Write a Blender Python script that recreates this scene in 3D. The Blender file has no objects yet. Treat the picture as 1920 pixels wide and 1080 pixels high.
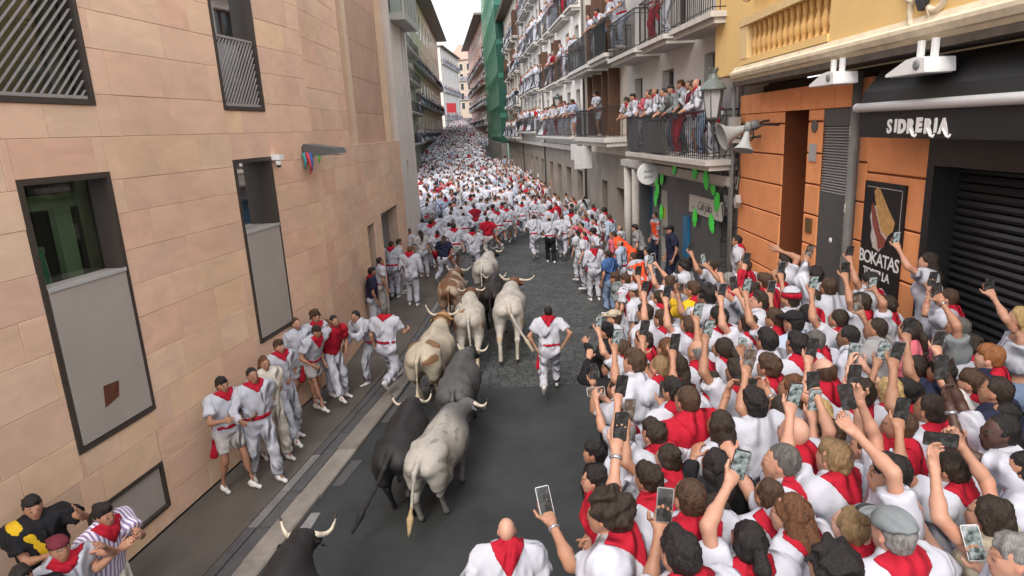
import bpy, math, random
import numpy as np
from mathutils import Vector, Matrix
R = math.radians
rnd = random.Random(7)
SC = bpy.context.scene
COL = SC.collection

# ------------------------------------------------------------------ camera, sky, sun, exposure
CAM_H = 4.8
FPX = 1208.0                       # focal length in pixels of the 1920 wide photograph
TILT, ROLL = R(13.775), R(-3.015)
_ct, _st, _c, _s = math.cos(TILT), math.sin(TILT), math.cos(ROLL), math.sin(ROLL)
FW = np.array([0, _ct, -_st]); _u0 = np.array([0, _st, _ct]); _x0 = np.array([1., 0, 0])
CX = _c*_x0 + _s*_u0; CU = -_s*_x0 + _c*_u0
CP = np.array([0, 0, CAM_H])
cd = bpy.data.cameras.new('camera'); cam = bpy.data.objects.new('camera', cd); COL.objects.link(cam)
cd.sensor_width = 36.0; cd.lens = FPX/1920*36; cd.clip_end = 3000; cd.clip_start = .05
M = Matrix(((CX[0], CU[0], -FW[0], 0), (CX[1], CU[1], -FW[1], 0), (CX[2], CU[2], -FW[2], CAM_H), (0, 0, 0, 1)))
cam.matrix_world = M
SC.camera = cam

SUN_EL, SUN_AZ = 46.0, 196.0       # degrees; azimuth clockwise from +Y
w = bpy.data.worlds.new('World'); SC.world = w; w.use_nodes = True
nt = w.node_tree; nt.nodes.clear()
sky = nt.nodes.new('ShaderNodeTexSky'); sky.sky_type = 'NISHITA'; sky.sun_disc = False
sky.sun_elevation = R(SUN_EL); sky.sun_rotation = R(SUN_AZ); sky.dust_density = 6.0; sky.air_density = 1.0; sky.ozone_density = .6
bg = nt.nodes.new('ShaderNodeBackground'); bg.inputs['Strength'].default_value = .15
wo = nt.nodes.new('ShaderNodeOutputWorld')
ov = nt.nodes.new('ShaderNodeMix'); ov.data_type = 'RGBA'; ov.inputs[0].default_value = .72; ov.inputs[7].default_value = (7.6, 7.6, 7.9, 1)   # thin even overcast over the blue
nt.links.new(sky.outputs[0], ov.inputs[6]); nt.links.new(ov.outputs[2], bg.inputs[0]); nt.links.new(bg.outputs[0], wo.inputs[0])
sl = bpy.data.lights.new('sun', 'SUN'); sl.energy = 1.35; sl.angle = R(24); sl.color = (1, .93, .84)
so = bpy.data.objects.new('sun', sl); COL.objects.link(so)
sd = Vector((math.sin(R(SUN_AZ))*math.cos(R(SUN_EL)), math.cos(R(SUN_AZ))*math.cos(R(SUN_EL)), math.sin(R(SUN_EL))))
so.rotation_euler = sd.to_track_quat('Z', 'Y').to_euler()
so.location = (0, 0, 40)
SC.view_settings.view_transform = 'Standard'; SC.view_settings.look = 'None'
SC.view_settings.exposure = .86; SC.view_settings.gamma = 1; SC.view_settings.use_curve_mapping = False
SC.cycles.max_bounces = 6; SC.cycles.diffuse_bounces = 4; SC.cycles.glossy_bounces = 2; SC.cycles.transmission_bounces = 4

# ------------------------------------------------------------------ pixel helpers (photograph pixels -> points of the place)
def ray(x, y): return FW + CX*(x-960)/FPX - CU*(y-540)/FPX
def at(x, y, z):
    d = ray(x, y); return CP + d*((z-CP[2])/d[2])
def atd(x, y, Y):
    d = ray(x, y); return CP + d*(Y/d[1])
def pj(p):
    v = np.asarray(p, float)-CP; z = v@FW; return (960+FPX*(v@CX)/z, 540-FPX*(v@CU)/z)

# ------------------------------------------------------------------ materials
MATS = {}
def mat(name, col, rough=.7, var=0.0, vscale=6.0, bump=0.0, bscale=40.0, metal=0.0, rand=0.0, emit=None, spec=.4, stretch=None, island=0.0, attr=None, coat=None):
    if name in MATS: return MATS[name]
    m = bpy.data.materials.new(name); m.use_nodes = True; MATS[name] = m
    n = m.node_tree; p = n.nodes['Principled BSDF']; L = n.links.new
    p.inputs['Base Color'].default_value = (*col, 1); p.inputs['Roughness'].default_value = rough
    p.inputs['Metallic'].default_value = metal; p.inputs['Specular IOR Level'].default_value = spec
    m.diffuse_color = (*col, 1)
    tc = n.nodes.new('ShaderNodeTexCoord'); co = tc.outputs['Object']
    if stretch:
        mp = n.nodes.new('ShaderNodeMapping'); mp.inputs['Scale'].default_value = stretch; L(co, mp.inputs[0]); co = mp.outputs[0]
    src = None
    def rgb(c):
        q = n.nodes.new('ShaderNodeRGB'); q.outputs[0].default_value = (*c, 1); return q.outputs[0]
    if var or rand or island or attr:
        src = rgb(col)
        if attr:
            a = n.nodes.new('ShaderNodeAttribute'); a.attribute_name = attr
            x = n.nodes.new('ShaderNodeMix'); x.data_type = 'RGBA'; x.blend_type = 'MULTIPLY'; x.inputs[0].default_value = 1
            L(src, x.inputs[6]); L(a.outputs['Color'], x.inputs[7]); src = x.outputs[2]
        f = None
        if var:
            t = n.nodes.new('ShaderNodeTexNoise'); t.inputs['Scale'].default_value = vscale; t.inputs['Detail'].default_value = 6; t.inputs['Roughness'].default_value = .65
            L(co, t.inputs['Vector'])
            r_ = n.nodes.new('ShaderNodeMapRange'); r_.inputs[1].default_value = .3; r_.inputs[2].default_value = .7
            r_.inputs[3].default_value = 1-var; r_.inputs[4].default_value = 1+var; L(t.outputs[0], r_.inputs[0]); f = r_.outputs[0]
        def mul(src, f):
            x = n.nodes.new('ShaderNodeVectorMath'); x.operation = 'SCALE'; L(src, x.inputs[0]); L(f, x.inputs['Scale']); return x.outputs[0]
        if f: src = mul(src, f)
        if rand or island:
            if rand: o = n.nodes.new('ShaderNodeObjectInfo'); ro = o.outputs['Random']
            else: o = n.nodes.new('ShaderNodeNewGeometry'); ro = o.outputs['Random Per Island']
            r_ = n.nodes.new('ShaderNodeMapRange'); a = rand or island
            r_.inputs[3].default_value = 1-a; r_.inputs[4].default_value = 1+a; L(ro, r_.inputs[0]); src = mul(src, r_.outputs[0])
        L(src, p.inputs['Base Color'])
    if bump:
        t = n.nodes.new('ShaderNodeTexNoise'); t.inputs['Scale'].default_value = bscale; t.inputs['Detail'].default_value = 4; L(co, t.inputs['Vector'])
        b = n.nodes.new('ShaderNodeBump'); b.inputs['Strength'].default_value = bump; b.inputs['Distance'].default_value = .02
        L(t.outputs[0], b.inputs['Height']); L(b.outputs[0], p.inputs['Normal'])
    if emit:
        p.inputs['Emission Color'].default_value = (*emit[0], 1); p.inputs['Emission Strength'].default_value = emit[1]
    if coat: p.inputs['Coat Weight'].default_value = coat
    return m

def stone_mat(name, per_island):
    m = bpy.data.materials.new(name); m.use_nodes = True
    n = m.node_tree; p = n.nodes['Principled BSDF']; L = n.links.new
    p.inputs['Roughness'].default_value = .85; p.inputs['Specular IOR Level'].default_value = .25
    if per_island: o = n.nodes.new('ShaderNodeNewGeometry'); ro = o.outputs['Random Per Island']
    else: o = n.nodes.new('ShaderNodeObjectInfo'); ro = o.outputs['Random']
    cr = n.nodes.new('ShaderNodeValToRGB'); e = cr.color_ramp; e.interpolation = 'LINEAR'
    cols = [(0.7, 0.463, 0.338), (0.763, 0.522, 0.376), (0.71, 0.483, 0.352), (0.731, 0.463, 0.334), (0.763, 0.552, 0.395), (0.689, 0.492, 0.362), (0.774, 0.542, 0.357), (0.657, 0.448, 0.338), (0.731, 0.502, 0.362), (0.678, 0.468, 0.348)]
    e.elements[0].color = (*cols[0], 1); e.elements[1].color = (*cols[-1], 1)
    for i in range(1, len(cols)-1):
        q = e.elements.new(i/(len(cols)-1)); q.color = (*cols[i], 1)
    L(ro, cr.inputs[0])
    tc = n.nodes.new('ShaderNodeTexCoord')
    vm = n.nodes.new('ShaderNodeVectorMath'); vm.operation = 'ADD'
    cb = n.nodes.new('ShaderNodeCombineXYZ'); mm = n.nodes.new('ShaderNodeMath'); mm.operation = 'MULTIPLY'; mm.inputs[1].default_value = 90
    L(ro, mm.inputs[0]); L(mm.outputs[0], cb.inputs[0]); L(mm.outputs[0], cb.inputs[2]); L(tc.outputs['Object'], vm.inputs[0]); L(cb.outputs[0], vm.inputs[1])
    mp = n.nodes.new('ShaderNodeMapping'); mp.inputs['Scale'].default_value = (1, 1, 2.2); L(vm.outputs[0], mp.inputs[0])
    t = n.nodes.new('ShaderNodeTexNoise'); t.inputs['Scale'].default_value = 1.6; t.inputs['Detail'].default_value = 7; t.inputs['Roughness'].default_value = .6; t.inputs['Distortion'].default_value = .8; L(mp.outputs[0], t.inputs['Vector'])
    r_ = n.nodes.new('ShaderNodeMapRange'); r_.inputs[1].default_value = .3; r_.inputs[2].default_value = .7; r_.inputs[3].default_value = .9; r_.inputs[4].default_value = 1.1; L(t.outputs[0], r_.inputs[0])
    # large faint weathering that runs over the wall
    t2 = n.nodes.new('ShaderNodeTexNoise'); t2.inputs['Scale'].default_value = .35; t2.inputs['Detail'].default_value = 5; g = n.nodes.new('ShaderNodeNewGeometry'); L(g.outputs['Position'], t2.inputs['Vector'])
    r2 = n.nodes.new('ShaderNodeMapRange'); r2.inputs[1].default_value = .3; r2.inputs[2].default_value = .7; r2.inputs[3].default_value = .88; r2.inputs[4].default_value = 1.1; L(t2.outputs[0], r2.inputs[0])
    mu = n.nodes.new('ShaderNodeMath'); mu.operation = 'MULTIPLY'; L(r_.outputs[0], mu.inputs[0]); L(r2.outputs[0], mu.inputs[1])
    x = n.nodes.new('ShaderNodeVectorMath'); x.operation = 'SCALE'; L(cr.outputs[0], x.inputs[0]); L(mu.outputs[0], x.inputs['Scale']); L(x.outputs[0], p.inputs['Base Color'])
    t3 = n.nodes.new('ShaderNodeTexNoise'); t3.inputs['Scale'].default_value = 25; t3.inputs['Detail'].default_value = 5; L(g.outputs['Position'], t3.inputs['Vector'])
    b = n.nodes.new('ShaderNodeBump'); b.inputs['Strength'].default_value = .25; b.inputs['Distance'].default_value = .01; L(t3.outputs[0], b.inputs['Height']); L(b.outputs[0], p.inputs['Normal'])
    return m

# ------------------------------------------------------------------ mesh building
class MB:
    def __init__(s): s.v = []; s.f = []; s.m = []; s.sm = []
    def add(s, vs, fs, mi=0, smooth=False):
        o = len(s.v); s.v += [tuple(float(c) for c in v) for v in vs]; s.f += [tuple(i+o for i in f) for f in fs]; s.m += [mi]*len(fs); s.sm += [smooth]*len(fs); return s
    def hexa(s, c8, mi=0):
        return s.add(c8, [(0, 3, 2, 1), (4, 5, 6, 7), (0, 1, 5, 4), (1, 2, 6, 5), (2, 3, 7, 6), (3, 0, 4, 7)], mi)
    def box(s, x0, x1, y0, y1, z0, z1, mi=0):
        return s.hexa([(x0, y0, z0), (x1, y0, z0), (x1, y1, z0), (x0, y1, z0), (x0, y0, z1), (x1, y0, z1), (x1, y1, z1), (x0, y1, z1)], mi)
    def tube(s, pts, r, n=8, mi=0, cap=True, smooth=True):
        pts = [np.asarray(p, float) for p in pts]; rs = r if hasattr(r, '__len__') else [r]*len(pts)
        vs = []; fs = []
        for i, p in enumerate(pts):
            t = pts[min(i+1, len(pts)-1)]-pts[max(i-1, 0)]; t = t/(np.linalg.norm(t)+1e-9)
            a = np.cross(t, (0, 0, 1.)) if abs(t[2]) < .9 else np.cross(t, (1., 0, 0)); a /= np.linalg.norm(a); b = np.cross(t, a)
            for k in range(n): vs.append(p+rs[i]*(math.cos(2*math.pi*k/n)*a+math.sin(2*math.pi*k/n)*b))
        for i in range(len(pts)-1):
            for k in range(n): fs.append((i*n+k, i*n+(k+1) % n, (i+1)*n+(k+1) % n, (i+1)*n+k))
        s.add(vs, fs, mi, smooth)
        if cap: o = len(s.v)-len(vs); s.f += [tuple(o+k for k in range(n))[::-1], tuple(o+(len(pts)-1)*n+k for k in range(n))]; s.m += [mi]*2; s.sm += [False]*2
        return s
    def lathe(s, c, prof, n=12, axis=None, mi=0, smooth=True, xs=1.0):
        ax = np.array(axis if axis is not None else (0, 0, 1.), float); ax /= np.linalg.norm(ax)
        a = np.cross(ax, (0, 1., 0)) if abs(ax[1]) < .9 else np.cross(ax, (1., 0, 0)); a /= np.linalg.norm(a); b = np.cross(ax, a); c = np.asarray(c, float)
        vs = []; fs = []
        for (r, z) in prof:
            for k in range(n): vs.append(c+ax*z+r*(xs*math.cos(2*math.pi*k/n)*a+math.sin(2*math.pi*k/n)*b))
        for i in range(len(prof)-1):
            for k in range(n): fs.append((i*n+k, i*n+(k+1) % n, (i+1)*n+(k+1) % n, (i+1)*n+k))
        fs.append(tuple(range(n))[::-1]); fs.append(tuple((len(prof)-1)*n+k for k in range(n)))
        return s.add(vs, fs, mi, smooth)
    def prism(s, poly, ext, mi=0, smooth=False):
        n = len(poly); poly = [np.asarray(p, float) for p in poly]; e = np.asarray(ext, float)
        return s.add(poly+[p+e for p in poly], [tuple(range(n))[::-1], tuple(range(n, 2*n))]+[(i, (i+1) % n, n+(i+1) % n, n+i) for i in range(n)], mi, smooth)
    def build(s, name, mats, parent=None, loc=None, **props):
        if not isinstance(mats, (list, tuple)): mats = [mats]
        org = np.zeros(3)
        if parent is not None: org = np.array(WL[parent.name])
        elif loc is not None: org = np.array(loc, float)
        me = bpy.data.meshes.new(name); me.from_pydata([tuple(np.array(v)-org) for v in s.v], [], s.f)
        for m in mats: me.materials.append(m)
        if any(s.m): me.polygons.foreach_set('material_index', s.m)
        if any(s.sm): me.polygons.foreach_set('use_smooth', s.sm)
        me.update()
        o = bpy.data.objects.new(name, me); COL.objects.link(o)
        if parent is not None: o.parent = parent
        elif loc is not None: o.location = loc
        WL[o.name] = tuple(org)
        for k, v in props.items(): o[k] = v
        return o
WL = {}
def tag(o, label=None, cat=None, group=None, kind=None):
    if label: o['label'] = label
    if cat: o['category'] = cat
    if group: o['group'] = group
    if kind: o['kind'] = kind
    return o
def empty(name, loc, label=None, cat=None, group=None, kind=None):
    o = bpy.data.objects.new(name, None); COL.objects.link(o); o.location = tuple(float(c) for c in loc); o.empty_display_size = .2
    WL[o.name] = tuple(float(c) for c in loc); return tag(o, label, cat, group, kind)
class Plane:                                    # a facade: s along it, o out to the street, z up
    def __init__(p, p0, ang, side):
        p.p0 = np.array([p0[0], p0[1], 0.]); a = R(ang); p.d = np.array([math.sin(a), math.cos(a), 0]); p.n = side*np.array([math.cos(a), -math.sin(a), 0])
    def P(p, s, o, z): return p.p0+p.d*s+p.n*o+np.array([0, 0, z])
    def px(p, x, y, o=0):
        d = ray(x, y); q = p.p0+p.n*o; t = ((q-CP)@p.n)/(d@p.n); X = CP+d*t-p.p0
        return float(X@p.d), float(X[2])
    def sx(p, x, z=4.8, o=0):                   # s where the pixel column x meets height z
        y = 250.
        for _ in range(6):
            s_, z_ = p.px(x, y, o); q = p.P(s_, o, z); y = pj(q)[1]
        return p.px(x, y, o)[0]
    def box(p, mb, s0, s1, o0, o1, z0, z1, mi=0):
        P = p.P
        mb.hexa([P(s0, o0, z0), P(s1, o0, z0), P(s1, o1, z0), P(s0, o1, z0), P(s0, o0, z1), P(s1, o0, z1), P(s1, o1, z1), P(s0, o1, z1)], mi); return mb
def lettering(txt, parent, pl, s, o, z, size, m, name='lettering', flip=1, shear=0, bold=0.0, roll=0.0, ext=.004, spacing=1.0):
    cu = bpy.data.curves.new(name, 'FONT'); cu.body = txt; cu.size = size; cu.extrude = ext; cu.align_x = 'CENTER'; cu.align_y = 'CENTER'; cu.shear = shear; cu.offset = bold; cu.resolution_u = 3; cu.space_character = spacing
    tmp = bpy.data.objects.new(name+'_text', cu); COL.objects.link(tmp)
    me = bpy.data.meshes.new_from_object(tmp.evaluated_get(bpy.context.evaluated_depsgraph_get())); bpy.data.objects.remove(tmp); bpy.data.curves.remove(cu)
    me.name = name; me.materials.clear(); me.materials.append(m)
    ob = bpy.data.objects.new(name, me); COL.objects.link(ob)
    x = pl.d*flip; n_ = pl.n; zz = np.array([0, 0, 1.])          # the text reads from the street
    x2 = math.cos(roll)*x+math.sin(roll)*zz; z2 = -math.sin(roll)*x+math.cos(roll)*zz
    q = pl.P(s, o, z)-np.array(WL[parent.name])
    mx = Matrix(((x2[0], z2[0], n_[0], q[0]), (x2[1], z2[1], n_[1], q[1]), (x2[2], z2[2], n_[2], q[2]), (0, 0, 0, 1)))
    loc, rot, sc_ = mx.decompose(); ob.location = loc; ob.rotation_euler = rot.to_euler(); ob.parent = parent
    return ob
def gz(y):                                       # the street climbs beyond the open stretch
    y = np.asarray(y, float); t = np.clip((y-50)/40, 0, 1)
    return np.where(y < 90, 20*.052*t*t, 20*.052+(y-90)*.052)
# ------------------------------------------------------------------ ground
W_WHITE = mat('white_paint', (.78, .78, .77), .5)
asphalt = mat('road_asphalt', (.030, .034, .0365), .8, var=.38, vscale=.8, bump=.35, bscale=140)
sidewalk_m = mat('sidewalk_concrete', (.092, .080, .070), .85, var=.2, vscale=1.3, bump=.25, bscale=70)
kerb_m = mat('kerb_granite', (.215, .195, .175), .8, var=.28, vscale=2.2, bump=.4, bscale=45, rand=.12)
gutter_m = mat('gutter_stone', (.075, .075, .078), .6, var=.22, vscale=3, bump=.2, bscale=50)
worn_m = mat('worn_stone', (.19, .185, .185), .8, var=.25, vscale=3, bump=.3, bscale=40, rand=.2)

L1 = Plane(at(396, 923, 0), 9.81, 1)
S_BEND = L1.sx(640, 0.0)
L2 = Plane(L1.P(S_BEND, 0, 0), 1.2, 1)
S_END = L2.sx(788, 2.0)
RA = Plane((4.75, 14.0), .55, -1)
RB = Plane((4.92, 13.75), -4.0, -1)
LF = Plane((-9.0, 66.), -4.0, 1)
RF = Plane((-2.6, 106.), -6.2, -1)

ys = np.concatenate([np.arange(-30, 50, 8.), np.arange(50, 100, 4.), np.arange(100, 420, 20.)])
xs = np.array([-300., -60, -25, -12, -6, -3, 0, 3, 6, 12, 25, 60, 300.])
b = MB(); nx = len(xs)
b.add([(x, y, float(gz(y))) for y in ys for x in xs], [(j*nx+i, j*nx+i+1, (j+1)*nx+i+1, (j+1)*nx+i) for j in range(len(ys)-1) for i in range(nx-1)])
b.build('ground', mat('far_ground', (.09, .088, .085), .9, var=.2, vscale=.5), kind='structure')
b = MB()                                          # the road sheet, 4 mm above
b.add([(x, y, float(gz(y))+.004) for y in ys for x in (-13, -6, 0, 7.)], [(j*4+i, j*4+i+1, (j+1)*4+i+1, (j+1)*4+i) for j in range(len(ys)-1) for i in range(3)])
b.build('road', asphalt, kind='structure')

# kerb line and pavement at the left wall
KB = [at(433, 1080, .05), at(600, 878, .05), at(742, 712, .05)]
kd = KB[2]-KB[0]; kang = math.degrees(math.atan2(kd[0], kd[1]))
K = Plane(KB[0], kang, 1)
def wall_base(y):                                 # x of the left wall's foot at depth y
    if y < L2.p0[1]: return L1.p0[0]+(y-L1.p0[1])*math.tan(R(9.81))
    return L2.p0[0]+(y-L2.p0[1])*math.tan(R(1.2))
sy = [2.0, 5, 8, 11, 14, 17, 20, S_END*1+L2.p0[1]]
def kx(y): return K.p0[0]+(y-K.p0[1])*math.tan(R(kang)) if y < 13.5 else K.p0[0]+(13.5-K.p0[1])*math.tan(R(kang))+(y-13.5)*math.tan(R(4.))
b = MB()
for y0, y1 in zip(sy[:-1], sy[1:]):
    b.hexa([(wall_base(y0)-.05, y0, 0), (kx(y0)-.34, y0, 0), (kx(y1)-.34, y1, 0), (wall_base(y1)-.05, y1, 0), (wall_base(y0)-.05, y0, .05), (kx(y0)-.34, y0, .05), (kx(y1)-.34, y1, .05), (wall_base(y1)-.05, y1, .05)])
b.build('sidewalk', sidewalk_m, kind='structure')
b = MB()
for y0, y1 in zip(sy[:-1], sy[1:]):
    b.hexa([(kx(y0)-.335, y0, 0), (kx(y0)-.005, y0, 0), (kx(y1)-.005, y1, 0), (kx(y1)-.335, y1, 0), (kx(y0)-.335, y0, .03), (kx(y0)-.005, y0, .03), (kx(y1)-.005, y1, .03), (kx(y1)-.335, y1, .03)])
b.build('gutter', gutter_m, kind='structure')
# slabs of the drain channel, their edges worn pale
gs = empty('drain_channel', K.P(3, -.17, 0), 'dark stone drain channel with pale worn slabs along the left kerb', 'drain')
y = 3.0; i = 0
while y < 20:
    ln = rnd.uniform(.7, 1.3)
    bb = MB(); bb.hexa([(kx(q)+o, q, z) for z in (.031, .047+rnd.uniform(0, .008)) for q, o in ((y+.01, -.325), (y+.01, -.2), (y+ln-.01, -.2), (y+ln-.01, -.325))][:8])
    bb.build('slab', gutter_m if rnd.random() < .75 else worn_m, gs)
    bb = MB(); bb.hexa([(kx(q)+o, q, z) for z in (.031, .044) for q, o in ((y+.01, -.17), (y+.01, -.02), (y+ln-.01, -.02), (y+ln-.01, -.17))])
    bb.build('slab', gutter_m, gs)
    y += ln
ks = empty('kerb', K.P(3, .2, 0), 'pale granite kerb stones between the left pavement and the road', 'kerb')
y = 2.6
while y < 20:
    ln = rnd.uniform(.9, 1.5); h = .075+rnd.uniform(-.006, .008); wv = .31+rnd.uniform(-.02, .02)
    vs = []
    for z, ins in ((0, 0), (h-.02, 0), (h, .02)):
        vs += [(kx(y)+ins, y+.006+ins*.3, z), (kx(y)+wv-ins, y+.006+ins*.3, z), (kx(y+ln)+wv-ins, y+ln-.006-ins*.3, z), (kx(y+ln)+ins, y+ln-.006-ins*.3, z)]
    fs = [(0, 1, 5, 4), (1, 2, 6, 5), (2, 3, 7, 6), (3, 0, 4, 7), (4, 5, 9, 8), (5, 6, 10, 9), (6, 7, 11, 10), (7, 4, 8, 11), (8, 9, 10, 11)]
    MB().add(vs, fs).build('kerb_stone', kerb_m, ks)
    y += ln
ws = empty('edge_paving', K.P(4, .5, 0), 'strip of broken worn paving stones along the road side of the kerb', 'paving')
y = 3.0
while y < 14:
    ln = rnd.uniform(.35, .9); wd = rnd.uniform(.12, .3)
    if rnd.random() < .8:
        x0 = kx(y)+.345; x1 = kx(y+ln)+.345; j = [rnd.uniform(-.04, .04) for _ in range(4)]
        MB().hexa([(x0, y, 0), (x0+wd+j[0], y+j[1]*.3, 0), (x1+wd+j[2], y+ln-.02+j[3]*.3, 0), (x1, y+ln-.02, 0), (x0, y, .014), (x0+wd+j[0], y+j[1]*.3, .012), (x1+wd+j[2], y+ln-.02+j[3]*.3, .012), (x1, y+ln-.02, .014)]).build('paving_stone', worn_m if rnd.random() < .12 else gutter_m, ws)
    y += ln
# stone setts of the road beyond the asphalt joint
b = MB(); y = at(1000, 724, 0)[1]; row = 0
while y < 27:
    ln = .115; x = -3.4+(row % 2)*.09
    while x < 5.0:
        wd = rnd.uniform(.15, .21)
        if x > kx(y)+.45:
            h = .012+rnd.uniform(0, .008); e = .010
            b.add([(x+.008, y+.006, 0.004), (x+wd-.008, y+.006, .004), (x+wd-.008, y+ln-.006, .004), (x+.008, y+ln-.006, .004),
                   (x+.008+e, y+.006+e, h), (x+wd-.008-e, y+.006+e, h+rnd.uniform(-.003, .003)), (x+wd-.008-e, y+ln-.006-e, h), (x+.008+e, y+ln-.006-e, h)],
                  [(0, 1, 5, 4), (1, 2, 6, 5), (2, 3, 7, 6), (3, 0, 4, 7), (4, 5, 6, 7)])
        x += wd
    y += ln; row += 1
b.build('setts', mat('sett_stone', (.055, .060, .062), .7, var=.3, vscale=1.1, island=.28, bump=.3, bscale=60), kind='stuff', label='grey stone setts paving the street beyond the asphalt', category='paving')

# raised pavement under the right-hand crowd
TZ = 1.35
b = MB()
edge = [(-1.5, .3), (2, .5), (4.5, .75), (7, 1.3), (8.6, 2.3), (9.6, 3.4)]
top = MB()
for (y0, x0), (y1, x1) in zip(edge[:-1], edge[1:]):
    for k in range(4):
        z1 = TZ*(k+1)/4; z0 = 0; a = .3*k
        xe0 = x0+a if k < 3 else 5.2; 
        top.hexa([(x0+a, y0, z0), ((x0+a+.3) if k < 3 else 4.72, y0, z0), ((x1+a+.3) if k < 3 else 4.72, y1, z0), (x1+a, y1, z0), (x0+a, y0, z1), ((x0+a+.3) if k < 3 else 4.72, y0, z1), ((x1+a+.3) if k < 3 else 4.72, y1, z1), (x1+a, y1, z1)])
top.build('raised_pavement', mat('step_stone', (.12, .115, .11), .85, var=.2, vscale=2, bump=.2), kind='structure')
b = MB(); b.box(3.3, 4.72, 9.6, 13.7, 0, .9); b.build('pavement', MATS['step_stone'], kind='structure')

# ------------------------------------------------------------------ left sandstone building
mortar = mat('mortar', (.50, .375, .285), .9, var=.1, vscale=5)
brown_metal = mat('brown_metal', (.052, .042, .036), .45, var=.15, vscale=4)
grey_panel = mat('grey_panel', (.37, .335, .305), .55, var=.07, vscale=1.0)
rust = mat('rust_patch', (.11, .035, .018), .9, var=.35, vscale=14, bump=.3)
glass_dark = mat('window_glass', (.035, .05, .045), .08, spec=.6)
def glass(name, tint, alpha):
    if name in MATS: return MATS[name]
    m = bpy.data.materials.new(name); m.use_nodes = True; MATS[name] = m; n = m.node_tree
    o = n.nodes['Material Output']; n.nodes.remove(n.nodes['Principled BSDF'])
    g = n.nodes.new('ShaderNodeBsdfGlossy'); g.inputs['Roughness'].default_value = .03; t = n.nodes.new('ShaderNodeBsdfTransparent'); t.inputs[0].default_value = (*tint, 1)
    fr = n.nodes.new('ShaderNodeFresnel'); fr.inputs[0].default_value = 1.28; x = n.nodes.new('ShaderNodeMixShader')
    n.links.new(fr.outputs[0], x.inputs[0]); n.links.new(t.outputs[0], x.inputs[1]); n.links.new(g.outputs[0], x.inputs[2]); n.links.new(x.outputs[0], o.inputs[0]); return m
clear_glass = glass('clear_glass', (.72, .82, .74), .5)
stone_o = stone_mat('sandstone', False); stone_i = stone_mat('sandstone_joined', True)

LB = empty('stone_building', L1.P(2, -1, 0), 'pink and buff sandstone block building along the left side of the street', 'building')
TOPZ = 11.5
w1 = (L1.sx(30, 4.54), L1.sx(205, 4.54)); w2 = (L1.sx(436, 4.56), L1.px(549, 608)[0]+.03)
zb = L1.px(293, 765)[1]; zt = L1.px(205, 322)[1]
wins = [(w1[0], w1[1], zb, zt), (w2[0], w2[1], zb, zt)]
gzb = L1.px(418, 206)[1]
wins += [(w1[0]-.05, w1[1]+.0, gzb, gzb+3.0), (w2[0]-.02, w2[1]+.02, gzb, gzb+3.0)]
bw = (L1.px(225, 1012)[0], L1.px(320, 948)[0]); bz0 = L1.px(318, 948)[1]; bz1 = L1.px(316, 855)[1]
bw = (bw[0]-.35, bw[1]); wins.append((bw[0], bw[1], bz0, bz1))
# wall core with openings cut by courses
def courses(pl, s0, s1, z0, z1, holes, hmin, hmax, wmin, wmax, core=True):
    zs = [z0]
    while zs[-1] < z1-.2: zs.append(zs[-1]+rnd.uniform(hmin, hmax))
    zs[-1] = z1
    out = []
    for za, zc in zip(zs[:-1], zs[1:]):
        s = s0-rnd.uniform(0, .4)
        while s < s1:
            e = s+rnd.uniform(wmin, wmax)
            segs = [(max(s, s0), min(e, s1), za, zc)]
            for (h0, h1, q0, q1) in holes:
                ns = []
                for (a, c, u, v) in segs:
                    if c <= h0 or a >= h1 or v <= q0 or u >= q1: ns.append((a, c, u, v)); continue
                    if a < h0: ns.append((a, h0, u, v))
                    if c > h1: ns.append((h1, c, u, v))
                    a2, c2 = max(a, h0), min(c, h1)
                    if u < q0: ns.append((a2, c2, u, q0))
                    if v > q1: ns.append((a2, c2, q1, v))
                segs = ns
            out += [q for q in segs if q[1]-q[0] > .03 and q[3]-q[2] > .03]
            s = e
    return out
def slab_with_holes(pl, mb, s0, s1, z0, z1, holes, o0, o1):
    ss = sorted({s0, s1, *[max(s0, min(s1, h[0])) for h in holes], *[max(s0, min(s1, h[1])) for h in holes]})
    for a, c in zip(ss[:-1], ss[1:]):
        mid = (a+c)/2; zz = sorted([(h[2], h[3]) for h in holes if h[0] < mid < h[1]]); z = z0
        for (u, v) in zz:
            if u > z: pl.box(mb, a, c, o0, o1, z, u)
            z = max(z, v)
        if z < z1: pl.box(mb, a, c, o0, o1, z, z1)
b = MB(); slab_with_holes(L1, b, -9, S_BEND, -.1, TOPZ, wins, -.5, -.02); b.build('wall', mortar, LB)
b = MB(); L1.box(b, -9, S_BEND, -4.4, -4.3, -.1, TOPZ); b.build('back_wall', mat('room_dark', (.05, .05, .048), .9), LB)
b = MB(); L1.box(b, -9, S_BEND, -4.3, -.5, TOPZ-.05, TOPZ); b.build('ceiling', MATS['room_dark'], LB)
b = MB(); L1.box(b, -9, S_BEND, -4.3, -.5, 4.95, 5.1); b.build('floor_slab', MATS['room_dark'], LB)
blocks = courses(L1, -9, S_BEND, .02, TOPZ, wins, .36, .50, .42, 1.25)
big = []
for q in blocks:
    x, y = pj(L1.P((q[0]+q[1])/2, 0, (q[2]+q[3])/2)); v = L1.P(q[0], 0, q[2])
    vis = -60 < x < 1980 and -60 < y < 1140 and v[1] > 1.5
    big.append(((vis, -v[1]), q))
big.sort(key=lambda t: t[0], reverse=True)
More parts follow.
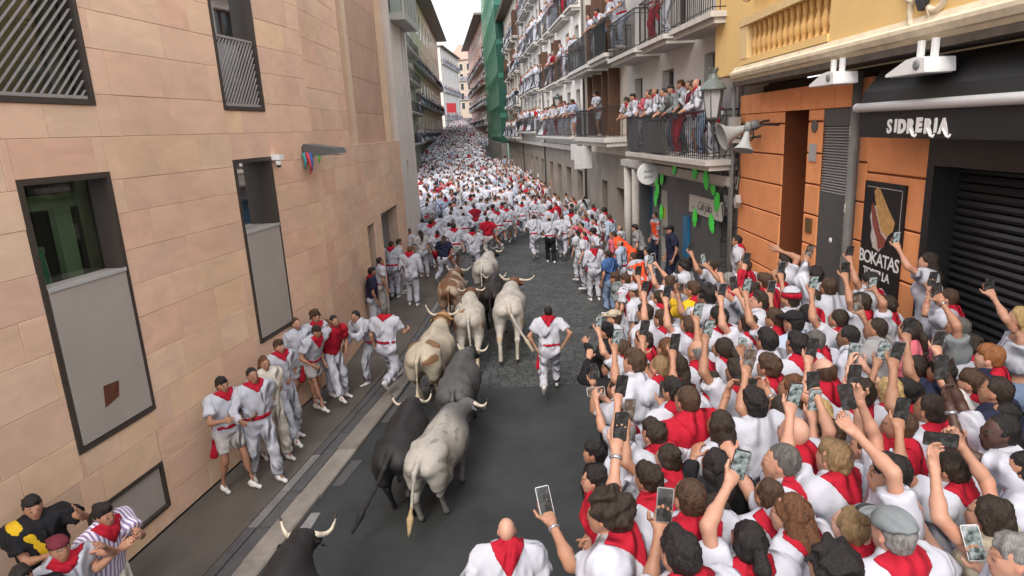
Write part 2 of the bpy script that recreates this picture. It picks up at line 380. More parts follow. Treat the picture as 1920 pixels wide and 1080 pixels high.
def block_mb(pl, q, mb, g=.0018):
    a, c, u, v = q; o = rnd.uniform(-.002, .0025); e = .004
    P = pl.P
    vs = [P(a+g, -.03, u+g), P(c-g, -.03, u+g), P(c-g, -.03, v-g), P(a+g, -.03, v-g), P(a+g, o-e, u+g), P(c-g, o-e, u+g), P(c-g, o-e, v-g), P(a+g, o-e, v-g),
          P(a+g+e, o, u+g+e), P(c-g-e, o, u+g+e), P(c-g-e, o, v-g-e), P(a+g+e, o, v-g-e)]
    mb.add(vs, [(0, 1, 5, 4), (1, 2, 6, 5), (2, 3, 7, 6), (3, 0, 4, 7), (4, 5, 9, 8), (5, 6, 10, 9), (6, 7, 11, 10), (7, 4, 8, 11), (8, 9, 10, 11)])
NB = 210
for _, q in big[:NB]:
    mb = MB(); block_mb(L1, q, mb); mb.build('stone', stone_o, LB)
rest = MB()
for _, q in big[NB:]: block_mb(L1, q, rest)
# the bend: further wall with pilasters, doors and slits
pz = L2.px(700, 268)[1]
ps = [L2.sx(x, 5.2) for x in (652, 668, 694, 735, 757)]
ds = [L2.sx(x, 2.4) for x in (690, 703, 716, 746)]
dz = L2.px(730, 392)[1]
S_PALE = L2.sx(757, 3.0)
holes2 = [(ps[0], ps[4], pz, TOPZ), (ds[0], ds[1], 0, dz-.1), (ds[2], ds[3], 0, dz)]
b = MB(); slab_with_holes(L2, b, 0, S_PALE, -.1, TOPZ, holes2, -.5, -.02); L2.box(b, ps[0], ps[4], -.5, -.35, pz, TOPZ); b.build('wall', mortar, LB)
bl2 = courses(L2, 0, S_PALE, .02, TOPZ, holes2, .36, .5, .5, 1.3)
for i, q in enumerate(bl2):
    if i % 3 == 0 and i < 270 and q[2] < 6:
        mb = MB(); block_mb(L2, q, mb); mb.build('stone', stone_o, LB)
    else: block_mb(L2, q, rest)
rest.build('stones', stone_i, LB, kind='stuff')
pil = mat('pilaster_stone', (.66, .50, .36), .85, var=.08, vscale=2, bump=.2)
inset = mat('inset_stone', (.54, .35, .25), .85, var=.12, vscale=1.2, bump=.2, rand=.12)
for a, c, o in ((ps[1]-.12, ps[1]+.22, -.05), (ps[3]-.1, ps[3]+.22, -.05), (ps[4]-.01, ps[4]+.1, -.02)):
    b = MB(); L2.box(b, a, c, -.349, o, pz+.001, TOPZ); b.build('pilaster', pil, LB)
for a, c in ((ps[0], ps[1]-.12), (ps[1]+.22, ps[3]-.1), (ps[3]+.22, ps[4]-.01)):
    z = pz+.002
    while z < TOPZ-.2:
        h = rnd.uniform(.7, 1.1); b = MB(); L2.box(b, a+.004, c-.004, -.349, -.22+rnd.uniform(-.004, .004), z, min(z+h-.008, TOPZ)); b.build('inset_slab', inset, LB); z += h
for a, c, zz in ((ds[0], ds[1], dz-.1), (ds[2], ds[3], dz)):
    b = MB(); L2.box(b, a+.004, c-.004, -.42, -.34, 0.01, zz-.004); b.build('door', mat('grey_door', (.2, .2, .205), .6, var=.1), LB)
    b = MB(); L2.box(b, a+.002, c-.002, -.34, -.05, zz-.05, zz-.004); b.build('lintel', brown_metal, LB)
pale = mat('pale_render', (.66, .61, .56), .85, var=.08, vscale=.8, bump=.12)
slits = [L2.sx(x, 6.) for x in (761, 766, 771, 776)]
sz0, sz1 = L2.px(765, 225)[1], L2.px(755, 60)[1]
hol = [(q, q+.28, sz0, 9.6) for q in slits]
nz = L2.sx(768, 2.6); hol.append((nz, nz+.45, 0, L2.px(763, 300)[1]))
hol = [h for h in hol if h[1] < S_END-.1]
b = MB(); slab_with_holes(L2, b, S_PALE, S_END, -.1, TOPZ+.6, hol, -.5, 0.0); b.build('wall', pale, LB)
b = MB(); L2.box(b, S_PALE+.01, S_END-.05, -.8, -.5, 0, TOPZ); b.build('slit_backing', glass_dark, LB)
b = MB(); L2.box(b, S_END, S_END+.0-.02, -14, -.5, -.1, TOPZ+.6); b.build('end_wall', pale, LB)
b = MB(); L1.box(b, -9.2, S_BEND+.1, -.5, .12, TOPZ+.001, TOPZ+.3); L2.box(b, .2, S_PALE, -.5, .1, TOPZ+.002, TOPZ+.3); b.build('cornice', pil, LB)

def glazed_window(par, pl, s0, s1, z0, z1, depth=.22, fr=.055, m=brown_metal, pane_m=clear_glass, name='window', split=None):
    b = MB(); pl.box(b, s0, s0+fr, -depth, .012, z0, z1); pl.box(b, s1-fr, s1, -depth, .012, z0, z1); pl.box(b, s0+fr, s1-fr, -depth, .012, z1-fr, z1); pl.box(b, s0+fr, s1-fr, -depth, .02, z0, z0+fr)
    f = b.build(name, m, par)
    b = MB(); pl.box(b, s0+fr, s1-fr, -depth+.02, -depth+.035, (split or z0+fr), z1-fr); b.build('pane', pane_m, f)
    return f
cream = mat('cream_board', (.42, .42, .34), .8); shelf_m = mat('shelf_wood', (.2, .17, .12), .7)
for i, (s0, s1, z0, z1) in enumerate(wins[:2]):
    zm = L1.px(240, 500)[1] if i == 0 else L1.px(522, 418)[1]
    f = glazed_window(LB, L1, s0, s1, z0, z1, .28, .06, split=zm-.2)
    b = MB(); L1.box(b, s0+.075, s1-.065, -.24, .02, z0+.075, zm); p_ = b.build('grey_panel', grey_panel, f)
    b = MB(); L1.box(b, s0+.06, s1-.06, .021, .034, zm-.03, zm+.012); b.build('panel_rail', mat('pale_rail', (.42, .42, .42), .5), f)
    if i == 0:
        b = MB(); q = L1.px(197, 760, .02); q2 = L1.px(237, 755, .02)
        b.prism([L1.P(q[0], .0205, q[1]-.03), L1.P(q[0]+.22, .0205, q[1]+.02), L1.P(q[0]+.26, .0205, q[1]+.2), L1.P(q[0]+.03, .0205, q[1]+.22)], L1.n*.003); b.build('rust_patch', rust, f)
    b = MB(); L1.box(b, s1-.42 if i == 0 else s1-.62, s1-.2, -.5, -.42, zm-.3, z1-.2); b.build('curtain', cream, f)
    b = MB(); L1.box(b, s0+.1, s1-.1, -.44, -.40, z1-.36, z1-.2); b.build('blind_box', mat('pale_green_board', (.3, .34, .27), .7), f)
    if i == 0:
        b = MB(); L1.box(b, s0+.2, s1-.45, -.9, -.62, zm+.26, zm+.34); L1.box(b, s0+.35, s1-.5, -.85, -.65, zm+.35, zm+.62); b.build('shelf', mat('pale_box', (.34, .33, .27), .7), f)
        b = MB(); L1.box(b, s0+.1, s1-.4, -1.3, -1.25, zm+.5, z1-.35); b.build('dark_board', mat('black_board', (.015, .015, .017), .6), f)
        for k, c in enumerate(((.4, .05, .06), (.12, .15, .35), (.35, .33, .3), (.1, .28, .2))):
            b = MB(); b.lathe(L1.P(s0+.3+.13*k, -.6-.05*(k % 2), zm-.25), [(.06, 0), (.07, .2), (.05, .38+.05*k), (.02, .45+.05*k)], 8); b.build('bottle', mat('shop_item%d' % k, c, .5), f)
    else:
        for k in range(6):
            b = MB(); L1.box(b, s0+.25, s0+.45, -.75, -.55, zm-.1+.21*k, zm+.07+.21*k); b.build('green_box', mat('green_pack', (.04, .32, .05), .5), f)
lat = mat('grille_metal', (.30, .28, .275), .5, var=.1); lat_d = mat('grille_back', (.035, .03, .03), .6)
for i, (s0, s1, z0, z1) in enumerate(wins[2:4]):
    zg = z1-.1 if i == 0 else L1.px(475, 78)[1]
    f = glazed_window(LB, L1, s0, s1, z0, z1, .2, .06, split=z0+.1)
    b = MB(); L1.box(b, s0+.05, s1-.05, -.6, -.55, z0, z1); b.build('curtain', mat('grille_curtain', (.12, .13, .12), .9), f)
    b = MB(); L1.box(b, s0+.07, s1-.07, -.05, -.02, z0+.065, z0+.10); L1.box(b, s0+.07, s1-.07, -.05, -.02, zg-.03, zg); b.build('grille_rail', lat, f)
    step = .105 if i == 0 else .085; H_ = zg-.03-(z0+.1); W_ = s1-s0-.14; k = -int(H_/step)-1
    slope = 1.0 if i == 0 else 1.25; nb = 0
    while k*step < W_+H_:
        # bar from (s=k*step at z=0) rising towards larger s
        a0 = k*step; pts = []
        lo = max(0, -a0*slope); hi = min(H_, (W_-a0)*slope)
        if hi-lo > .03:
            A = (s0+.07+a0+lo/slope, z0+.1+lo); B_ = (s0+.07+a0+hi/slope, z0+.1+hi); nn = .011
            b = MB(); b.prism([L1.P(A[0]-nn, -.045, A[1]), L1.P(A[0]+nn, -.045, A[1]), L1.P(B_[0]+nn, -.045, B_[1]), L1.P(B_[0]-nn, -.045, B_[1])], L1.n*.02); b.build('slat', lat, f); nb += 1
        k += 1
s0, s1, z0, z1 = wins[4]
f = glazed_window(LB, L1, s0, s1, z0, z1, .12, .045, split=z0+.05)
b = MB(); L1.box(b, s0+.05, s1-.05, -.08, -.02, z0+.05, z1-.05); b.build('grey_panel', grey_panel, f)
b = MB(); L1.box(b, -9, S_BEND, .002, .012, .052, .075); b.build('base_joint', mat('joint_dark', (.01, .01, .01), .9), LB)
# wall lamp, camera
q = L1.px(600, 285, .3)
lm = empty('wall_lamp', L1.P(q[0], 0, q[1]), 'flat dark wall light with coloured streamers caught on its arm', 'lamp')
b = MB(); P = L1.P
b.prism([P(q[0]-.13, .04, q[1]-.06), P(q[0]-.13, .70, q[1]-.04), P(q[0]-.13, .66, q[1]+.06), P(q[0]-.13, .04, q[1]+.16)], L1.d*.42); b.build('housing', mat('lamp_grey', (.09, .095, .1), .45), lm)
b = MB(); L1.box(b, q[0]-.1, q[0]+.14, -.01, .04, q[1]-.08, q[1]+.12); b.build('bracket', brown_metal, lm)
b = MB(); L1.box(b, q[0]-.1, q[0]+.26, .15, .62, q[1]-.072, q[1]-.058); b.build('diffuser', mat('lamp_diffuser', (.6, .6, .58), .4), lm)
for k, (c, dx, l) in enumerate((((.5, .03, .08), 0, .22), ((.03, .1, .4), .06, .33), ((.1, .45, .06), .2, .2), ((.45, .06, .04), .03, .4), ((.04, .3, .32), -.05, .3))):
    b = MB(); b.tube([P(q[0]-.15+dx*.3, .1+dx, q[1]), P(q[0]-.16+dx*.3, .13+dx, q[1]-l*.5), P(q[0]-.15+dx*.3, .10+dx, q[1]-l)], [.03, .025, .012], 5); b.build('streamer', mat('streamer%d' % k, c, .6), lm)
q = L1.px(523, 303, .1)
cm = empty('security_camera', L1.P(q[0], 0, q[1]), 'small white dome security camera beside the window frame', 'camera')
b = MB(); L1.box(b, q[0]-.07, q[0]+.07, 0, .16, q[1]+.03, q[1]+.12); b.build('mount', W_WHITE, cm)
b = MB(); b.lathe(P(q[0], .09, q[1]-.05), [(.03, -.02), (.05, 0), (.055, .08)], 10); b.build('housing', W_WHITE, cm)
b = MB(); b.lathe(P(q[0], .09, q[1]-.1), [(.015, 0), (.035, .012), (.042, .045)], 10); b.build('lens_dome', mat('black_gloss', (.01, .01, .01), .15), cm)
# glass bay at the far end of the left wall
q0 = L2.sx(757, 9); 
gb = empty('glass_bay', L2.P(q0+2, .5, 8), 'glazed bay box hanging off the end of the stone building', 'bay window')
zb0 = L2.px(768, 44, .5)[1]; a_, c_ = S_END-3.0, S_END-.25
for zz in ((zb0, zb0+.22), (zb0+2.6, zb0+2.8)):
    b = MB(); L2.box(b, a_, c_, .002, .5, *zz); b.build('frame', mat('bay_frame', (.34, .35, .33), .5), gb)
for k in range(5):
    s_ = a_+(c_-a_-.08)*k/4; b = MB(); L2.box(b, s_, s_+.08, .42, .5, zb0+.22, zb0+2.6); b.build('mullion', MATS['bay_frame'], gb)
b = MB(); L2.box(b, a_+.08, c_-.08, .40, .418, zb0+.22, zb0+2.6); b.build('pane', mat('bay_glass', (.25, .3, .28), .1), gb)
b = MB(); L2.box(b, a_+.01, a_+.03, .05, .40, zb0+.22, zb0+2.6); b.build('pane', MATS['bay_glass'], gb)
# ------------------------------------------------------------------ right: yellow and orange tavern front
orange = mat('orange_plaster', (.84, .345, .145), .75, var=.1, vscale=2.5, bump=.12, rand=.06)
orange_d = mat('orange_groove', (.16, .045, .015), .9)
yellow = mat('yellow_plaster', (.76, .525, .215), .75, var=.06, vscale=1.5, bump=.1)
cream_m = mat('cream_moulding', (.70, .61, .45), .75, var=.18, vscale=4, bump=.15)
black_m = mat('black_awning', (.014, .014, .016), .6, var=.1)
black_p = mat('black_paint', (.018, .018, .02), .4, var=.1)
shutter_g = mat('shutter_grey', (.085, .09, .092), .5, var=.08)
white_metal = mat('white_metal', (.78, .79, .80), .35)
conduit = mat('galvanised_grey', (.17, .17, .165), .55, var=.2, vscale=5)
P = RA.P
TB = empty('tavern_building', P(-4, -1, 0), 'orange and yellow tavern front at right with black awning and stone balustrade', 'building')
sD0, sD1 = RA.sx(1466, 4), RA.sx(1511, 4); sP1 = RA.sx(1537, 4); sV1 = RA.sx(1607, 4)
sM0, sM1 = -5.55, -6.50; sS0 = -6.82
b = MB()
RA.box(b, -14, .15, -.6, -.5, 0, 5.4)
b.build('wall', mat('recess_dark', (.03, .02, .016), .8), TB)
b = MB(); RA.box(b, -14, .1, -6, .28, 5.62, 9); b.build('upper_wall', yellow, TB)
def rusticated(s0, s1, z0, z1, h, o0=-.5, o1=0.0, off=0.0):
    bb = MB(); RA.box(bb, s0, s1, o0, o1-.025, z0, z1); bb.build('groove_backing', orange_d, TB)
    z = z0-off
    while z < z1:
        a, c = max(z, z0), min(z+h-.025, z1)
        if c-a > .04:
            bb = MB(); P_ = RA.P; e = .012
            lo, hi = (s0, s1) if s0 < s1 else (s1, s0)
            vs = [P_(lo, o1-.024, a), P_(hi, o1-.024, a), P_(hi, o1-.024, c), P_(lo, o1-.024, c), P_(lo, o1-e, a), P_(hi, o1-e, a), P_(hi, o1-e, c), P_(lo, o1-e, c), P_(lo+e, o1, a+e), P_(hi-e, o1, a+e), P_(hi-e, o1, c-e), P_(lo+e, o1, c-e)]
            bb.add(vs, [(0, 1, 5, 4), (1, 2, 6, 5), (2, 3, 7, 6), (3, 0, 4, 7), (4, 5, 9, 8), (5, 6, 10, 9), (6, 7, 11, 10), (7, 4, 8, 11), (8, 9, 10, 11)]); bb.build('plaster_block', orange, TB)
        z += h
rusticated(sD0, -.75, 0, 4.86, .52)
rusticated(sP1, sD1, 0, 4.86, .47)
rusticated(-5.52, sV1-.01, 0, 4.86, .52)
rusticated(sS0+.02, -5.53, 0, 4.55, .62, off=.3)
for k in range(9):
    a = -.75-k*.55; c = max(a-.535, -5.52)
    b = MB(); RA.box(b, c, a, -.5, .012, 4.87, 5.22); b.build('plaster_block', orange, TB)
b = MB(); RA.box(b, sD0+.001, sD0+.03, -.5, -.03, 0, 4.86); b.build('reveal', orange, TB)
b = MB(); RA.box(b, sD1, sD0, -.48, -.44, 0, 4.86); b.build('door', mat('door_dark', (.05, .02, .012), .5), TB)
# louvred grey shutter panel
zl0, zl1 = 3.66, 4.62
b = MB(); RA.box(b, sV1, sP1, -.5, -.02, zl1, 4.865); RA.box(b, sV1, sP1, -.5, -.021, 0, zl0); b.build('shutter_panel', shutter_g, TB)
nl = 24
for k in range(nl):
    z = zl0+(zl1-zl0)*k/nl; h = (zl1-zl0)/nl
    b = MB(); q = [RA.P(sV1+.02, -.10, z+h*.95), RA.P(sV1+.02, -.025, z+.004), RA.P(sV1+.02, -.02, z+h*.35), RA.P(sV1+.02, -.085, z+h*1.1)]
    b.prism(q, RA.d*(sP1-sV1-.04)); b.build('slat', mat('louvre_grey', (.36, .365, .37), .4), TB)
b = MB(); b.lathe(RA.P((sP1+sD1)/2, .004, 4.62), [(.10, 0), (.095, .012), (.06, .014)], 14, RA.n); b.build('round_vent', mat('vent_grey', (.12, .12, .12), .5), TB)
b = MB(); RA.box(b, (sP1+sD1)/2-.1, (sP1+sD1)/2+.1, .002, .03, 4.1, 4.36); b.build('wall_plate', mat('plate_pale', (.42, .42, .41), .4), TB)
b = MB(); RA.box(b, (sP1+sD1)/2-.1, (sP1+sD1)/2+.1, .002, .025, 3.0, 3.22); b.build('wall_plate', mat('brass_plate', (.22, .15, .06), .35, metal=.6), TB)
b = MB(); b.lathe(RA.P((sV1+sP1)/2+.1, -.02, 2.98), [(.045, 0), (.04, .01), (.015, .011)], 10, RA.n); b.build('sticker', W_WHITE, TB)
# ledge with stepped moulding
prof = [(.28, 5.44), (.44, 5.44), (.46, 5.49), (.50, 5.50), (.53, 5.56), (.53, 5.60), (.47, 5.63), (.45, 5.69), (.28, 5.69)]
b = MB(); b.prism([P(-14, o, z) for o, z in prof], RA.d*(14-1.6)); b.build('ledge', cream_m, TB)
b = MB(); RA.box(b, -14, -1.62, .0, .47, 5.36, 5.439); b.build('soffit', mat('soffit_shade', (.09, .075, .06), .9, var=.3), TB)  # shadow beneath the ledge is put into this dark soffit colour
b = MB(); RA.box(b, -14, -5.2, .281, .44, 5.691, 9); b.build('parapet', yellow, TB)
# balustrade
b = MB(); RA.box(b, -5.2, -1.95, .28, .46, 5.70, 5.80); b.build('plinth', yellow, TB)
b = MB(); RA.box(b, -5.2, -1.9, .26, .49, 6.34, 6.46); b.build('handrail', mat('pale_yellow', (.70, .52, .26), .7, var=.1), TB)
b = MB(); RA.box(b, -2.28, -1.95, .27, .47, 5.801, 6.339); b.build('post', MATS['pale_yellow'], TB)
bp = [(.05, 0), (.05, .03), (.03, .05), (.045, .1), (.062, .16), (.055, .23), (.03, .32), (.026, .36), (.036, .375), (.03, .39), (.045, .47), (.05, .5), (.05, .538)]
ochre = mat('ochre_baluster', (.62, .38, .14), .7, var=.15, vscale=6)
base = MB(); base.lathe((0, 0, 0), bp, 12); me0 = None
for k in range(14):
    c = P(-2.42-k*.21, .37, 5.801)
    mb = MB(); mb.lathe(c, bp, 12); mb.build('baluster', ochre, TB)
# quatrefoil ornament with dark relief
oc = RA.px(1735, 0, .45); ocz = oc[1]+.12; ocs = oc[0]
for k in range(4):
    a0 = k*math.pi/2+.35; pts = []
    for j in range(13):
        a = a0-math.pi*.62+j*math.pi*1.24/12
        pts.append(P(ocs+.19*math.cos(a0)+.17*math.cos(a), .45, ocz+.21*math.sin(a0)+.17*math.sin(a)))
    b = MB(); b.tube(pts, .035, 8); b.build('moulding', cream_m, TB)
b = MB(); vs = [];
for j in range(9):
    a = j*math.pi*2/9; vs.append(P(ocs+.11*math.cos(a)*(1+.3*math.sin(3*a)), .45, ocz-.05+.17*math.sin(a)))
b.prism(vs, RA.n*.05); b.build('relief', mat('relief_dark', (.035, .033, .035), .6, var=.4, vscale=20, bump=.8), TB)
# black roller shutter shop front
zt_ = 4.2
b = MB(); RA.box(b, sS0-.12, sS0, -.45, .03, 0, 4.5); b.build('jamb', black_p, TB)
b = MB(); RA.box(b, -13, sS0-.12, -.45, .05, 4.19, 4.52); b.build('shutter_box', mat('shutter_box', (.03, .025, .025), .5), TB)
z = 1.3; blk = mat('roller_black', (.033, .033, .036), .35, metal=.3)
while z < 4.18:
    b = MB(); q = [RA.P(-13, -.30, z), RA.P(-13, -.255, z+.012), RA.P(-13, -.235, z+.045), RA.P(-13, -.255, z+.08), RA.P(-13, -.30, z+.088)]
    b.prism(q, RA.d*(13+sS0-.13)); b.build('slat', blk, TB); z += .09
# awning: cassette, white bar, valance with the word
aw = empty('awning', P(-8, .2, 4.8), 'black shop awning with white front bar and SIDRERIA lettering', 'awning')
sA = -6.05
b = MB(); q = [P(-13.5, .0, 4.86), P(-13.5, .42, 4.86), P(-13.5, .38, 5.02), P(-13.5, .20, 5.25), P(-13.5, .0, 5.30)]; b.prism(q, RA.d*(13.5+sA)); b.build('cover', black_m, aw)
b = MB(); b.tube([P(sA+.03, .42, 4.84), P(-13.5, .42, 4.84)], .052, 12); b.build('front_bar', white_metal, aw)
b = MB(); b.lathe(P(sA+.03, .42, 4.84), [(.056, 0), (.056, .03), (.02, .05)], 12, RA.d); b.build('end_cap', mat('cap_grey', (.4, .4, .42), .4), aw)
b = MB(); RA.box(b, -13.5, sA-.02, .40, .415, 4.50, 4.80); b.build('valance', black_m, aw)
let_w = mat('white_lettering', (.8, .8, .8), .5)
q0 = RA.px(1660, 238, .42); q1 = RA.px(1779, 238, .42)
word = 'SiDRERiA'; n_ = len(word); 
wid = [1.05, .55, 1.0, 1.05, .9, 1.1, .55, 1.1]; tot = sum(wid); acc = 0; lz = (q0[1]+q1[1])/2; W_ = abs(q1[0]-q0[0])
for ch, wd in zip(word, wid):
    s_ = q0[0]-(acc+wd/2)/tot*W_; acc += wd
    lettering(ch, aw, RA, s_, .418, lz+(.012 if ch in 'iE' else 0), .205 if ch == 'S' else .185, let_w, 'letter', flip=-1, bold=.006 if ch == 'S' else .013)
    if ch in 'RA':                                       # the curled swash foot of the fancy letters
        b = MB(); k0 = s_-.03; b.tube([P(k0+.03, .421, lz-.02), P(k0-.03, .421, lz-.085), P(k0-.07, .421, lz-.1), P(k0-.085, .421, lz-.07)], [.014, .016, .013, .008], 6); b.build('swash', let_w, aw)
# floodlights under the ledge
for i, (x, y, sc) in enumerate(((1725, 130, 1), (1562, 152, 1))):
    q = RA.px(x, y, .5)
    fl = empty('floodlight', P(q[0], .5, q[1]), ['grey-white floodlight hanging from two stems above the awning', 'grey-white floodlight hanging from two stems above the louvred shutter'][i], 'lamp', 'floodlights under the yellow ledge')
    s_, z_ = q
    b = MB(); prf = [(.0, -.045), (.66, -.045), (.66, -.02), (.64, .09), (.50, .11), (.34, .095), (.0, -.02)]
    b.prism([P(s_+.36-a, .34, z_+h) for a, h in prf], RA.n*.30); b.build('housing', white_metal, fl)
    b = MB(); RA.box(b, s_-.28, s_+.30, .36, .62, z_-.056, z_-.046); b.build('lamp_glass', mat('flood_glass', (.5, .52, .52), .2), fl)
    b = MB(); b.lathe(P(s_-.17, .642, z_+.035), [(.05, 0), (.045, .012), (.02, .014)], 12, RA.n); b.build('knob', mat('knob_grey', (.2, .21, .22), .5), fl)
    for dd in (.02, -.2):
        b = MB(); RA.box(b, s_+dd-.025, s_+dd+.025, .47, .52, z_+.09, 5.45); b.build('stem', white_metal, fl)
# menu board
mbd = empty('menu_board', P(-6, .03, 3), 'tall black menu board with painted sandwich and white chalk lettering', 'sign')
b = MB(); RA.box(b, -6.47, -5.60, .002, .035, 2.2, 3.93); b.build('board', mat('board_black', (.012, .012, .014), .45), mbd)
for a, c in (((-6.42, 3.86), (-5.66, 3.865)), ((-6.425, 3.25), (-6.42, 3.86))):
    b = MB(); RA.box(b, min(a[0], c[0]), max(a[0], c[0]), .0352, .0365, min(a[1], c[1]), max(a[1], c[1])); b.build('border_line', let_w, mbd)
bread = mat('bread_crust', (.52, .30, .11), .7, var=.3, vscale=18); fill = mat('ham_filling', (.25, .07, .05), .6, var=.5, vscale=30); paper = mat('sandwich_paper', (.55, .5, .47), .7, var=.2, vscale=15)
def blob(name, pts, m, o):
    bb = MB(); bb.prism([P(-5.6-u*.87, o, 2.2+v*1.73) for u, v in pts], RA.n*.002); bb.build(name, m, mbd)
blob('sandwich_paper', [(.25, .83), (.2, .74), (.27, .66), (.25, .6), (.33, .52), (.5, .5), (.6, .55), (.72, .66), (.68, .72), (.45, .82)], paper, .0355)
blob('sandwich_bread', [(.27, .93), (.33, .96), (.42, .95), (.62, .84), (.84, .735), (.8, .67), (.66, .62), (.52, .66), (.38, .78)], bread, .038)
blob('sandwich_filling', [(.22, .82), (.27, .85), (.4, .74), (.52, .64), (.66, .6), (.62, .54), (.48, .52), (.42, .6), (.3, .68)], fill, .0405)
for txt, u, v, sz, rl in (('BOKATAS', .5, .435, .235, .10), ('TORTILLA', .47, .325, .155, .08), ('DE', .45, .245, .13, .04), ('PATATA', .42, .175, .15, .1), ("'N IBÉRICO", .56, .05, .165, .1)):
    lettering(txt, mbd, RA, -5.6-u*.87, .0362, 2.2+v*1.73, sz, let_w, 'lettering', flip=-1, bold=.003, roll=-rl*.0, ext=.001, spacing=.82)
b = MB(); RA.box(b, -6.15, -5.8, .0355, .0365, 2.2+.125*1.73, 2.2+.13*1.73); b.build('underline', let_w, mbd)
# pipes
pp = empty('rain_pipe', P(-5.36, .1, 2), 'grey drainpipe covered with torn stickers beside the menu board', 'pipe')
b = MB(); b.tube([P(-5.36, .1, 1.0), P(-5.36, .1, 5.3)], .06, 10); b.build('pipe', conduit, pp)
for k, (z, c) in enumerate(((3.55, (.55, .55, .53)), (3.35, (.5, .5, .5)), (3.15, (.3, .34, .36)), (2.95, (.6, .58, .55)), (2.8, (.42, .42, .42)), (4.3, (.6, .6, .6)), (4.55, (.55, .5, .48)))):
    b = MB(); a0 = rnd.uniform(-.5, .5); hh = rnd.uniform(.04, .09); n = 6
    vs = [P(-5.36, .1, 0)+.0625*(math.cos(a0+j*.25)*RA.n+math.sin(a0+j*.25)*RA.d)+np.array([0, 0, zz+rnd.uniform(-.02, .02)]) for zz in (z-hh, z+hh) for j in range(n)]
    b.add(vs, [(j, j+1, n+j+1, n+j) for j in range(n-1)]); b.build('sticker', mat('sticker%d' % k, c, .6, var=.3, vscale=20), pp)
pc = empty('wall_conduit', P(-.5, .08, 2), 'grey conduit pipes and cables at the corner of the tavern', 'pipe')
for k, ss in enumerate((-.42, -.52, -.66)):
    b = MB(); b.tube([P(ss, .06+.02*k, .5), P(ss, .06+.02*k, 3), P(ss+.02, .07+.02*k, 5.4)], [.035, .03, .028][k], 8); b.build('pipe', conduit, pc)
for k in range(3):
    b = MB(); zz = 4.6-.4*k; b.tube([P(-.8, .05, zz+.5), P(-.95-.05*k, .08, zz-.1), P(-.9, .1, zz-.7), P(-.75, .08, zz-.75), P(-.66, .06, zz-.3)], .012, 5); b.build('cable', mat('cable_black', (.03, .028, .028), .6), pc)
jb = empty('junction_box', P(-.78, .1, 4.4), 'pale grey electrical box on the conduit under the balustrade', 'box')
b = MB(); RA.box(b, -.98, -.70, .07, .22, 4.32, 4.82); b.build('housing', mat('box_pale', (.47, .47, .46), .5), jb)
b = MB(); RA.box(b, -.97, -.71, .221, .235, 4.34, 4.80); b.build('lid', mat('box_lid', (.52, .52, .51), .5), jb)
jb = empty('junction_box', P(-.9, .1, 3.1), 'small tilted grey box low on the orange corner', 'box')
b = MB(); b.prism([P(-.9, .05, 3.2), P(-1.02, .05, 3.3), P(-1.1, .05, 3.15), P(-.98, .05, 3.03)], RA.n*.1); b.build('housing', MATS['box_pale'], jb)

# ------------------------------------------------------------------ right: grey house with the cafe
grey_w = mat('grey_render', (.56, .545, .52), .85, var=.08, vscale=.7, bump=.1)
grey_dk = mat('shop_grey', (.10, .105, .11), .6, var=.08, vscale=2)
iron = mat('wrought_iron', (.028, .03, .034), .45)
slab_m = mat('balcony_stone', (.52, .50, .47), .8, var=.15, vscale=3)
cream_w = mat('cream_render', (.60, .54, .45), .85, var=.1, vscale=.8, bump=.1)
white_w = mat('white_render', (.84, .81, .77), .85, var=.08, vscale=.6, bump=.1)
stone_g = mat('ground_stone', (.27, .235, .20), .85, var=.2, vscale=1.2, bump=.2)
wood_b = mat('brown_wood', (.09, .045, .025), .55, var=.2, vscale=6)
dark_win = mat('dark_window', (.035, .04, .045), .12)
trim_m = mat('pale_trim', (.74, .71, .66), .8, var=.06)
def hole_wall(par, pl, s0, s1, z0, z1, holes, m, th=.35, name='wall'):
    b = MB(); slab_with_holes(pl, b, s0, s1, z0, z1, holes, -th, 0); return b.build(name, m, par)
def win(par, pl, s0, s1, z0, z1, m=wood_b, dep=.2, leaves=False, pane_m=dark_win, trim=None):
    b = MB(); f = .05; pl.box(b, s0+.002, s0+f, -dep, -dep+.08, z0, z1); pl.box(b, s1-f, s1-.002, -dep, -dep+.08, z0, z1); pl.box(b, s0+f, s1-f, -dep, -dep+.08, z1-f, z1-.002); pl.box(b, s0+f, s1-f, -dep, -dep+.08, z0, z0+f); pl.box(b, (s0+s1)/2-.025, (s0+s1)/2+.025, -dep, -dep+.08, z0+f, z1-f)
    w_ = b.build('window', m, par)
    b = MB(); pl.box(b, s0+f, s1-f, -dep+.01, -dep+.025, z0+f, z1-f); b.build('pane', pane_m, w_)
    if leaves:
        for a, c in ((s0-.02, s0+.06), (s1-.06, s1+.02)):
            b = MB(); pl.box(b, a, c, -.1, .42, z0+.02, z1-.02); b.build('shutter_leaf', m, w_)
    if trim:
        b = MB(); t = .12; pl.box(b, s0-t, s0, .001, .025, z0, z1+t); pl.box(b, s1, s1+t, .001, .025, z0, z1+t); pl.box(b, s0, s1, .001, .0255, z1, z1+t); b.build('surround', trim, w_)
    return w_
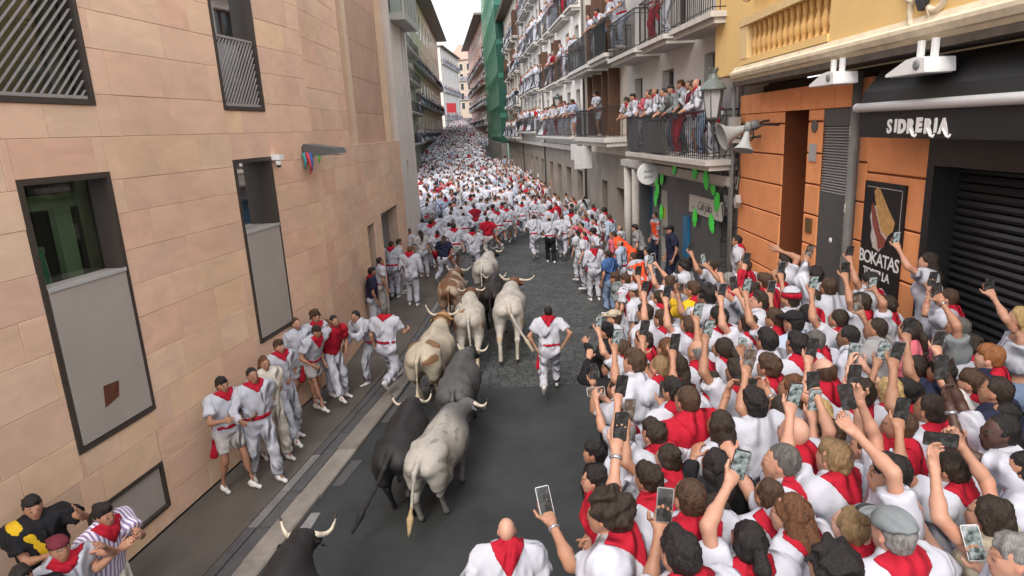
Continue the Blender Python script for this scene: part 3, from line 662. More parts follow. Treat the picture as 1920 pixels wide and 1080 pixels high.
def balcony(par, pl, s0, s1, z, dep=.7, h=1.02, step=.13, solid=None, bars=False, slab=slab_m, r=.009, thick=.14):
    b = MB(); pl.box(b, s0, s1, .002, dep, z-thick*.5, z); pl.box(b, s0+.06, s1-.06, .0025, dep-.1, z-thick, z-thick*.5-.001)
    bal = b.build('balcony', slab, par)
    mb = MB(); n = max(2, int(round((s1-s0-.1)/step))); i0 = .05
    rails = MB(); ring = lambda zz, rr: rails.tube([pl.P(s0+i0, .02, zz), pl.P(s0+i0, dep-i0, zz), pl.P(s1-i0, dep-i0, zz), pl.P(s1-i0, .02, zz)], rr, 5, smooth=False)
    ring(z+h, .02); ring(z+.08, .012); ring(z+h-.12, .010)
    pos = [(s0+i0+(s1-s0-2*i0)*k/n, dep-i0) for k in range(n+1)]
    m = max(2, int((dep-.1)/step)); pos += [(s_, .05+(dep-.1-.02)*k/m) for k in range(m) for s_ in (s0+i0, s1-i0)]
    rails.build('handrail', iron, bal)
    if bars:
        for s_, o in pos:
            q = MB(); q.tube([pl.P(s_, o, z+.02), pl.P(s_, o, z+h)], r, 5, smooth=False, cap=False); q.build('bar', iron, bal)
    else:
        for s_, o in pos: mb.tube([pl.P(s_, o, z+.02), pl.P(s_, o, z+h)], r, 4, smooth=False, cap=False)
        mb.build('railing_bars', iron, bal, kind='stuff')
    if solid:
        for a, c in solid:
            q = MB(); pl.box(q, a, c, dep-i0-.016, dep-i0-.004, z+.08, z+h-.02); q.build('screen_panel', grey_dk, bal)
    return bal
G = empty('cafe_building', RB.P(4, -1, 0), 'grey rendered house with balconies above the cafe front', 'building')
g0, g1 = -.35, 9.0
F1, F2, F3 = 3.98, 6.85, 9.7
dh = [(1.1, 2.1, F1, F1+2.3), (4.3, 5.3, F1, F1+2.2), (7.3, 8.2, F1, F1+2.2)]
dh += [(a, c, F2, F2+2.3) for a, c in ((.6, 1.6), (3.4, 4.4), (6.4, 7.4))]+[(a, c, F3, F3+2) for a, c in ((.6, 1.6), (3.4, 4.4), (6.4, 7.4))]
hole_wall(G, RB, g0, g1, 3.45, 13, dh, grey_w, .4)
for i, h in enumerate(dh): win(G, RB, *h, m=mat('door_grey', (.16, .17, .18), .5) if i < 3 else wood_b, dep=.28)
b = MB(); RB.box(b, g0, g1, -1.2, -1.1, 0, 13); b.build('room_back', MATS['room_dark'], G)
cafe_holes = [(6.0, 7.4, 0, 2.9), (.1, .95, 0, 2.7)]
b = MB(); slab_with_holes(RB, b, g0, g1, 0, 3.449, cafe_holes, -.4, .05); b.build('shop_front', grey_dk, G)
b = MB(); RB.box(b, g0, g1, .051, .30, 3.42, 3.62); RB.box(b, g0, g1, .051, .2, 3.36, 3.419); b.build('shop_cornice', slab_m, G)
b = MB(); RB.box(b, 6.0, 7.4, -.3, -.25, 0, 2.9); b.build('door', mat('blue_door', (.03, .10, .17), .5), G)
b = MB(); RB.box(b, .1, .95, -.3, -.25, 0, 2.7); b.build('door', black_p, G)
for a in (7.6, 8.6): 
    b = MB(); b.tube([RB.P(a, .15, 0), RB.P(a, .15, 3.36)], .13, 10); b.build('column', slab_m, G)
b = MB(); RB.box(b, 4.55, 5.05, .052, .085, .3, 2.9); b.build('pale_board', mat('pale_board', (.33, .33, .30), .7), G)
for k, (a, c) in enumerate(((2.1, .03), (1.55, .0), (1.0, .04))):
    b = MB(); RB.box(b, 4.62+c, 4.95+c, .086, .09, a, a+.32); b.build('poster', mat('poster%d' % k, ((.45, .42, .05), (.12, .12, .1), (.4, .4, .36))[k], .6, var=.4, vscale=12), G)
b = MB(); RB.box(b, 2.75, 3.1, .052, .12, .2, 2.4); b.build('blue_panel', mat('blue_panel', (.02, .16, .32), .4), G)
# balconies of the grey house; the first one carries spectators
bal1 = balcony(G, RB, -.3, 6.2, F1, .85, 1.0, .12, solid=[(4.95, 6.1), (2.6, 4.4)], bars=True, r=.011, thick=.22)
for s0_, s1_ in ((-1.0+.7, 2.3), (2.7, 5.0), (5.4, 8.6)): balcony(G, RB, s0_, s1_, F2, .8, 1.05, .12, r=.010, thick=.22)
balcony(G, RB, .2, 2.1, F3, .7, 1.0, .13); balcony(G, RB, 3.0, 4.9, F3, .7, 1.0, .13); balcony(G, RB, 6.0, 7.9, F3, .7, 1.0, .13)
# cafe name board
q0 = RB.px(1292, 382, .12); q1 = RB.px(1350, 402, .12)
cs = empty('cafe_sign', RB.P(q0[0], .08, q0[1]), 'pale rectangular board with handwritten cafe name on the grey front', 'sign')
b = MB(); RB.box(b, q1[0]-.05, q0[0]+.05, .06, .10, min(q0[1], q1[1])-.17, max(q0[1], q1[1])+.24); b.build('board', mat('sign_pale', (.55, .54, .50), .6, var=.1), cs)
mid = ((q0[0]+q1[0])/2, (q0[1]+q1[1])/2)
lettering('Café Julita', cs, RB, mid[0], .102, mid[1]+.03, .30, mat('ink_grey', (.06, .06, .06), .6), flip=-1, shear=.3, ext=.001, spacing=.8)
for k in (-1, 1): lettering('*', cs, RB, mid[0]+k*.78, .102, mid[1]-.1, .2, MATS['ink_grey'], flip=-1, ext=.001)
# round hanging sign
qs = RB.px(1214, 326, .7)
rs = empty('hanging_sign', RB.P(qs[0], .7, qs[1]), 'round white sign hanging on a bracket over the cafe crowd', 'sign')
b = MB(); b.lathe(RB.P(qs[0]+.04, .7, qs[1]), [(.29, 0), (.30, .02), (.30, .06), (.29, .08)], 24, -RB.d, smooth=False); b.build('disc', mat('sign_white', (.58, .60, .62), .5), rs)
b = MB(); b.tube([RB.P(qs[0], .05, qs[1]+.34), RB.P(qs[0], .95, qs[1]+.34)], .012, 6); b.build('bracket', iron, rs)
PX = Plane(RB.P(qs[0]-.045, 0, 0), -4.0-90, -1)
for k in range(2):
    b = MB(); b.tube([PX.P(.56+.028*j, .006, qs[1]+.07-.15*k+.035*math.sin(j*1.9+k)) for j in range(10)], .008, 5); b.build('scribble', MATS['ink_grey'], rs)
# green cut-out hands
green = mat('neon_green_card', (.09, .93, .10), .6)
gl = [(1240, 338, 0), (1233, 352, 1), (1229, 378, 2), (1240, 392, 3), (1302, 325, 0), (1323, 330, 1), (1337, 355, 2), (1303, 402, 1), (1333, 412, 3), (1264, 318, 0), (1345, 372, 1), (1230, 342, 2)]
pos_t = ['top right of the pair of strips', 'second down on the strip', 'third down on the strip', 'lowest on the strip', 'hung from the cornice centre', 'hung from the cornice beside the sign', 'on the wall above the name board', 'on the left foot of the name board', 'on the right foot of the name board', 'hung under the balcony near the loudspeaker lamp', 'right of the name board', 'top left of the strip']
for k, (x, y, v) in enumerate(gl):
    s_, z_ = RB.px(x, y, .33 if y < 340 and x > 1250 else .12); o = .33 if y < 340 and x > 1250 else .115
    pts = []
    for j in range(10):
        a = math.pi*(1+j/9*1.0); pts.append((.115*math.cos(a), .13*math.sin(a)))
    for j, (fx, fl) in enumerate(((.16, .13), (.095, .27), (.03, .31), (-.035, .28), (-.095, .21))):
        pts += [(fx-.004, fl*.95), (fx-.02, fl), (fx-.038, fl*.92), (fx-.052, .03)]
    rot = rnd.uniform(-.5, .5)+math.pi*(v % 2)
    b = MB(); b.prism([RB.P(s_+1.12*(px_*math.cos(rot)-py_*math.sin(rot)), o, z_+1.12*(px_*math.sin(rot)+py_*math.cos(rot))) for px_, py_ in pts], RB.n*.006)
    c = b.build('paper_hand', green, None, loc=RB.P(s_, o, z_)); tag(c, 'neon green cut-out paper hand, '+pos_t[k], 'decoration', 'green paper hands on the cafe front')
# street lantern on a bracket
q = RB.px(1337, 175, .95); lp = RB.P(q[0], .95, 0); lz0 = RB.px(1335, 222, .95)[1]
sl_ = empty('street_lantern', (*lp[:2], lz0), 'old iron street lantern with frosted glass on a scrolled bracket', 'lamp')
d_iron = mat('lantern_iron', (.06, .07, .07), .4)
b = MB(); b.lathe((*lp[:2], lz0-.02), [(.02, -.25), (.035, -.1), (.09, -.02), (.12, 0), (.12, .03)], 6, smooth=False); b.build('base', d_iron, sl_)
b = MB(); b.lathe((*lp[:2], lz0+.02), [(.115, 0), (.19, .5)], 6, smooth=False); b.build('glass', mat('frosted_glass', (.42, .42, .43), .35), sl_)
for k in range(6):
    a = k*math.pi/3; u = np.array([math.cos(a), math.sin(a), 0]); c0 = np.array([*lp[:2], lz0+.01])
    b = MB(); b.tube([c0+u*.12, c0+u*.198+np.array([0, 0, .5])], .010, 4); b.build('glazing_bar', d_iron, sl_)
b = MB(); b.lathe((*lp[:2], lz0+.52), [(.25, 0), (.25, .03), (.23, .05), (.19, .12), (.13, .18), (.10, .2), (.10, .25), (.07, .28), (.07, .33), (.10, .36), (.02, .37)], 12); b.build('hood', mat('hood_grey', (.11, .13, .125), .4), sl_)
for k in range(6):
    a = k*math.pi/3; b = MB(); b.lathe((lp[0]+.08*math.cos(a), lp[1]+.08*math.sin(a), lz0+.87), [(.015, 0), (.02, .03), (.004, .07)], 6); b.build('finial', d_iron, sl_)
b = MB()
pts = [RB.P(q[0]-.0, .95-.0, lz0-.25)]
for j in range(15): t = j/14; pts.append(RB.P(q[0]-.95*t, .95-.9*t, lz0-.27-.12*math.sin(t*math.pi)))
b.tube(pts, .024, 6); b.build('arm', d_iron, sl_)
for k, (cx, cz, rr) in enumerate(((-.3, .0, .12), (-.55, -.05, .15), (-.8, .05, .2), (-.75, -.35, .16))):
    b = MB(); b.tube([RB.P(q[0]+cx+rr*(1-j/22)*math.cos(j*.55), .95+cx*.95, lz0-.3+cz+rr*(1-j/22)*math.sin(j*.55)) for j in range(17)], .016, 5); b.build('scroll', d_iron, sl_)
# horn loudspeakers
def nrm0(v): return v/np.linalg.norm(v)
for k, (x, y, sz, az) in enumerate(((1380, 247, 1.05, 25), (1398, 262, .75, -20))):
    s_, z_ = RB.px(x, y, .9); c0 = RB.P(s_, .9, z_); a = R(205+az); ax = np.array([math.sin(a)*-.9, math.cos(a)*.9, -.25]); 
    ax = nrm0(RB.n*.95+RB.d*.05+np.array([0, 0, -.28])) if k == 0 else nrm0(RB.n*.25-RB.d*.2+np.array([0, 0, -.9]))
    sp = empty('horn_loudspeaker', c0, ['large grey horn loudspeaker pointing along the street by the lantern', 'smaller grey horn loudspeaker behind the large one'][k], 'loudspeaker', 'horn loudspeakers on the corner bracket')
    hm = mat('horn_grey', (.34, .35, .35), .5)
    b = MB(); b.lathe(c0, [(.05*sz, -.22*sz), (.07*sz, -.1*sz), (.09*sz, 0), (.15*sz, .14*sz), (.24*sz, .25*sz), (.25*sz, .26*sz), (.22*sz, .25*sz), (.06*sz, .02*sz)], 16, ax); b.build('horn', hm, sp)
    b = MB(); b.lathe(c0, [(.07*sz, -.4*sz), (.085*sz, -.36*sz), (.085*sz, -.2*sz)], 12, ax); b.build('driver', mat('driver_grey', (.2, .21, .21), .5), sp)
    b = MB(); b.tube([c0-ax*.2*sz, c0-ax*.2*sz-RB.n*.3+np.array([0, 0, .1]), RB.P(s_-.3, .05, z_+.2)], .02, 5); b.build('bracket', iron, sp)
cb = empty('corner_pipes', RB.P(-.2, .1, 2), 'dark pipes and hanging cables on the grey house corner', 'pipe')
for k in range(3):
    b = MB(); b.tube([RB.P(-.12-.1*k, .08+.03*k, .2), RB.P(-.12-.1*k, .08+.03*k, 5), RB.P(-.1-.08*k, .1, 8)], .03, 6); b.build('pipe', conduit, cb)
for k in range(6):
    z = 4.3-.35*k; b = MB(); b.tube([RB.P(.1-.05*k, .1, z), RB.P(.25, .25, z-.3), RB.P(.05+.06*k, .2, z-.75), RB.P(-.2, .1, z-.6)], .012, 5); b.build('cable', MATS['cable_black'], cb)
b = MB(); RB.box(b, 0, .3, .1, .2, 2.95, 3.2); b.build('box', MATS['knob_grey'], cb)

# ------------------------------------------------------------------ right: cream house, white house, green netted scaffold
CR = empty('cream_house', RB.P(12, -1, 0), 'cream house with tall brown shutters and an empty iron balcony', 'house')
c0_, c1_ = 9.0, 16.6
hs = [(10.2, 11.3, 4.4, 6.75), (12.9, 14.0, 4.4, 6.75), (10.2, 11.3, 7.25, 9.5), (12.9, 14.0, 7.25, 9.5), (10.2, 11.3, 10.2, 12.3), (12.9, 14.0, 10.2, 12.3)]
hole_wall(CR, RB, c0_, c1_, 3.7, 14, hs, cream_w)
hole_wall(CR, RB, c0_, c1_, 0, 3.699, [(9.7, 10.9, 0, 2.5), (12.4, 13.4, 1.1, 2.6)], stone_g)
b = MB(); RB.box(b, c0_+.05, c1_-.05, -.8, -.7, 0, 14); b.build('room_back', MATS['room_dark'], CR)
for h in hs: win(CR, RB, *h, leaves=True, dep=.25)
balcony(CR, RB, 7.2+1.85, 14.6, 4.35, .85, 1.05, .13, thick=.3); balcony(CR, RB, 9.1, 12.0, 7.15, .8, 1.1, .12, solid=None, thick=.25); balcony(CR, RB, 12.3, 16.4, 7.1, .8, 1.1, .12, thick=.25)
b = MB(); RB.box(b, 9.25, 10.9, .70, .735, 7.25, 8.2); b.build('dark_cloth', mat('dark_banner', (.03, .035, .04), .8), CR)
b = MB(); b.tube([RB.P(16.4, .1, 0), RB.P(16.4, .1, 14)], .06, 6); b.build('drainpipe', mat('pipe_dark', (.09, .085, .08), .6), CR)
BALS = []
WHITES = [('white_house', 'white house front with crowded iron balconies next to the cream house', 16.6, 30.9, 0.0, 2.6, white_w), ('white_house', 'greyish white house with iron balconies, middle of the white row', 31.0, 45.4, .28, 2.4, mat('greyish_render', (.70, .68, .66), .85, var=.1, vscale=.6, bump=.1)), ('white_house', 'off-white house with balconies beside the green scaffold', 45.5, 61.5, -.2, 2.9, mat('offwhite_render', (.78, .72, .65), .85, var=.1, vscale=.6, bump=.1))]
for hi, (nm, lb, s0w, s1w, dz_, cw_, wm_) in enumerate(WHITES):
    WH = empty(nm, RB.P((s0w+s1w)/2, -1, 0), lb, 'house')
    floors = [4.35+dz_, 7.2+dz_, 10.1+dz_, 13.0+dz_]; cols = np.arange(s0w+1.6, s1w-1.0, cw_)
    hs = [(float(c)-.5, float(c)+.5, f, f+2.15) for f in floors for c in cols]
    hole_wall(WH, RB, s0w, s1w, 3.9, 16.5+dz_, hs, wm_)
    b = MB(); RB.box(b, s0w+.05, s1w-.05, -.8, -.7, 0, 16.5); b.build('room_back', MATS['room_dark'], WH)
    for h in hs: win(WH, RB, *h, dep=.22, m=wood_b if rnd.random() < .6 else mat('door_green', (.1, .12, .11), .5), trim=trim_m, leaves=rnd.random() < .12)
    gh = [(float(c)-.75, float(c)+.75, .0, 2.7) for c in np.arange(s0w+1.8, s1w-1, 3.3)]
    hole_wall(WH, RB, s0w, s1w, 0, 3.65, gh, stone_g)
    b = MB(); RB.box(b, s0w, s1w, .001, .3, 3.651, 3.9); b.build('cornice', slab_m, WH)
    for k, h in enumerate(gh):
        b = MB(); RB.box(b, h[0], h[1], -.3, -.25, 0, 2.7); b.build('shop_door', [grey_dk, wood_b, dark_win, mat('red_shop', (.3, .05, .04), .6)][(k+hi) % 4], WH)
    for fi, f in enumerate(floors):
        if fi == 0 and hi < 2: segs = [(s0w+.3, s1w-.4)]
        else:
            segs = []; k = 0
            while k < len(cols):
                m = min(1 if (k+fi+hi) % 3 else 2, len(cols)-k); segs.append((float(cols[k])-.95, float(cols[k+m-1])+.95)); k += m
        for a, c in segs:
            dp = .7 if fi == 0 else .5
            balcony(WH, RB, a, c, f-.02, dp, 1.0, .15 if a < 32 else .24, thick=.2, r=.007); BALS.append((RB, a, c, f-.02, dp, fi))
    for c in (s0w+.14, s1w-.16): b = MB(); RB.box(b, c-.12, c+.12, .001, .09, 3.91, 16.4); b.build('pilaster', trim_m, WH)
    b = MB(); b.tube([RB.P(s1w-.45, .12, 0), RB.P(s1w-.45, .12, 16)], .05, 6); b.build('drainpipe', mat('pipe_dark', (.09, .085, .08), .6), WH)
    b = MB(); RB.box(b, s0w, s1w, .001, .9, 16.5+dz_, 16.8+dz_); b.build('eave', wood_b, WH)
for k, s_ in enumerate((21.0, 42.5)):
    ll = empty('wall_lantern', RB.P(s_, .6, 5.8), ['black wall lantern above the crowded first balcony of the white house', 'far black wall lantern near the green scaffold'][k], 'lamp')
    c_ = RB.P(s_, .6, 5.9)
    b = MB(); b.lathe(c_, [(.08, 0), (.16, .35)], 6, smooth=False); b.build('glass', MATS['frosted_glass'], ll)
    b = MB(); b.lathe(c_, [(.22, .36), (.2, .42), (.1, .52), (.03, .62)], 8); b.build('hood', d_iron, ll)
    b = MB(); b.tube([c_, RB.P(s_, .5, 5.6), RB.P(s_, .02, 5.5)], .025, 5); b.build('arm', d_iron, ll)
# hanging banners above a shop
for k, (x, y, sz) in enumerate(((1082, 282, .55), (1098, 291, .75))):
    s_, z_ = RB.px(x, y, .8); bn = MB(); RB.box(bn, s_-.02, s_+.02, .55, .55+.95*sz, z_-.7*sz, z_+.5*sz)
    o = bn.build('banner', mat('banner_cloth', (.5, .5, .52), .8, var=.1), None, loc=RB.P(s_, .8, z_)); tag(o, ['nearer pale banner hanging over the shop door', 'second pale banner, just in front of the first'][k] if False else ['small pale banner over the red shop', 'larger pale banner next to the cream house'][k], 'banner')
GS = empty('scaffold_building', RB.P(70, -1, 0), 'tall building wrapped in dark green scaffold netting', 'building')
s2, s3 = 61.6, 95.0
net = mat('green_net', (.008, .06, .043), .75, var=.15, vscale=.6, bump=.2, bscale=20); net2 = mat('green_net_band', (.03, .14, .10), .7)
b = MB(); RB.box(b, s2, s2+.08, -2, .95, 3.5, 33); b.build('end_net', net, GS)
for z in (6.2, 10.5, 14, 18, 22):
    b = MB(); RB.box(b, s2-.03, s2, -2, .95, z, z+.5); b.build('net_band', net2, GS)
b = MB(); RB.box(b, s2+.1, s3, -1, .3, 0, 33); b.build('wall', mat('scaffold_wall', (.34, .46, .40), .8), GS)
for k in range(14):
    s_ = s2+.5+k*2.5; b = MB(); b.tube([RB.P(s_, .85, .3), RB.P(s_, .85, 33)], .05, 5); b.build('pole', mat('scaffold_pole', (.10, .26, .19), .5), GS)
for f in range(8):
    z = 4+f*3.6; b = MB(); RB.box(b, s2+.1, s3, .31, .85, z, z+.1); b.build('deck', MATS['scaffold_pole'], GS)
    b = MB(); RB.box(b, s2+.1, s3, .82, .85, z+.95, z+1.05); b.build('guard_rail', MATS['scaffold_pole'], GS)
    for k in range(7):
        s_ = s2+2+k*4.6; b = MB(); RB.box(b, s_, s_+1.6, .301, .33, z+.6, z+2.9); b.build('window', mat('scaf_win', (.12, .2, .17), .3), GS)
b = MB(); RB.box(b, s2+.1, s3, .35, .95, .3, 3.4); b.build('hoarding', mat('hoarding_dark', (.16, .15, .14), .8), GS)

# ------------------------------------------------------------------ the far end of the street
def plane2(a, c, side): return Plane(a, math.degrees(math.atan2(c[0]-a[0], c[1]-a[1])), side)
FAR_N = [0]
def house(label, pl, s0, s1, zb, zt, wallm, nfl, ncol, wallth=8, eave=None, eave_m=wood_b, bal_floors=(), win_m=dark_win, z1st=4.0, bdep=.7, ww=1.1, name='house', band=None):
    h = empty(name, pl.P((s0+s1)/2, -2, zb), label, name)
    b = MB(); pl.box(b, s0, s1, -wallth, 0, zb, zt); b.build('wall', wallm, h)
    fh = (zt-zb-z1st-.4)/nfl; cw = (s1-s0)/ncol
    for f in range(nfl):
        z = zb+z1st+f*fh
        for c in range(ncol):
            s_ = s0+cw*(c+.5); b = MB(); pl.box(b, s_-ww/2-.1, s_+ww/2+.1, .003, .06, z, z+fh*.72); wn = b.build('window', trim_m, h)
            b = MB(); pl.box(b, s_-ww/2, s_+ww/2, .061, .09, z+.05, z+fh*.68); b.build('pane', win_m, wn)
        if f in bal_floors: balcony(h, pl, s0+.4, s1-.4, z-.05, bdep, 1.0, .3, thick=.25); BALS.append((pl, s0+.4, s1-.4, z-.05, bdep, f))
    if eave: b = MB(); pl.box(b, s0-.3, s1+.3, -wallth, eave, zt+.002, zt+.35); b.build('eave', eave_m, h)
    if band: b = MB(); pl.box(b, s0+.02, s1-.02, .004, .12, zb+.1, zb+z1st-.4); b.build('plinth', band, h)
    return h
LFp = plane2(atd(800, 0, 96)-np.array([2.2, 0, 0]), atd(838, 90, 150)-np.array([2.2, 0, 0]), 1)
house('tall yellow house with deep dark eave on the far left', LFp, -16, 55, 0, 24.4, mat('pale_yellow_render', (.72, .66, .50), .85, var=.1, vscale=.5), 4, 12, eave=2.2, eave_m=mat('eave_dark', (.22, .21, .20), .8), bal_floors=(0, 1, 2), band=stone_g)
NLp = Plane((-8.9, 45), -2.0, 1)
house('narrow dark balconied house just past the stone building', NLp, 4, 34, 0, 17, mat('grey_brown_render', (.5, .47, .42), .85, var=.1), 4, 5, bal_floors=(0, 1, 2, 3), bdep=.8)
ew = plane2(atd(829, 150, 196), atd(856, 150, 226), 1)
house('white five storey house at the end of the street', ew, 0, 36, 5, 29, mat('far_white', (.58, .56, .52), .85), 5, 6, eave=1.0, bal_floors=(0, 2, 4))
pA, pB = atd(846, 150, 275), atd(900, 150, 268); ce = plane2(pA, pB, 1)
hh = house('beige house with a pink tiled roof closing the street', ce, 0, 14, 10, 33, mat('far_beige', (.46, .38, .31), .85), 5, 4, bal_floors=(1, 3), ww=1.5)
b = MB(); P_ = ce.P; b.add([P_(-1, .6, 33), P_(15, .6, 33), P_(15, -8, 40), P_(-1, -8, 40), P_(15, -16, 33), P_(-1, -16, 33)], [(0, 1, 2, 3), (3, 2, 4, 5), (0, 3, 5), (1, 4, 2)]); b.build('roof', mat('roof_pink', (.42, .27, .22), .85, var=.1), hh)
RFp = plane2(atd(905, 150, 110)+np.array([1.4, 0, 0]), atd(871, 80, 156)+np.array([1.4, 0, 0]), -1)
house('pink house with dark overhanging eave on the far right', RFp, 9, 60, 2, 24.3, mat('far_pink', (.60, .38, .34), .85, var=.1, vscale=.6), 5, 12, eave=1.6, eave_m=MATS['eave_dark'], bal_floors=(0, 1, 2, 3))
house('narrow orange-yellow house between the pink house and the scaffold', RFp, -2, 8.9, 1, 27, mat('far_ochre', (.66, .48, .25), .85, var=.1), 5, 3, bal_floors=(0, 1, 2, 3))
o = MB(); q = atd(855, 203, 190); 
rb = empty('red_banner', q, 'red banner stretched across the far end of the street', 'banner')
c = atd(838, 203, 190); e = atd(855, 203, 190)
b = MB(); b.hexa([c+(0, 0, -1.2), e+(0, 0, -1.2), e+(0, .1, -1.2), c+(0, .1, -1.2), c+(0, 0, 1.4), e+(0, 0, 1.4), e+(0, .1, 1.4), c+(0, .1, 1.4)]); b.build('cloth', mat('banner_red', (.33, .02, .03), .7), rb)
for p_ in (c, e): b = MB(); b.tube([p_+(0, .2, 1.6), (p_[0], p_[1]+.2, float(gz(p_[1])))], .06, 6); b.build('pole', iron, rb)
# ------------------------------------------------------------------ smooth bodies: blended round cones turned into one surface
def nrm(v): v = np.asarray(v, float); return v/(np.linalg.norm(v)+1e-12)
class Sdf:
    def __init__(s): s.p = []
    def cone(s, a, b, ra, rb, k=.03, flat=None, cuts=None, sub=False):
        flat = None if flat is None else (np.asarray(flat[0], float), flat[1]); s.p.append(('c', np.asarray(a, float), np.asarray(b, float), ra, rb, k, flat, cuts, sub)); return s
    def ball(s, a, r, k=.03, flat=None, cuts=None, sub=False): return s.cone(a, np.asarray(a, float)+1e-5, r, r, k, flat, cuts, sub)
    def ell(s, c, M, r, k=.03, cuts=None, sub=False):      # M rows = axes
        s.p.append(('e', np.asarray(c, float), np.asarray(M, float), np.asarray(r, float), None, k, None, cuts, sub)); return s
    def field(s, h, cuts=(), noise=None, lo=None, hi=None, grow=0.0, cutnoise=None):
        bl, bh = [], []
        for q in s.p:
            if q[0] == 'c': m = max(q[3], q[4])*(1.0 if q[6] is None else 1.0)+grow; bl.append(np.minimum(q[1], q[2])-m); bh.append(np.maximum(q[1], q[2])+m)
            else: m = max(q[3])+grow; bl.append(q[1]-m); bh.append(q[1]+m)
        L0 = np.min([b_ for b_, q in zip(bl, s.p) if not q[8]], axis=0)-2.5*h; H0 = np.max([b_ for b_, q in zip(bh, s.p) if not q[8]], axis=0)+2.5*h
        if lo is not None: L0 = np.maximum(L0, lo)
        if hi is not None: H0 = np.minimum(H0, hi)
        n = np.maximum(np.ceil((H0-L0)/h).astype(int)+1, 2)
        f = np.full(n, .5, np.float32); ax = [L0[i]+h*np.arange(n[i]) for i in range(3)]
        for q, l, u in zip(s.p, bl, bh):
            k = q[5]; mg = k+2*h
            i0 = np.clip(np.floor((l-mg-L0)/h).astype(int), 0, n); i1 = np.clip(np.ceil((u+mg-L0)/h).astype(int)+1, 0, n)
            if (i1 <= i0).any(): continue
            X = ax[0][i0[0]:i1[0], None, None]; Y = ax[1][None, i0[1]:i1[1], None]; Z = ax[2][None, None, i0[2]:i1[2]]
            if q[0] == 'c':
                a, b = q[1], q[2]; x, y, z = X-a[0], Y-a[1], Z-a[2]; ba = b-a
                if q[6] is not None:
                    nn, sc = q[6]; w = (x*nn[0]+y*nn[1]+z*nn[2])*(sc-1); x = x+w*nn[0]; y = y+w*nn[1]; z = z+w*nn[2]
                    wb = (ba@nn)*(sc-1); ba = ba+wb*nn
                t = np.clip((x*ba[0]+y*ba[1]+z*ba[2])/(ba@ba+1e-12), 0, 1)
                d = np.sqrt((x-t*ba[0])**2+(y-t*ba[1])**2+(z-t*ba[2])**2)-(q[3]+t*(q[4]-q[3]))-grow
            else:
                c, M_, r = q[1], q[2], q[3]+grow; x, y, z = X-c[0], Y-c[1], Z-c[2]
                e = [(x*M_[i][0]+y*M_[i][1]+z*M_[i][2])/r[i] for i in range(3)]
                l_ = np.sqrt(e[0]**2+e[1]**2+e[2]**2); g_ = np.sqrt((e[0]/r[0])**2+(e[1]/r[1])**2+(e[2]/r[2])**2)+1e-9
                d = l_*(l_-1)/g_
            if q[7]:
                for (pt, nn) in q[7]: d = np.maximum(d, (X-pt[0])*nn[0]+(Y-pt[1])*nn[1]+(Z-pt[2])*nn[2])
            g = f[i0[0]:i1[0], i0[1]:i1[1], i0[2]:i1[2]]
            if q[8]: g[...] = np.maximum(g, -d)
            else:
                hh = np.maximum(k-np.abs(g-d), 0)/k; g[...] = np.minimum(g, d)-hh*hh*k*.25
        X, Y, Z = ax[0][:, None, None], ax[1][None, :, None], ax[2][None, None, :]
        if noise:
            ridge = len(noise) > 3; amp, fr, sd = noise[:3]; r_ = np.random.RandomState(sd); w_ = 0
            for j in range(4):
                d_ = nrm(r_.randn(3))*fr*(.7+.8*r_.rand()); e_ = nrm(r_.randn(3))*fr*.45; ph = X*d_[0]+Y*d_[1]+Z*d_[2]+6.28*r_.rand()+1.5*np.sin(X*e_[0]+Y*e_[1]+Z*e_[2]+6.28*r_.rand()); w_ = w_+(1.2-2.4*np.abs(np.sin(ph*.5))**.7 if ridge else np.sin(ph))
            f += (amp*.5*w_).astype(np.float32)
        cn = 0
        if cutnoise:
            amp, fr, sd = cutnoise; r_ = np.random.RandomState(sd+77)
            for j in range(3):
                d_ = nrm(r_.randn(3))*fr*(.6+.9*r_.rand()); cn = cn+amp*.6*np.sin(X*d_[0]+Y*d_[1]+Z*d_[2]+6.28*r_.rand())
        for (pt, nn) in cuts: f = np.maximum(f, (X-pt[0])*nn[0]+(Y-pt[1])*nn[1]+(Z-pt[2])*nn[2]+cn)
        return f, L0
CORN = [(0, 0, 0), (1, 0, 0), (0, 1, 0), (1, 1, 0), (0, 0, 1), (1, 0, 1), (0, 1, 1), (1, 1, 1)]
EDG = [(0, 1), (2, 3), (4, 5), (6, 7), (0, 2), (1, 3), (4, 6), (5, 7), (0, 4), (1, 5), (2, 6), (3, 7)]
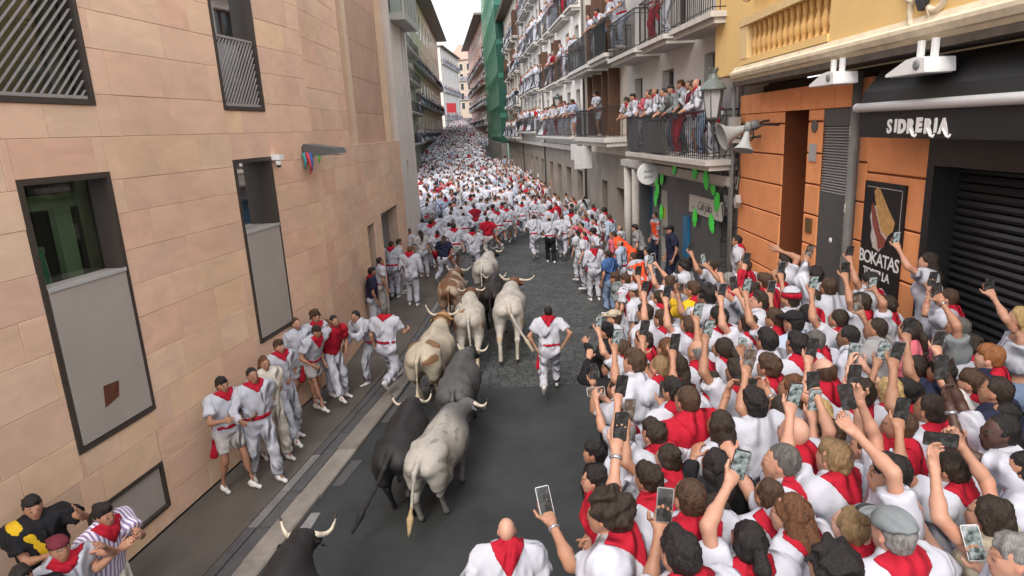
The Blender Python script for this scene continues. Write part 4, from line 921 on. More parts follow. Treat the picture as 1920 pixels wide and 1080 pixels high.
def nets(f, o, h):
    s = f < 0; S = s.astype(np.int8); c = S[:-1]+S[1:]; c = c[:, :-1]+c[:, 1:]; c = c[:, :, :-1]+c[:, :, 1:]
    idx = np.argwhere((c > 0) & (c < 8))
    if len(idx) == 0: return np.zeros((0, 3)), np.zeros((0, 4), int)
    v = np.stack([f[idx[:, 0]+a, idx[:, 1]+b, idx[:, 2]+d] for a, b, d in CORN], 1)
    pos = np.zeros((len(idx), 3)); cnt = np.zeros(len(idx)); cr = np.array(CORN, float)
    for a, b in EDG:
        m = (v[:, a] < 0) != (v[:, b] < 0); t = np.where(m, v[:, a]/(v[:, a]-v[:, b]+1e-12), 0)
        pos += np.where(m[:, None], cr[a]+t[:, None]*(cr[b]-cr[a]), 0); cnt += m
    V = (idx+pos/cnt[:, None])*h+o
    lut = -np.ones(c.shape, int); lut[tuple(idx.T)] = np.arange(len(idx)); Q = []
    for ax in range(3):
        sl0 = [slice(None)]*3; sl1 = [slice(None)]*3; sl0[ax] = slice(None, -1); sl1[ax] = slice(1, None)
        A, B = s[tuple(sl0)], s[tuple(sl1)]; e = np.argwhere(A != B); b_, c_ = (ax+1) % 3, (ax+2) % 3
        ok = (e[:, b_] > 0) & (e[:, c_] > 0) & (e[:, b_] < f.shape[b_]-1) & (e[:, c_] < f.shape[c_]-1); e = e[ok]
        fl = A[tuple(e.T)]
        def g(db, dc):
            q = e.copy(); q[:, b_] -= db; q[:, c_] -= dc; return lut[tuple(q.T)]
        q = np.stack([g(1, 1), g(0, 1), g(0, 0), g(1, 0)], 1); q[~fl] = q[~fl][:, ::-1]; Q.append(q)
    Q = np.concatenate(Q); Q = Q[(Q >= 0).all(1)]
    return V, Q
def surf(sdf, h, **kw):
    f, o = sdf.field(h, **kw); return nets(f, o, h)
def np_mesh(name, V, Q, mats, col=None, midx=None):
    me = bpy.data.meshes.new(name); nv, nq = len(V), len(Q)
    me.vertices.add(nv); me.vertices.foreach_set('co', np.asarray(V, np.float32).ravel())
    me.loops.add(nq*4); me.loops.foreach_set('vertex_index', np.asarray(Q, np.int32).ravel())
    me.polygons.add(nq); me.polygons.foreach_set('loop_start', np.arange(0, nq*4, 4, dtype=np.int32)); me.polygons.foreach_set('loop_total', np.full(nq, 4, np.int32))
    me.polygons.foreach_set('use_smooth', np.ones(nq, bool))
    if midx is not None: me.polygons.foreach_set('material_index', np.asarray(midx, np.int32))
    for m in mats: me.materials.append(m)
    if col is not None:
        a = me.color_attributes.new('tint', 'FLOAT_COLOR', 'POINT'); a.data.foreach_set('color', np.concatenate([col, np.ones((nv, 1))], 1).astype(np.float32).ravel())
    me.update(calc_edges=True); return me
def join_parts(parts):
    V = []; Q = []; n = 0
    for v, q in parts: V.append(v); Q.append(q+n); n += len(v)
    return np.concatenate(V), np.concatenate(Q)

# ------------------------------------------------------------------ people
SKIN = [mat('skin_%s' % n, c, .55, var=.07, vscale=14, attr='tint', bump=.05, bscale=120) for n, c in (('fair', (.50, .285, .21)), ('light', (.42, .225, .155)), ('tan', (.34, .175, .112)), ('olive', (.28, .145, .092)), ('brown', (.19, .095, .06)), ('dark', (.065, .034, .025)))]
def hairm(n, c): return mat('hair_'+n, c, .5, var=.35, vscale=9, stretch=(7, 7, 1.2), bump=.6, bscale=28, spec=.35, attr='tint')
HAIR = {n: hairm(n, c) for n, c in dict(black=(.012, .010, .010), dark=(.026, .017, .012), brown=(.055, .030, .017), auburn=(.10, .042, .018), red=(.22, .085, .03), blonde=(.42, .29, .13), sandy=(.2, .13, .065), grey=(.18, .175, .17), silver=(.3, .295, .29), salt=(.09, .085, .08)).items()}
def cloth(n, c, **k):
    m = mat('cloth_'+n, c, .85, var=.06, vscale=4, bump=1.0, bscale=4.5, spec=.2, stretch=(1, 1, .6), **k)
    for q in m.node_tree.nodes:
        if q.type == 'BUMP': q.inputs['Distance'].default_value = .22; t = q.inputs['Height'].links[0].from_node; t.noise_type = 'RIDGED_MULTIFRACTAL'; t.inputs['Distortion'].default_value = .9; t.inputs['Detail'].default_value = 3; t.inputs['Lacunarity'].default_value = 2.3
    return m
CL = {n: cloth(n, c) for n, c in dict(white=(.44, .455, .52), offwhite=(.45, .44, .44), cream=(.60, .565, .50), paleblue=(.35, .41, .53), red=(.36, .010, .026), darkred=(.25, .012, .03), crimson=(.40, .03, .06), pink=(.5, .12, .16), navy=(.017, .02, .045), black=(.014, .014, .017), grey=(.17, .19, .20), midgrey=(.26, .26, .27), orange=(.85, .10, .035), yellow=(.62, .40, .02), blue=(.05, .11, .28), denim=(.16, .22, .33), olive=(.10, .095, .07), beige=(.42, .36, .27), maroon=(.12, .02, .03)).items()}
def stripe_mat(name, c1, c2, sc, ax=0):
    m = bpy.data.materials.new(name); m.use_nodes = True; n = m.node_tree; p = n.nodes['Principled BSDF']; p.inputs['Roughness'].default_value = .85
    tc = n.nodes.new('ShaderNodeTexCoord'); wv = n.nodes.new('ShaderNodeTexWave'); wv.bands_direction = 'XYZ'[ax]; wv.inputs['Scale'].default_value = sc; wv.inputs['Distortion'].default_value = .6
    r_ = n.nodes.new('ShaderNodeValToRGB'); r_.color_ramp.interpolation = 'CONSTANT'; r_.color_ramp.elements[0].color = (*c1, 1); r_.color_ramp.elements[1].color = (*c2, 1); r_.color_ramp.elements[1].position = .55
    n.links.new(tc.outputs['Object'], wv.inputs[0]); n.links.new(wv.outputs['Fac'], r_.inputs[0]); n.links.new(r_.outputs[0], p.inputs['Base Color']); return m
CL['striped'] = stripe_mat('cloth_striped', (.66, .62, .70), (.22, .17, .33), 9)
CL['braces'] = CL['white']
SHOE = {n: mat('shoe_'+n, c, .6) for n, c in dict(white=(.62, .61, .60), grey=(.2, .2, .21), black=(.02, .02, .02), blue=(.03, .05, .12), tan=(.25, .16, .09), pink=(.5, .2, .22)).items()}
PHM = mat('phone_case', (.015, .015, .018), .3); PHM2 = mat('phone_case_pale', (.5, .5, .52), .35); PHM3 = mat('phone_case_silver', (.3, .3, .32), .25, metal=.6)
def screen_mat(v=0):
    m = bpy.data.materials.new('phone_screen'); m.use_nodes = True; n = m.node_tree; p = n.nodes['Principled BSDF']; p.inputs['Base Color'].default_value = (.02, .02, .02, 1); p.inputs['Roughness'].default_value = .12
    tc = n.nodes.new('ShaderNodeTexCoord'); t = n.nodes.new('ShaderNodeTexNoise'); t.inputs['Scale'].default_value = (26, 34, 18)[v]; t.inputs['Detail'].default_value = 3; n.links.new(tc.outputs['Object'], t.inputs[0])
    r_ = n.nodes.new('ShaderNodeValToRGB'); e = r_.color_ramp; e.elements[0].position = .36; e.elements[0].color = (.012, .012, .013, 1); e.elements[1].position = .66; e.elements[1].color = (.42, .42, .42, 1); q = e.elements.new(.5); q.color = (.08, .07, .06, 1)
    n.links.new(t.outputs[0], r_.inputs[0]); n.links.new(r_.outputs[0], p.inputs['Emission Color']); p.inputs['Emission Strength'].default_value = (.10, .75, .38)[v]; q.color = ((.08, .07, .06, 1), (.16, .20, .19, 1), (.22, .13, .08, 1))[v]; return m
PSCR = [screen_mat(0), screen_mat(1), screen_mat(2)]
def ik(a, t, l1, l2, pole):
    d = t-a; L_ = np.linalg.norm(d); m = (l1+l2)*.998
    if L_ > m: t = a+d/L_*m; d = t-a; L_ = m
    L_ = max(L_, abs(l1-l2)+.02); u = d/np.linalg.norm(d); x = (l1*l1-l2*l2+L_*L_)/(2*L_); y = math.sqrt(max(l1*l1-x*x, 0))
    pv = np.asarray(pole, float)-(np.asarray(pole, float)@u)*u; pv = nrm(pv) if np.linalg.norm(pv) > 1e-4 else nrm(np.cross(u, (1, 0, 0)))
    return a+u*x+pv*y, t
def rotm(yaw=0, pitch=0, roll=0):                     # rows: right, forward, up of the turned frame
    cy, sy = math.cos(R(yaw)), math.sin(R(yaw)); f = np.array([-sy, cy, 0]); r_ = np.array([cy, sy, 0]); u = np.array([0, 0, 1.])
    cp, sp = math.cos(R(pitch)), math.sin(R(pitch)); f2 = f*cp+u*sp; u2 = -f*sp+u*cp
    cr, sr = math.cos(R(roll)), math.sin(R(roll)); return np.array([r_*cr+u2*sr, f2, -r_*sr+u2*cr])
class Pose:
    """joint positions in the person's own frame: x right, y the way it faces, z up; feet near z = 0"""
    def __init__(P, st=1.72, lean=4, side=0, twist=0, hip=None, feet=None, head=(0, 0, 0), fem=False, build=1.0):
        k = P.k = st/1.75; P.st = st; P.fem = fem; P.b = build
        hip = .93 if hip is None else hip
        P.pel = np.array([0, 0, hip])*k
        T = rotm(twist, -lean, side); P.T = T; P.r, P.f, P.u = T
        P.ch = P.pel+P.u*.31*k; P.nk = P.pel+P.u*.515*k+P.f*.0*k
        sw = (.172 if fem else .195)*k*(.5+.5*build)
        P.sh = [P.pel+P.u*.462*k-P.r*sw, P.pel+P.u*.462*k+P.r*sw]     # left, right
        hy, hp, hr = head; base = rotm(twist*.9+hy, -lean*.45+hp, side*.3+hr); P.hr, P.hf, P.hu = base
        P.kh = .89*k; P.hc = P.nk+nrm(P.u*.5+P.hu*.5)*.072*k+P.hu*.080*k+P.hf*.022*k
        P.hips = [P.pel-P.r*.088*k-np.array([0, 0, .01]), P.pel+P.r*.088*k-np.array([0, 0, .01])]
        feet = feet or [(-.12, .02, .085, 0), (.12, -.02, .085, 0)]
        P.kn = []; P.an = []; P.ft = []
        for i, q in enumerate(feet):
            t = np.array(q[:3])*k; pole = np.array([(-.12 if i == 0 else .12), 1, 0.])
            kn, an = ik(P.hips[i], t, .435*k, .425*k, pole); P.kn.append(kn); P.an.append(an)
            pit = R(q[3]); yw = R(q[4]) if len(q) > 4 else (.12 if i == 0 else -.12); P.ft.append(np.array([-math.sin(yw)*math.cos(pit), math.cos(yw)*math.cos(pit), -math.sin(pit)]))
        P.el = [None, None]; P.wr = [None, None]; P.hand = ['relax', 'relax']; P.palm = [None, None]; P.hdir = [None, None]
        for i in (0, 1): P.arm(i, P.sh[i]+np.array([(-.10 if i == 0 else .10), .05, -.50])*k)
    def arm(P, i, target, pole=None, hand='relax', up=False):
        sx = -1 if i == 0 else 1; t = np.asarray(target, float)
        if t[2] > P.sh[i][2]+.05*P.k: P.sh[i] = P.sh[i]+np.array([0, 0, .035])*P.k; 
        pole = np.array([sx*.6, -.5, -.8]) if pole is None else np.asarray(pole, float)
        P.el[i], P.wr[i] = ik(P.sh[i], t, .285*P.k, .255*P.k, pole); P.hand[i] = hand
        P.hdir[i] = nrm(P.wr[i]-P.el[i])
        return P
def hand_sdf(S, w, d, n, lat, k, kind, side):
    """w wrist, d finger direction, n palm normal, lat towards the thumb"""
    w = np.asarray(w); h = k*1.0
    S.cone(w-d*.03*h, w+d*.02*h, .026*h, .026*h, .02, flat=(n, 1.25))
    S.cone(w+d*.025*h+lat*.012*h, w+d*.085*h+lat*.024*h, .021*h, .017*h, .02, flat=(n, 1.35)); S.cone(w+d*.025*h-lat*.012*h, w+d*.08*h-lat*.026*h, .020*h, .016*h, .02, flat=(n, 1.35)); S.cone(w+d*.03*h, w+d*.09*h, .021*h, .017*h, .02, flat=(n, 1.35))
    c1, c2, c3 = {'relax': (.35, .75, .95), 'grip': (.55, 1.35, 1.9), 'open': (.05, .12, .2), 'fist': (1.2, 2.5, 3.3)}[kind]
    for j, (o, l, r) in enumerate(((.030, .070, .0088), (.010, .078, .0092), (-.011, .073, .0088), (-.030, .058, .0078))):
        b = w+d*(.092-.004*abs(j-1))*h+lat*o*h; sp = lat*(o*(1.1 if kind == 'open' else .35))
        ang = [c1, c2, c3]; ls = (.45, .31, .24); p = b
        for a, q, rr in zip(ang, ls, (1, .92, .82)):
            v = nrm(math.cos(a)*d+math.sin(a)*n+sp*3); e = p+v*l*q*h; S.cone(p, e, r*rr*h, r*rr*.92*h, .006); p = e
    b = w+d*.032*h+lat*.026*h; v = nrm(d*.55+lat*.75+n*(.45 if kind != 'open' else .15)); e = b+v*.045*h; S.cone(b, e, .0125*h, .0105*h, .012)
    v2 = nrm(d*.85+lat*(.25 if kind != 'open' else .5)+n*(.35 if kind in ('grip', 'fist') else .15)); S.cone(e, e+v2*.036*h, .0102*h, .0085*h, .006)
def torso_prims(S, P, g=0.0, k_=.05):
    k, b = P.k, P.b; fl = (P.f, 1.42/ (1+.25*(b-1))); w = 1.0 if not P.fem else .93
    S.cone(P.pel+P.u*-.02*k, P.pel+P.u*.08*k, (.150*b+g)*k*(1.03 if P.fem else .98), (.142*b+g)*k, k_, flat=fl)
    S.cone(P.pel+P.u*.10*k, P.ch-P.u*.02*k, (.132*b*w+g)*k, (.152*b*w+g)*k, k_, flat=fl)
    S.cone(P.ch-P.u*.03*k, P.ch+P.u*.09*k, (.158*b*w+g)*k, (.150*b*w+g)*k, k_, flat=fl)
    for i, s_ in ((0, -1), (1, 1)):
        S.cone(P.ch+P.u*.10*k+P.r*s_*.05*k, P.sh[i]-P.r*s_*.015*k, (.085+g)*k, (.062+g)*k, k_, flat=(P.f, 1.1))
        S.cone(P.nk+P.u*.015*k-P.f*.01*k, P.sh[i], (.048+g*.7)*k, (.050+g)*k, k_)
        if P.fem: S.ball(P.ch+P.f*.085*k+P.r*s_*.065*k+P.u*.03*k, (.058+g)*k, .03)
def leg_prims(S, P, g=0.0, z0=None):
    k = P.k*(.6+.4*P.b)
    for i in (0, 1):
        s_ = -1 if i == 0 else 1
        S.cone(P.hips[i]+np.array([0, 0, .0]), P.kn[i], (.088+g)*k, (.056+g)*k, .04); S.ball(P.hips[i]-P.f*.05*k-P.u*.02*k, (.088+g)*k, .04)
        S.cone(P.kn[i], P.an[i], (.053+g)*k, (.038+g)*k, .03); m = P.kn[i]*.68+P.an[i]*.32; bk = nrm(np.cross(nrm(P.an[i]-P.kn[i]), P.r))
        if bk@P.f > 0: bk = -bk
        S.ball(m+bk*.018*k, (.05+g)*k, .04)
def head_prims(S, P):
    k, c, r, f, u = P.kh, P.hc, P.hr, P.hf, P.hu; M_ = (r, f, u)
    S.ell(c+u*.018*k-f*.012*k, M_, np.array([.076, .096, .100])*k, .02)
    S.cone(c+f*.03*k-u*.045*k, c+f*.052*k-u*.088*k, .058*k, .030*k, .03, flat=(r, .92))
    S.cone(c+f*.052*k-u*.02*k, c+f*.06*k-u*.065*k, .042*k, .036*k, .03)
    S.cone(c+f*.086*k+u*.012*k, c+f*.103*k-u*.026*k, .0085*k, .0135*k, .012); 
    for s_ in (-1, 1):
        S.ball(c+f*.098*k-u*.030*k+r*s_*.010*k, .0085*k, .008)
        S.ell(c+r*s_*.079*k-f*.004*k-u*.012*k, (r, nrm(f*.9+u*.1), u), np.array([.010, .019, .031])*k, .008)
        S.ball(c+f*.079*k+u*.002*k+r*s_*.031*k, .016*k, .01, sub=False)
        S.cone(c+f*.087*k+u*.024*k+r*s_*.014*k, c+f*.078*k+u*.024*k+r*s_*.046*k, .010*k, .009*k, .012)
    S.cone(c+f*.085*k-u*.058*k-r*.014*k, c+f*.085*k-u*.058*k+r*.014*k, .012*k, .012*k, .01)
    S.cone(P.nk-u*.03*P.k+P.f*.0*k, c-u*.05*k-f*.012*k, .060*k if not P.fem else .050*k, .053*k if not P.fem else .045*k, .02)
def face_tint(V, P, beard=0.0, hairc=(.1, .07, .05), mouth_open=False):
    k = P.kh; q = (V-P.hc)/k; x, y, z = q@P.hr, q@P.hf, q@P.hu; col = np.ones((len(V), 3)); ax = np.abs(x)
    near = (y > .03) & (np.abs(z) < .14) & (ax < .09)
    def mix(m, c, a=1.0): col[m] = col[m]*(1-a)+np.array(c)*a
    if beard > 0: mix(near & (z < -.035) & ~((ax < .03) & (z > -.072) & (z < -.048)) & (y < .2), hairc, beard)
    mix(near & (ax < .026) & (z > -.070) & (z < -.050) & (y > .07), (.72, .36, .36), .7)
    mix(near & (ax > .014) & (ax < .052) & (z > .024) & (z < .036) & (y > .06), hairc, .8)
    mix(near & (ax > .018) & (ax < .046) & (z > -.006) & (z < .010) & (y > .06), (.55, .5, .5), .7)
    mix(near & (ax > .025) & (ax < .039) & (z > -.005) & (z < .009) & (y > .06), (.06, .05, .05), .9)
    ear = (ax > .073) & (np.abs(z+.012) < .04); mix(ear, (1.0, .82, .78), .6)
    return col
def hair_parts(P, style, seed, h, light=False):
    k, c, r, f, u = P.kh, P.hc, P.hr, P.hf, P.hu; S = Sdf(); M_ = (r, f, u); cen = c+u*.02*k-f*.014*k
    t = {'buzz': .004, 'bald': 0, 'short': .013, 'crop': .008, 'curly': .045, 'balding': .006}.get(style, .014)
    nz = {'curly': (.016, 75, seed), 'short': (.006, 95, seed), 'buzz': (.0012, 120, seed), 'crop': (.003, 110, seed)}.get(style, (.005, 70, seed))
    if style == 'bald': return None
    front = (c+f*.092*k+u*.052*k); back = (c-f*.10*k-u*.098*k)
    dv = nrm(back-front); pn = nrm(np.cross(r, dv)); 
    if pn@u < 0: pn = -pn
    cuts = [(front, -pn)]
    sh = cen-f*(.012+t*.35)*k+u*(.006+t*.35)*k
    S.ell(sh, M_, np.array([.0765+t*.62, .0925+t*.75, .099+t*.75])*k, .02)
    if style == 'short': S.ell(cen+f*.040*k+u*.060*k, M_, np.array([.058, .058, .050+t])*k, .03)
    if style != 'bald': S.ell(c-f*.045*k-u*.035*k, M_, np.array([.068+t*.4, .058+t*.4, .062])*k, .02)
    parts = []
    if style == 'balding': cuts.append((c+u*.045*k-f*.0*k, nrm(u*1.0+f*.35)))
    if style in ('long', 'pony', 'bun', 'braids'):
        S2 = Sdf()
        S.ell(cen-f*.02*k-u*.03*k, M_, np.array([.086, .085, .09])*k, .03)
        cuts = [(c+f*.074*k+u*.062*k, nrm(f*.75-u*.62)), (c-u*.085*k, -u)]
        if style in ('long', 'braids'):
            b0 = c-f*.075*k-u*.03*k; b1 = P.nk-P.f*.10*k-P.u*.02*k; b2 = P.nk-P.f*.135*k-P.u*.20*k
            S2.cone(b0, b1, .085*k, .080*k, .04, flat=(P.f, 1.3)); S2.cone(b1, b2, .080*k, .055*k, .04, flat=(P.f, 1.8))
            for s_ in (-1, 1): S2.cone(c+r*s_*.068*k-f*.02*k-u*.02*k, P.nk+P.r*s_*.075*k-P.f*.05*k, .034*k, .032*k, .03)
        elif style == 'pony':
            b0 = c-f*.11*k+u*.03*k; b1 = b0-f*.05*k-u*.09*k; b2 = P.nk-P.f*.14*k-P.u*.16*k
            S2.cone(b0, b1, .03*k, .042*k, .02); S2.cone(b1, b2, .042*k, .018*k, .02)
        else: S2.ball(c-f*.095*k+u*.085*k, .048*k, .02)
        parts.append(surf(S2, h*1.5, noise=(.007, 60, seed+1)))
    parts.append(surf(S, h, noise=nz, cuts=cuts, cutnoise=(.007, 120, seed)))
    parts = [p for p in parts if len(p[1])]
    if not parts: return None
    V, Q = join_parts(parts); q = V-cen; x, y, z = q@r, q@f+.03*k, q@u; phi = np.arctan2(x, y); rr = np.sqrt(x*x+y*y+z*z)+1e-6; th = np.arccos(np.clip(z/rr, -1, 1)); r_ = np.random.RandomState(seed+9); w_ = 0
    for fq in (7, 11, 17, 26, 37): w_ = w_+np.sin(fq*phi*(.8+.4*np.sin(th))+r_.rand()*6+th*r_.uniform(-4, 4))/fq**.35
    am = {'buzz': .0006, 'crop': .0018, 'balding': .001, 'curly': .003}.get(style, .0034)*k
    V = V+(q/rr[:, None])*(w_*am)[:, None]*np.clip(th*1.2, 0, 1)[:, None]
    am_ = .45 if light else 1; tint = np.clip(1+am_*(.22*w_+.1*r_.randn(len(V))), .45, 1.8); return V, Q, np.repeat(tint[:, None], 3, 1)
def child(name, me, par):
    o = bpy.data.objects.new(name, me); COL.objects.link(o); o.parent = par; return o
def build_person(P, spec, vs=1.0, seed=0):
    """meshes of one person: body, then dict of the parts"""
    k = P.k; out = {}
    top, leg = spec.get('top', 'white'), spec.get('leg', 'white')
    sleeve = spec.get('sleeve', 'short'); shorts = spec.get('shorts', False); detail = spec.get('detail', True)
    # body -----------------------------------------------------------
    B = Sdf(); torso_prims(B, P); leg_prims(B, P)
    for i in (0, 1):
        B.cone(P.sh[i], P.el[i], .045*k*P.b**.5, .036*k, .035)
        B.cone(P.an[i], P.an[i]+P.ft[i]*.13*k-np.array([0, 0, .045])*k*(1 if abs(P.ft[i][2]) < .6 else 0), .036*k, .03*k, .02)
    B.cone(P.nk-P.u*.02*k, P.hc-P.hu*.06*k, .055*k, .05*k, .03)
    parts = [surf(B, .041*vs)]
    if not detail:
        B2 = Sdf(); head_prims(B2, P)
        for i in (0, 1):
            B2.cone(P.el[i], P.wr[i], .038*k, .028*k, .02); B2.cone(P.wr[i], P.wr[i]+P.hdir[i]*.10*k, .034*k, .026*k, .02)
        parts.append(surf(B2, .022*vs))
    else:
        A = Sdf()
        for i in (0, 1):
            A.cone(P.sh[i]*.45+P.el[i]*.55, P.el[i], .040*k*P.b**.5, .0355*k, .03); A.cone(P.el[i], P.wr[i], .036*k, .025*k, .03); A.ball(P.el[i]*.72+P.wr[i]*.28, .038*k, .03)
            A.cone(P.wr[i], P.wr[i]+P.hdir[i]*.02*k, .0265*k, .024*k, .02)
        parts.append(surf(A, .0185*vs))
        Hd = Sdf(); head_prims(Hd, P); parts.append(surf(Hd, .0125*vs))
        for i in (0, 1):
            d = P.hdir[i]; n_ = P.palm[i]
            if n_ is None: n_ = (P.r if i == 0 else -P.r)*.8+P.f*.2-d*0
            n_ = nrm(n_-(n_@d)*d); lat = np.cross(n_, d)*(1 if i == 0 else -1)
            Hs = Sdf(); hand_sdf(Hs, P.wr[i], d, n_, lat, k*1.03, P.hand[i], i); parts.append(surf(Hs, min(.0095*vs, .011)))
            P.palm[i] = n_
    V, Q = join_parts(parts)
    hc_ = spec.get('hc', 'dark'); rel = {'black': .05, 'dark': .08, 'brown': .14, 'auburn': .2, 'red': .5, 'blonde': .75, 'sandy': .5, 'grey': .5, 'silver': .7, 'salt': .3}[hc_]
    col = face_tint(V, P, spec.get('beard', 0), (rel, rel*.8, rel*.7))
    out['body'] = np_mesh('person', V, Q, [SKIN[spec.get('skin', 1)]], col)
    # shirt ----------------------------------------------------------
    S = Sdf(); torso_prims(S, P, .027, .05); cv = .0235*vs
    wf = .93 if P.fem else 1.0
    S.cone(P.pel+P.u*.02*k, P.ch+P.u*.0*k, .160*k*P.b*wf, .166*k*P.b*wf, .04, flat=(P.f, 1.40))
    S.cone(P.pel-P.u*.06*k, P.pel+P.u*.06*k, .166*k*P.b, .160*k*P.b, .04, flat=(P.f, 1.36))
    if sleeve != 'none':
        fr = {'short': .62, 'long': 1.0}[sleeve]
        for i in (0, 1):
            e = P.sh[i]+(P.el[i]-P.sh[i])*fr; d = nrm(P.el[i]-P.sh[i])
            S.cone(P.sh[i], e+d*.04*k, (.071+.004*P.b)*k, (.074 if sleeve == 'short' else .053)*k, .035, cuts=[(e, d)] if sleeve == 'short' else None)
            if sleeve == 'long':
                e2 = P.el[i]+(P.wr[i]-P.el[i])*.93; d2 = nrm(P.wr[i]-P.el[i]); S.cone(P.el[i], e2+d2*.03*k, .053*k, .041*k, .03, cuts=[(e2, d2)])
    hem = P.pel-P.u*(.06 if spec.get('tuck', True) else .14)*k
    if not spec.get('tuck', True): S.cone(P.pel+P.u*.05*k, P.pel-P.u*.14*k, .165*k*P.b, .168*k*P.b, .04, flat=(P.f, 1.35))
    cuts = [(hem, -P.u)]
    if spec.get('crop'): cuts = [(P.pel+P.u*.17*k, -P.u)]
    if sleeve == 'none': cuts += [(P.ch+P.u*.17*k, P.u)] if spec.get('strapless') else []
    out['shirt'] = np_mesh('shirt', *surf(S, cv, cuts=cuts, noise=(.0115, 42, seed, 1), cutnoise=(.006, 18, seed)), [CL[top]])
    # trousers -------------------------------------------------------
    T = Sdf(); fl = (P.f, 1.35); lw = .6+.4*P.b
    for i in (0, 1):
        T.cone(P.hips[i], P.kn[i], .104*k*lw, .073*k*lw, .04); T.cone(P.kn[i], P.an[i], .071*k*lw, .060*k*lw, .03); T.ball(P.hips[i]-P.f*.05*k-P.u*.03*k, .100*k*lw, .05)
    T.cone(P.pel-P.u*.03*k, P.pel+P.u*.085*k, .162*k*P.b, .150*k*P.b, .04, flat=fl)
    for i in (0, 1):
        d = nrm(P.an[i]-P.kn[i]); T.cone(P.kn[i]+d*.25*k, P.an[i]+d*.02, .064*k*lw, .063*k*lw, .03)
    cv = cv*(1.15 if spec.get('legs') else 1.55); f_, o_ = T.field(cv*1.1, noise=(.0100, 40, seed+3, 1), cuts=[(P.pel+P.u*.10*k, P.u)])
    n = f_.shape; X = o_[0]+cv*1.1*np.arange(n[0])[:, None, None]; Y = o_[1]+cv*1.1*np.arange(n[1])[None, :, None]; Z = o_[2]+cv*1.1*np.arange(n[2])[None, None, :]
    for i in (0, 1):                                # cut each leg at its hem, only on that leg
        if shorts: pt = P.hips[i]*.28+P.kn[i]*.72; d = nrm(P.kn[i]-P.hips[i])
        else: pt = P.an[i]-nrm(P.an[i]-P.kn[i])*.015*k; d = nrm(P.an[i]-P.kn[i])
        pd = (X-pt[0])*d[0]+(Y-pt[1])*d[1]+(Z-pt[2])*d[2]
        a, b_ = P.kn[i], P.an[i]; o2 = 1-i
        def segd(a, b_):
            ba = b_-a; t = np.clip(((X-a[0])*ba[0]+(Y-a[1])*ba[1]+(Z-a[2])*ba[2])/(ba@ba), 0, 1); return (X-a[0]-t*ba[0])**2+(Y-a[1]-t*ba[1])**2+(Z-a[2]-t*ba[2])**2
        mine = np.minimum(segd(P.hips[i], a), segd(a, b_+nrm(b_-a)*.15)); oth = np.minimum(segd(P.hips[o2], P.kn[o2]), segd(P.kn[o2], P.an[o2]+nrm(P.an[o2]-P.kn[o2])*.15))
        f_ = np.where(mine <= oth, np.maximum(f_, pd), f_)
    out['trousers' if not shorts else 'shorts'] = np_mesh('trousers' if not shorts else 'shorts', *nets(f_, o_, cv*1.1), [CL[leg]])
    # shoes
    for i in (0, 1):
        F = Sdf(); a = P.an[i]; f = P.ft[i]; up_ = nrm(np.cross(P.r, f)); 
        if up_[2] < 0: up_ = -up_
        F.cone(a-up_*.045*k-f*.04*k, a-up_*.05*k+f*.14*k, .040*k, .034*k, .03, flat=(P.r, 1.05)); F.cone(a-up_*.005*k, a-up_*.04*k+f*.03*k, .043*k, .044*k, .03); F.ball(a-up_*.052*k+f*.17*k, .032*k, .03)
        out['shoe%d' % i] = np_mesh('shoe', *surf(F, .024*vs, cuts=[(a-up_*.083*k, -up_)]), [SHOE[spec.get('shoe', 'white')]])
    # hair
    st = spec.get('hair', 'short')
    hp = hair_parts(P, st if st not in ('cap', 'hat') else 'crop', seed, (.0115 if detail else .024)*vs, hc_ in ('blonde', 'silver', 'grey', 'sandy', 'red'))
    if hp: out['hair'] = np_mesh('hair', hp[0], hp[1], [HAIR[hc_]], hp[2])
    if st == 'cap':
        C_ = Sdf(); c, r, f, u = P.hc, P.hr, P.hf, P.hu; s_ = -1 if spec.get('capback') else 1
        C_.ell(c+u*.03*k-f*.012*k, (r, f, u), np.array([.092, .112, .102])*k, .02); v, q = surf(C_, .012*vs, cuts=[(c+u*.045*k, -nrm(u*.95+f*.12*s_))])
        D_ = Sdf(); D_.cone(c+u*.06*k+f*s_*.07*k, c+u*.05*k+f*s_*.145*k, .07*k, .055*k, .02, flat=(u, 7)); out['cap'] = np_mesh('cap', *join_parts([(v, q), surf(D_, .010*vs)]), [CL[spec.get('capc', 'black')]])
    if st == 'hat':
        for j, (z0, z1, cc) in enumerate(((.03, .085, 'red'), (.085, .16, 'white'))):
            C_ = Sdf(); c, r, f, u = P.hc, P.hr, P.hf, P.hu; C_.ell(c+u*.035*k-f*.012*k, (r, f, u), np.array([.096, .114, .118])*k, .02)
            out['hat_band%d' % j] = np_mesh('hat_band', *surf(C_, .011*vs, cuts=[(c+u*z0*k, -u), (c+u*(z1-.002)*k, u)]), [CL[cc]])
    # neckerchief: ring round the neck and the triangle hanging behind (or in front)
    if spec.get('scarf'):
        side = -1 if spec.get('scarf') != 'front' else 1
        N = Sdf(); c0 = P.nk+P.u*.034*k
        n8 = 10; ring = [c0+(P.r*math.cos(a)*.078+P.f*math.sin(a)*.078)*k+P.u*(-.006-.022*math.sin(a)*1.0)*k for a in (2*math.pi*j/n8 for j in range(n8))]
        for j in range(n8): N.cone(ring[j], ring[(j+1) % n8], .022*k, .022*k, .012)
        v1 = surf(N, .015*vs, noise=(.004, 70, seed))
        D_ = Sdf(); torso_prims(D_, P, .043, .05); w_ = (.105 if P.fem else .118)*k; L_ = .205*k*spec.get('scarfl', 1.0); a0 = P.nk+P.u*.035*k; tip = a0-P.u*L_
        cuts = [(P.ch, P.f*-side)]
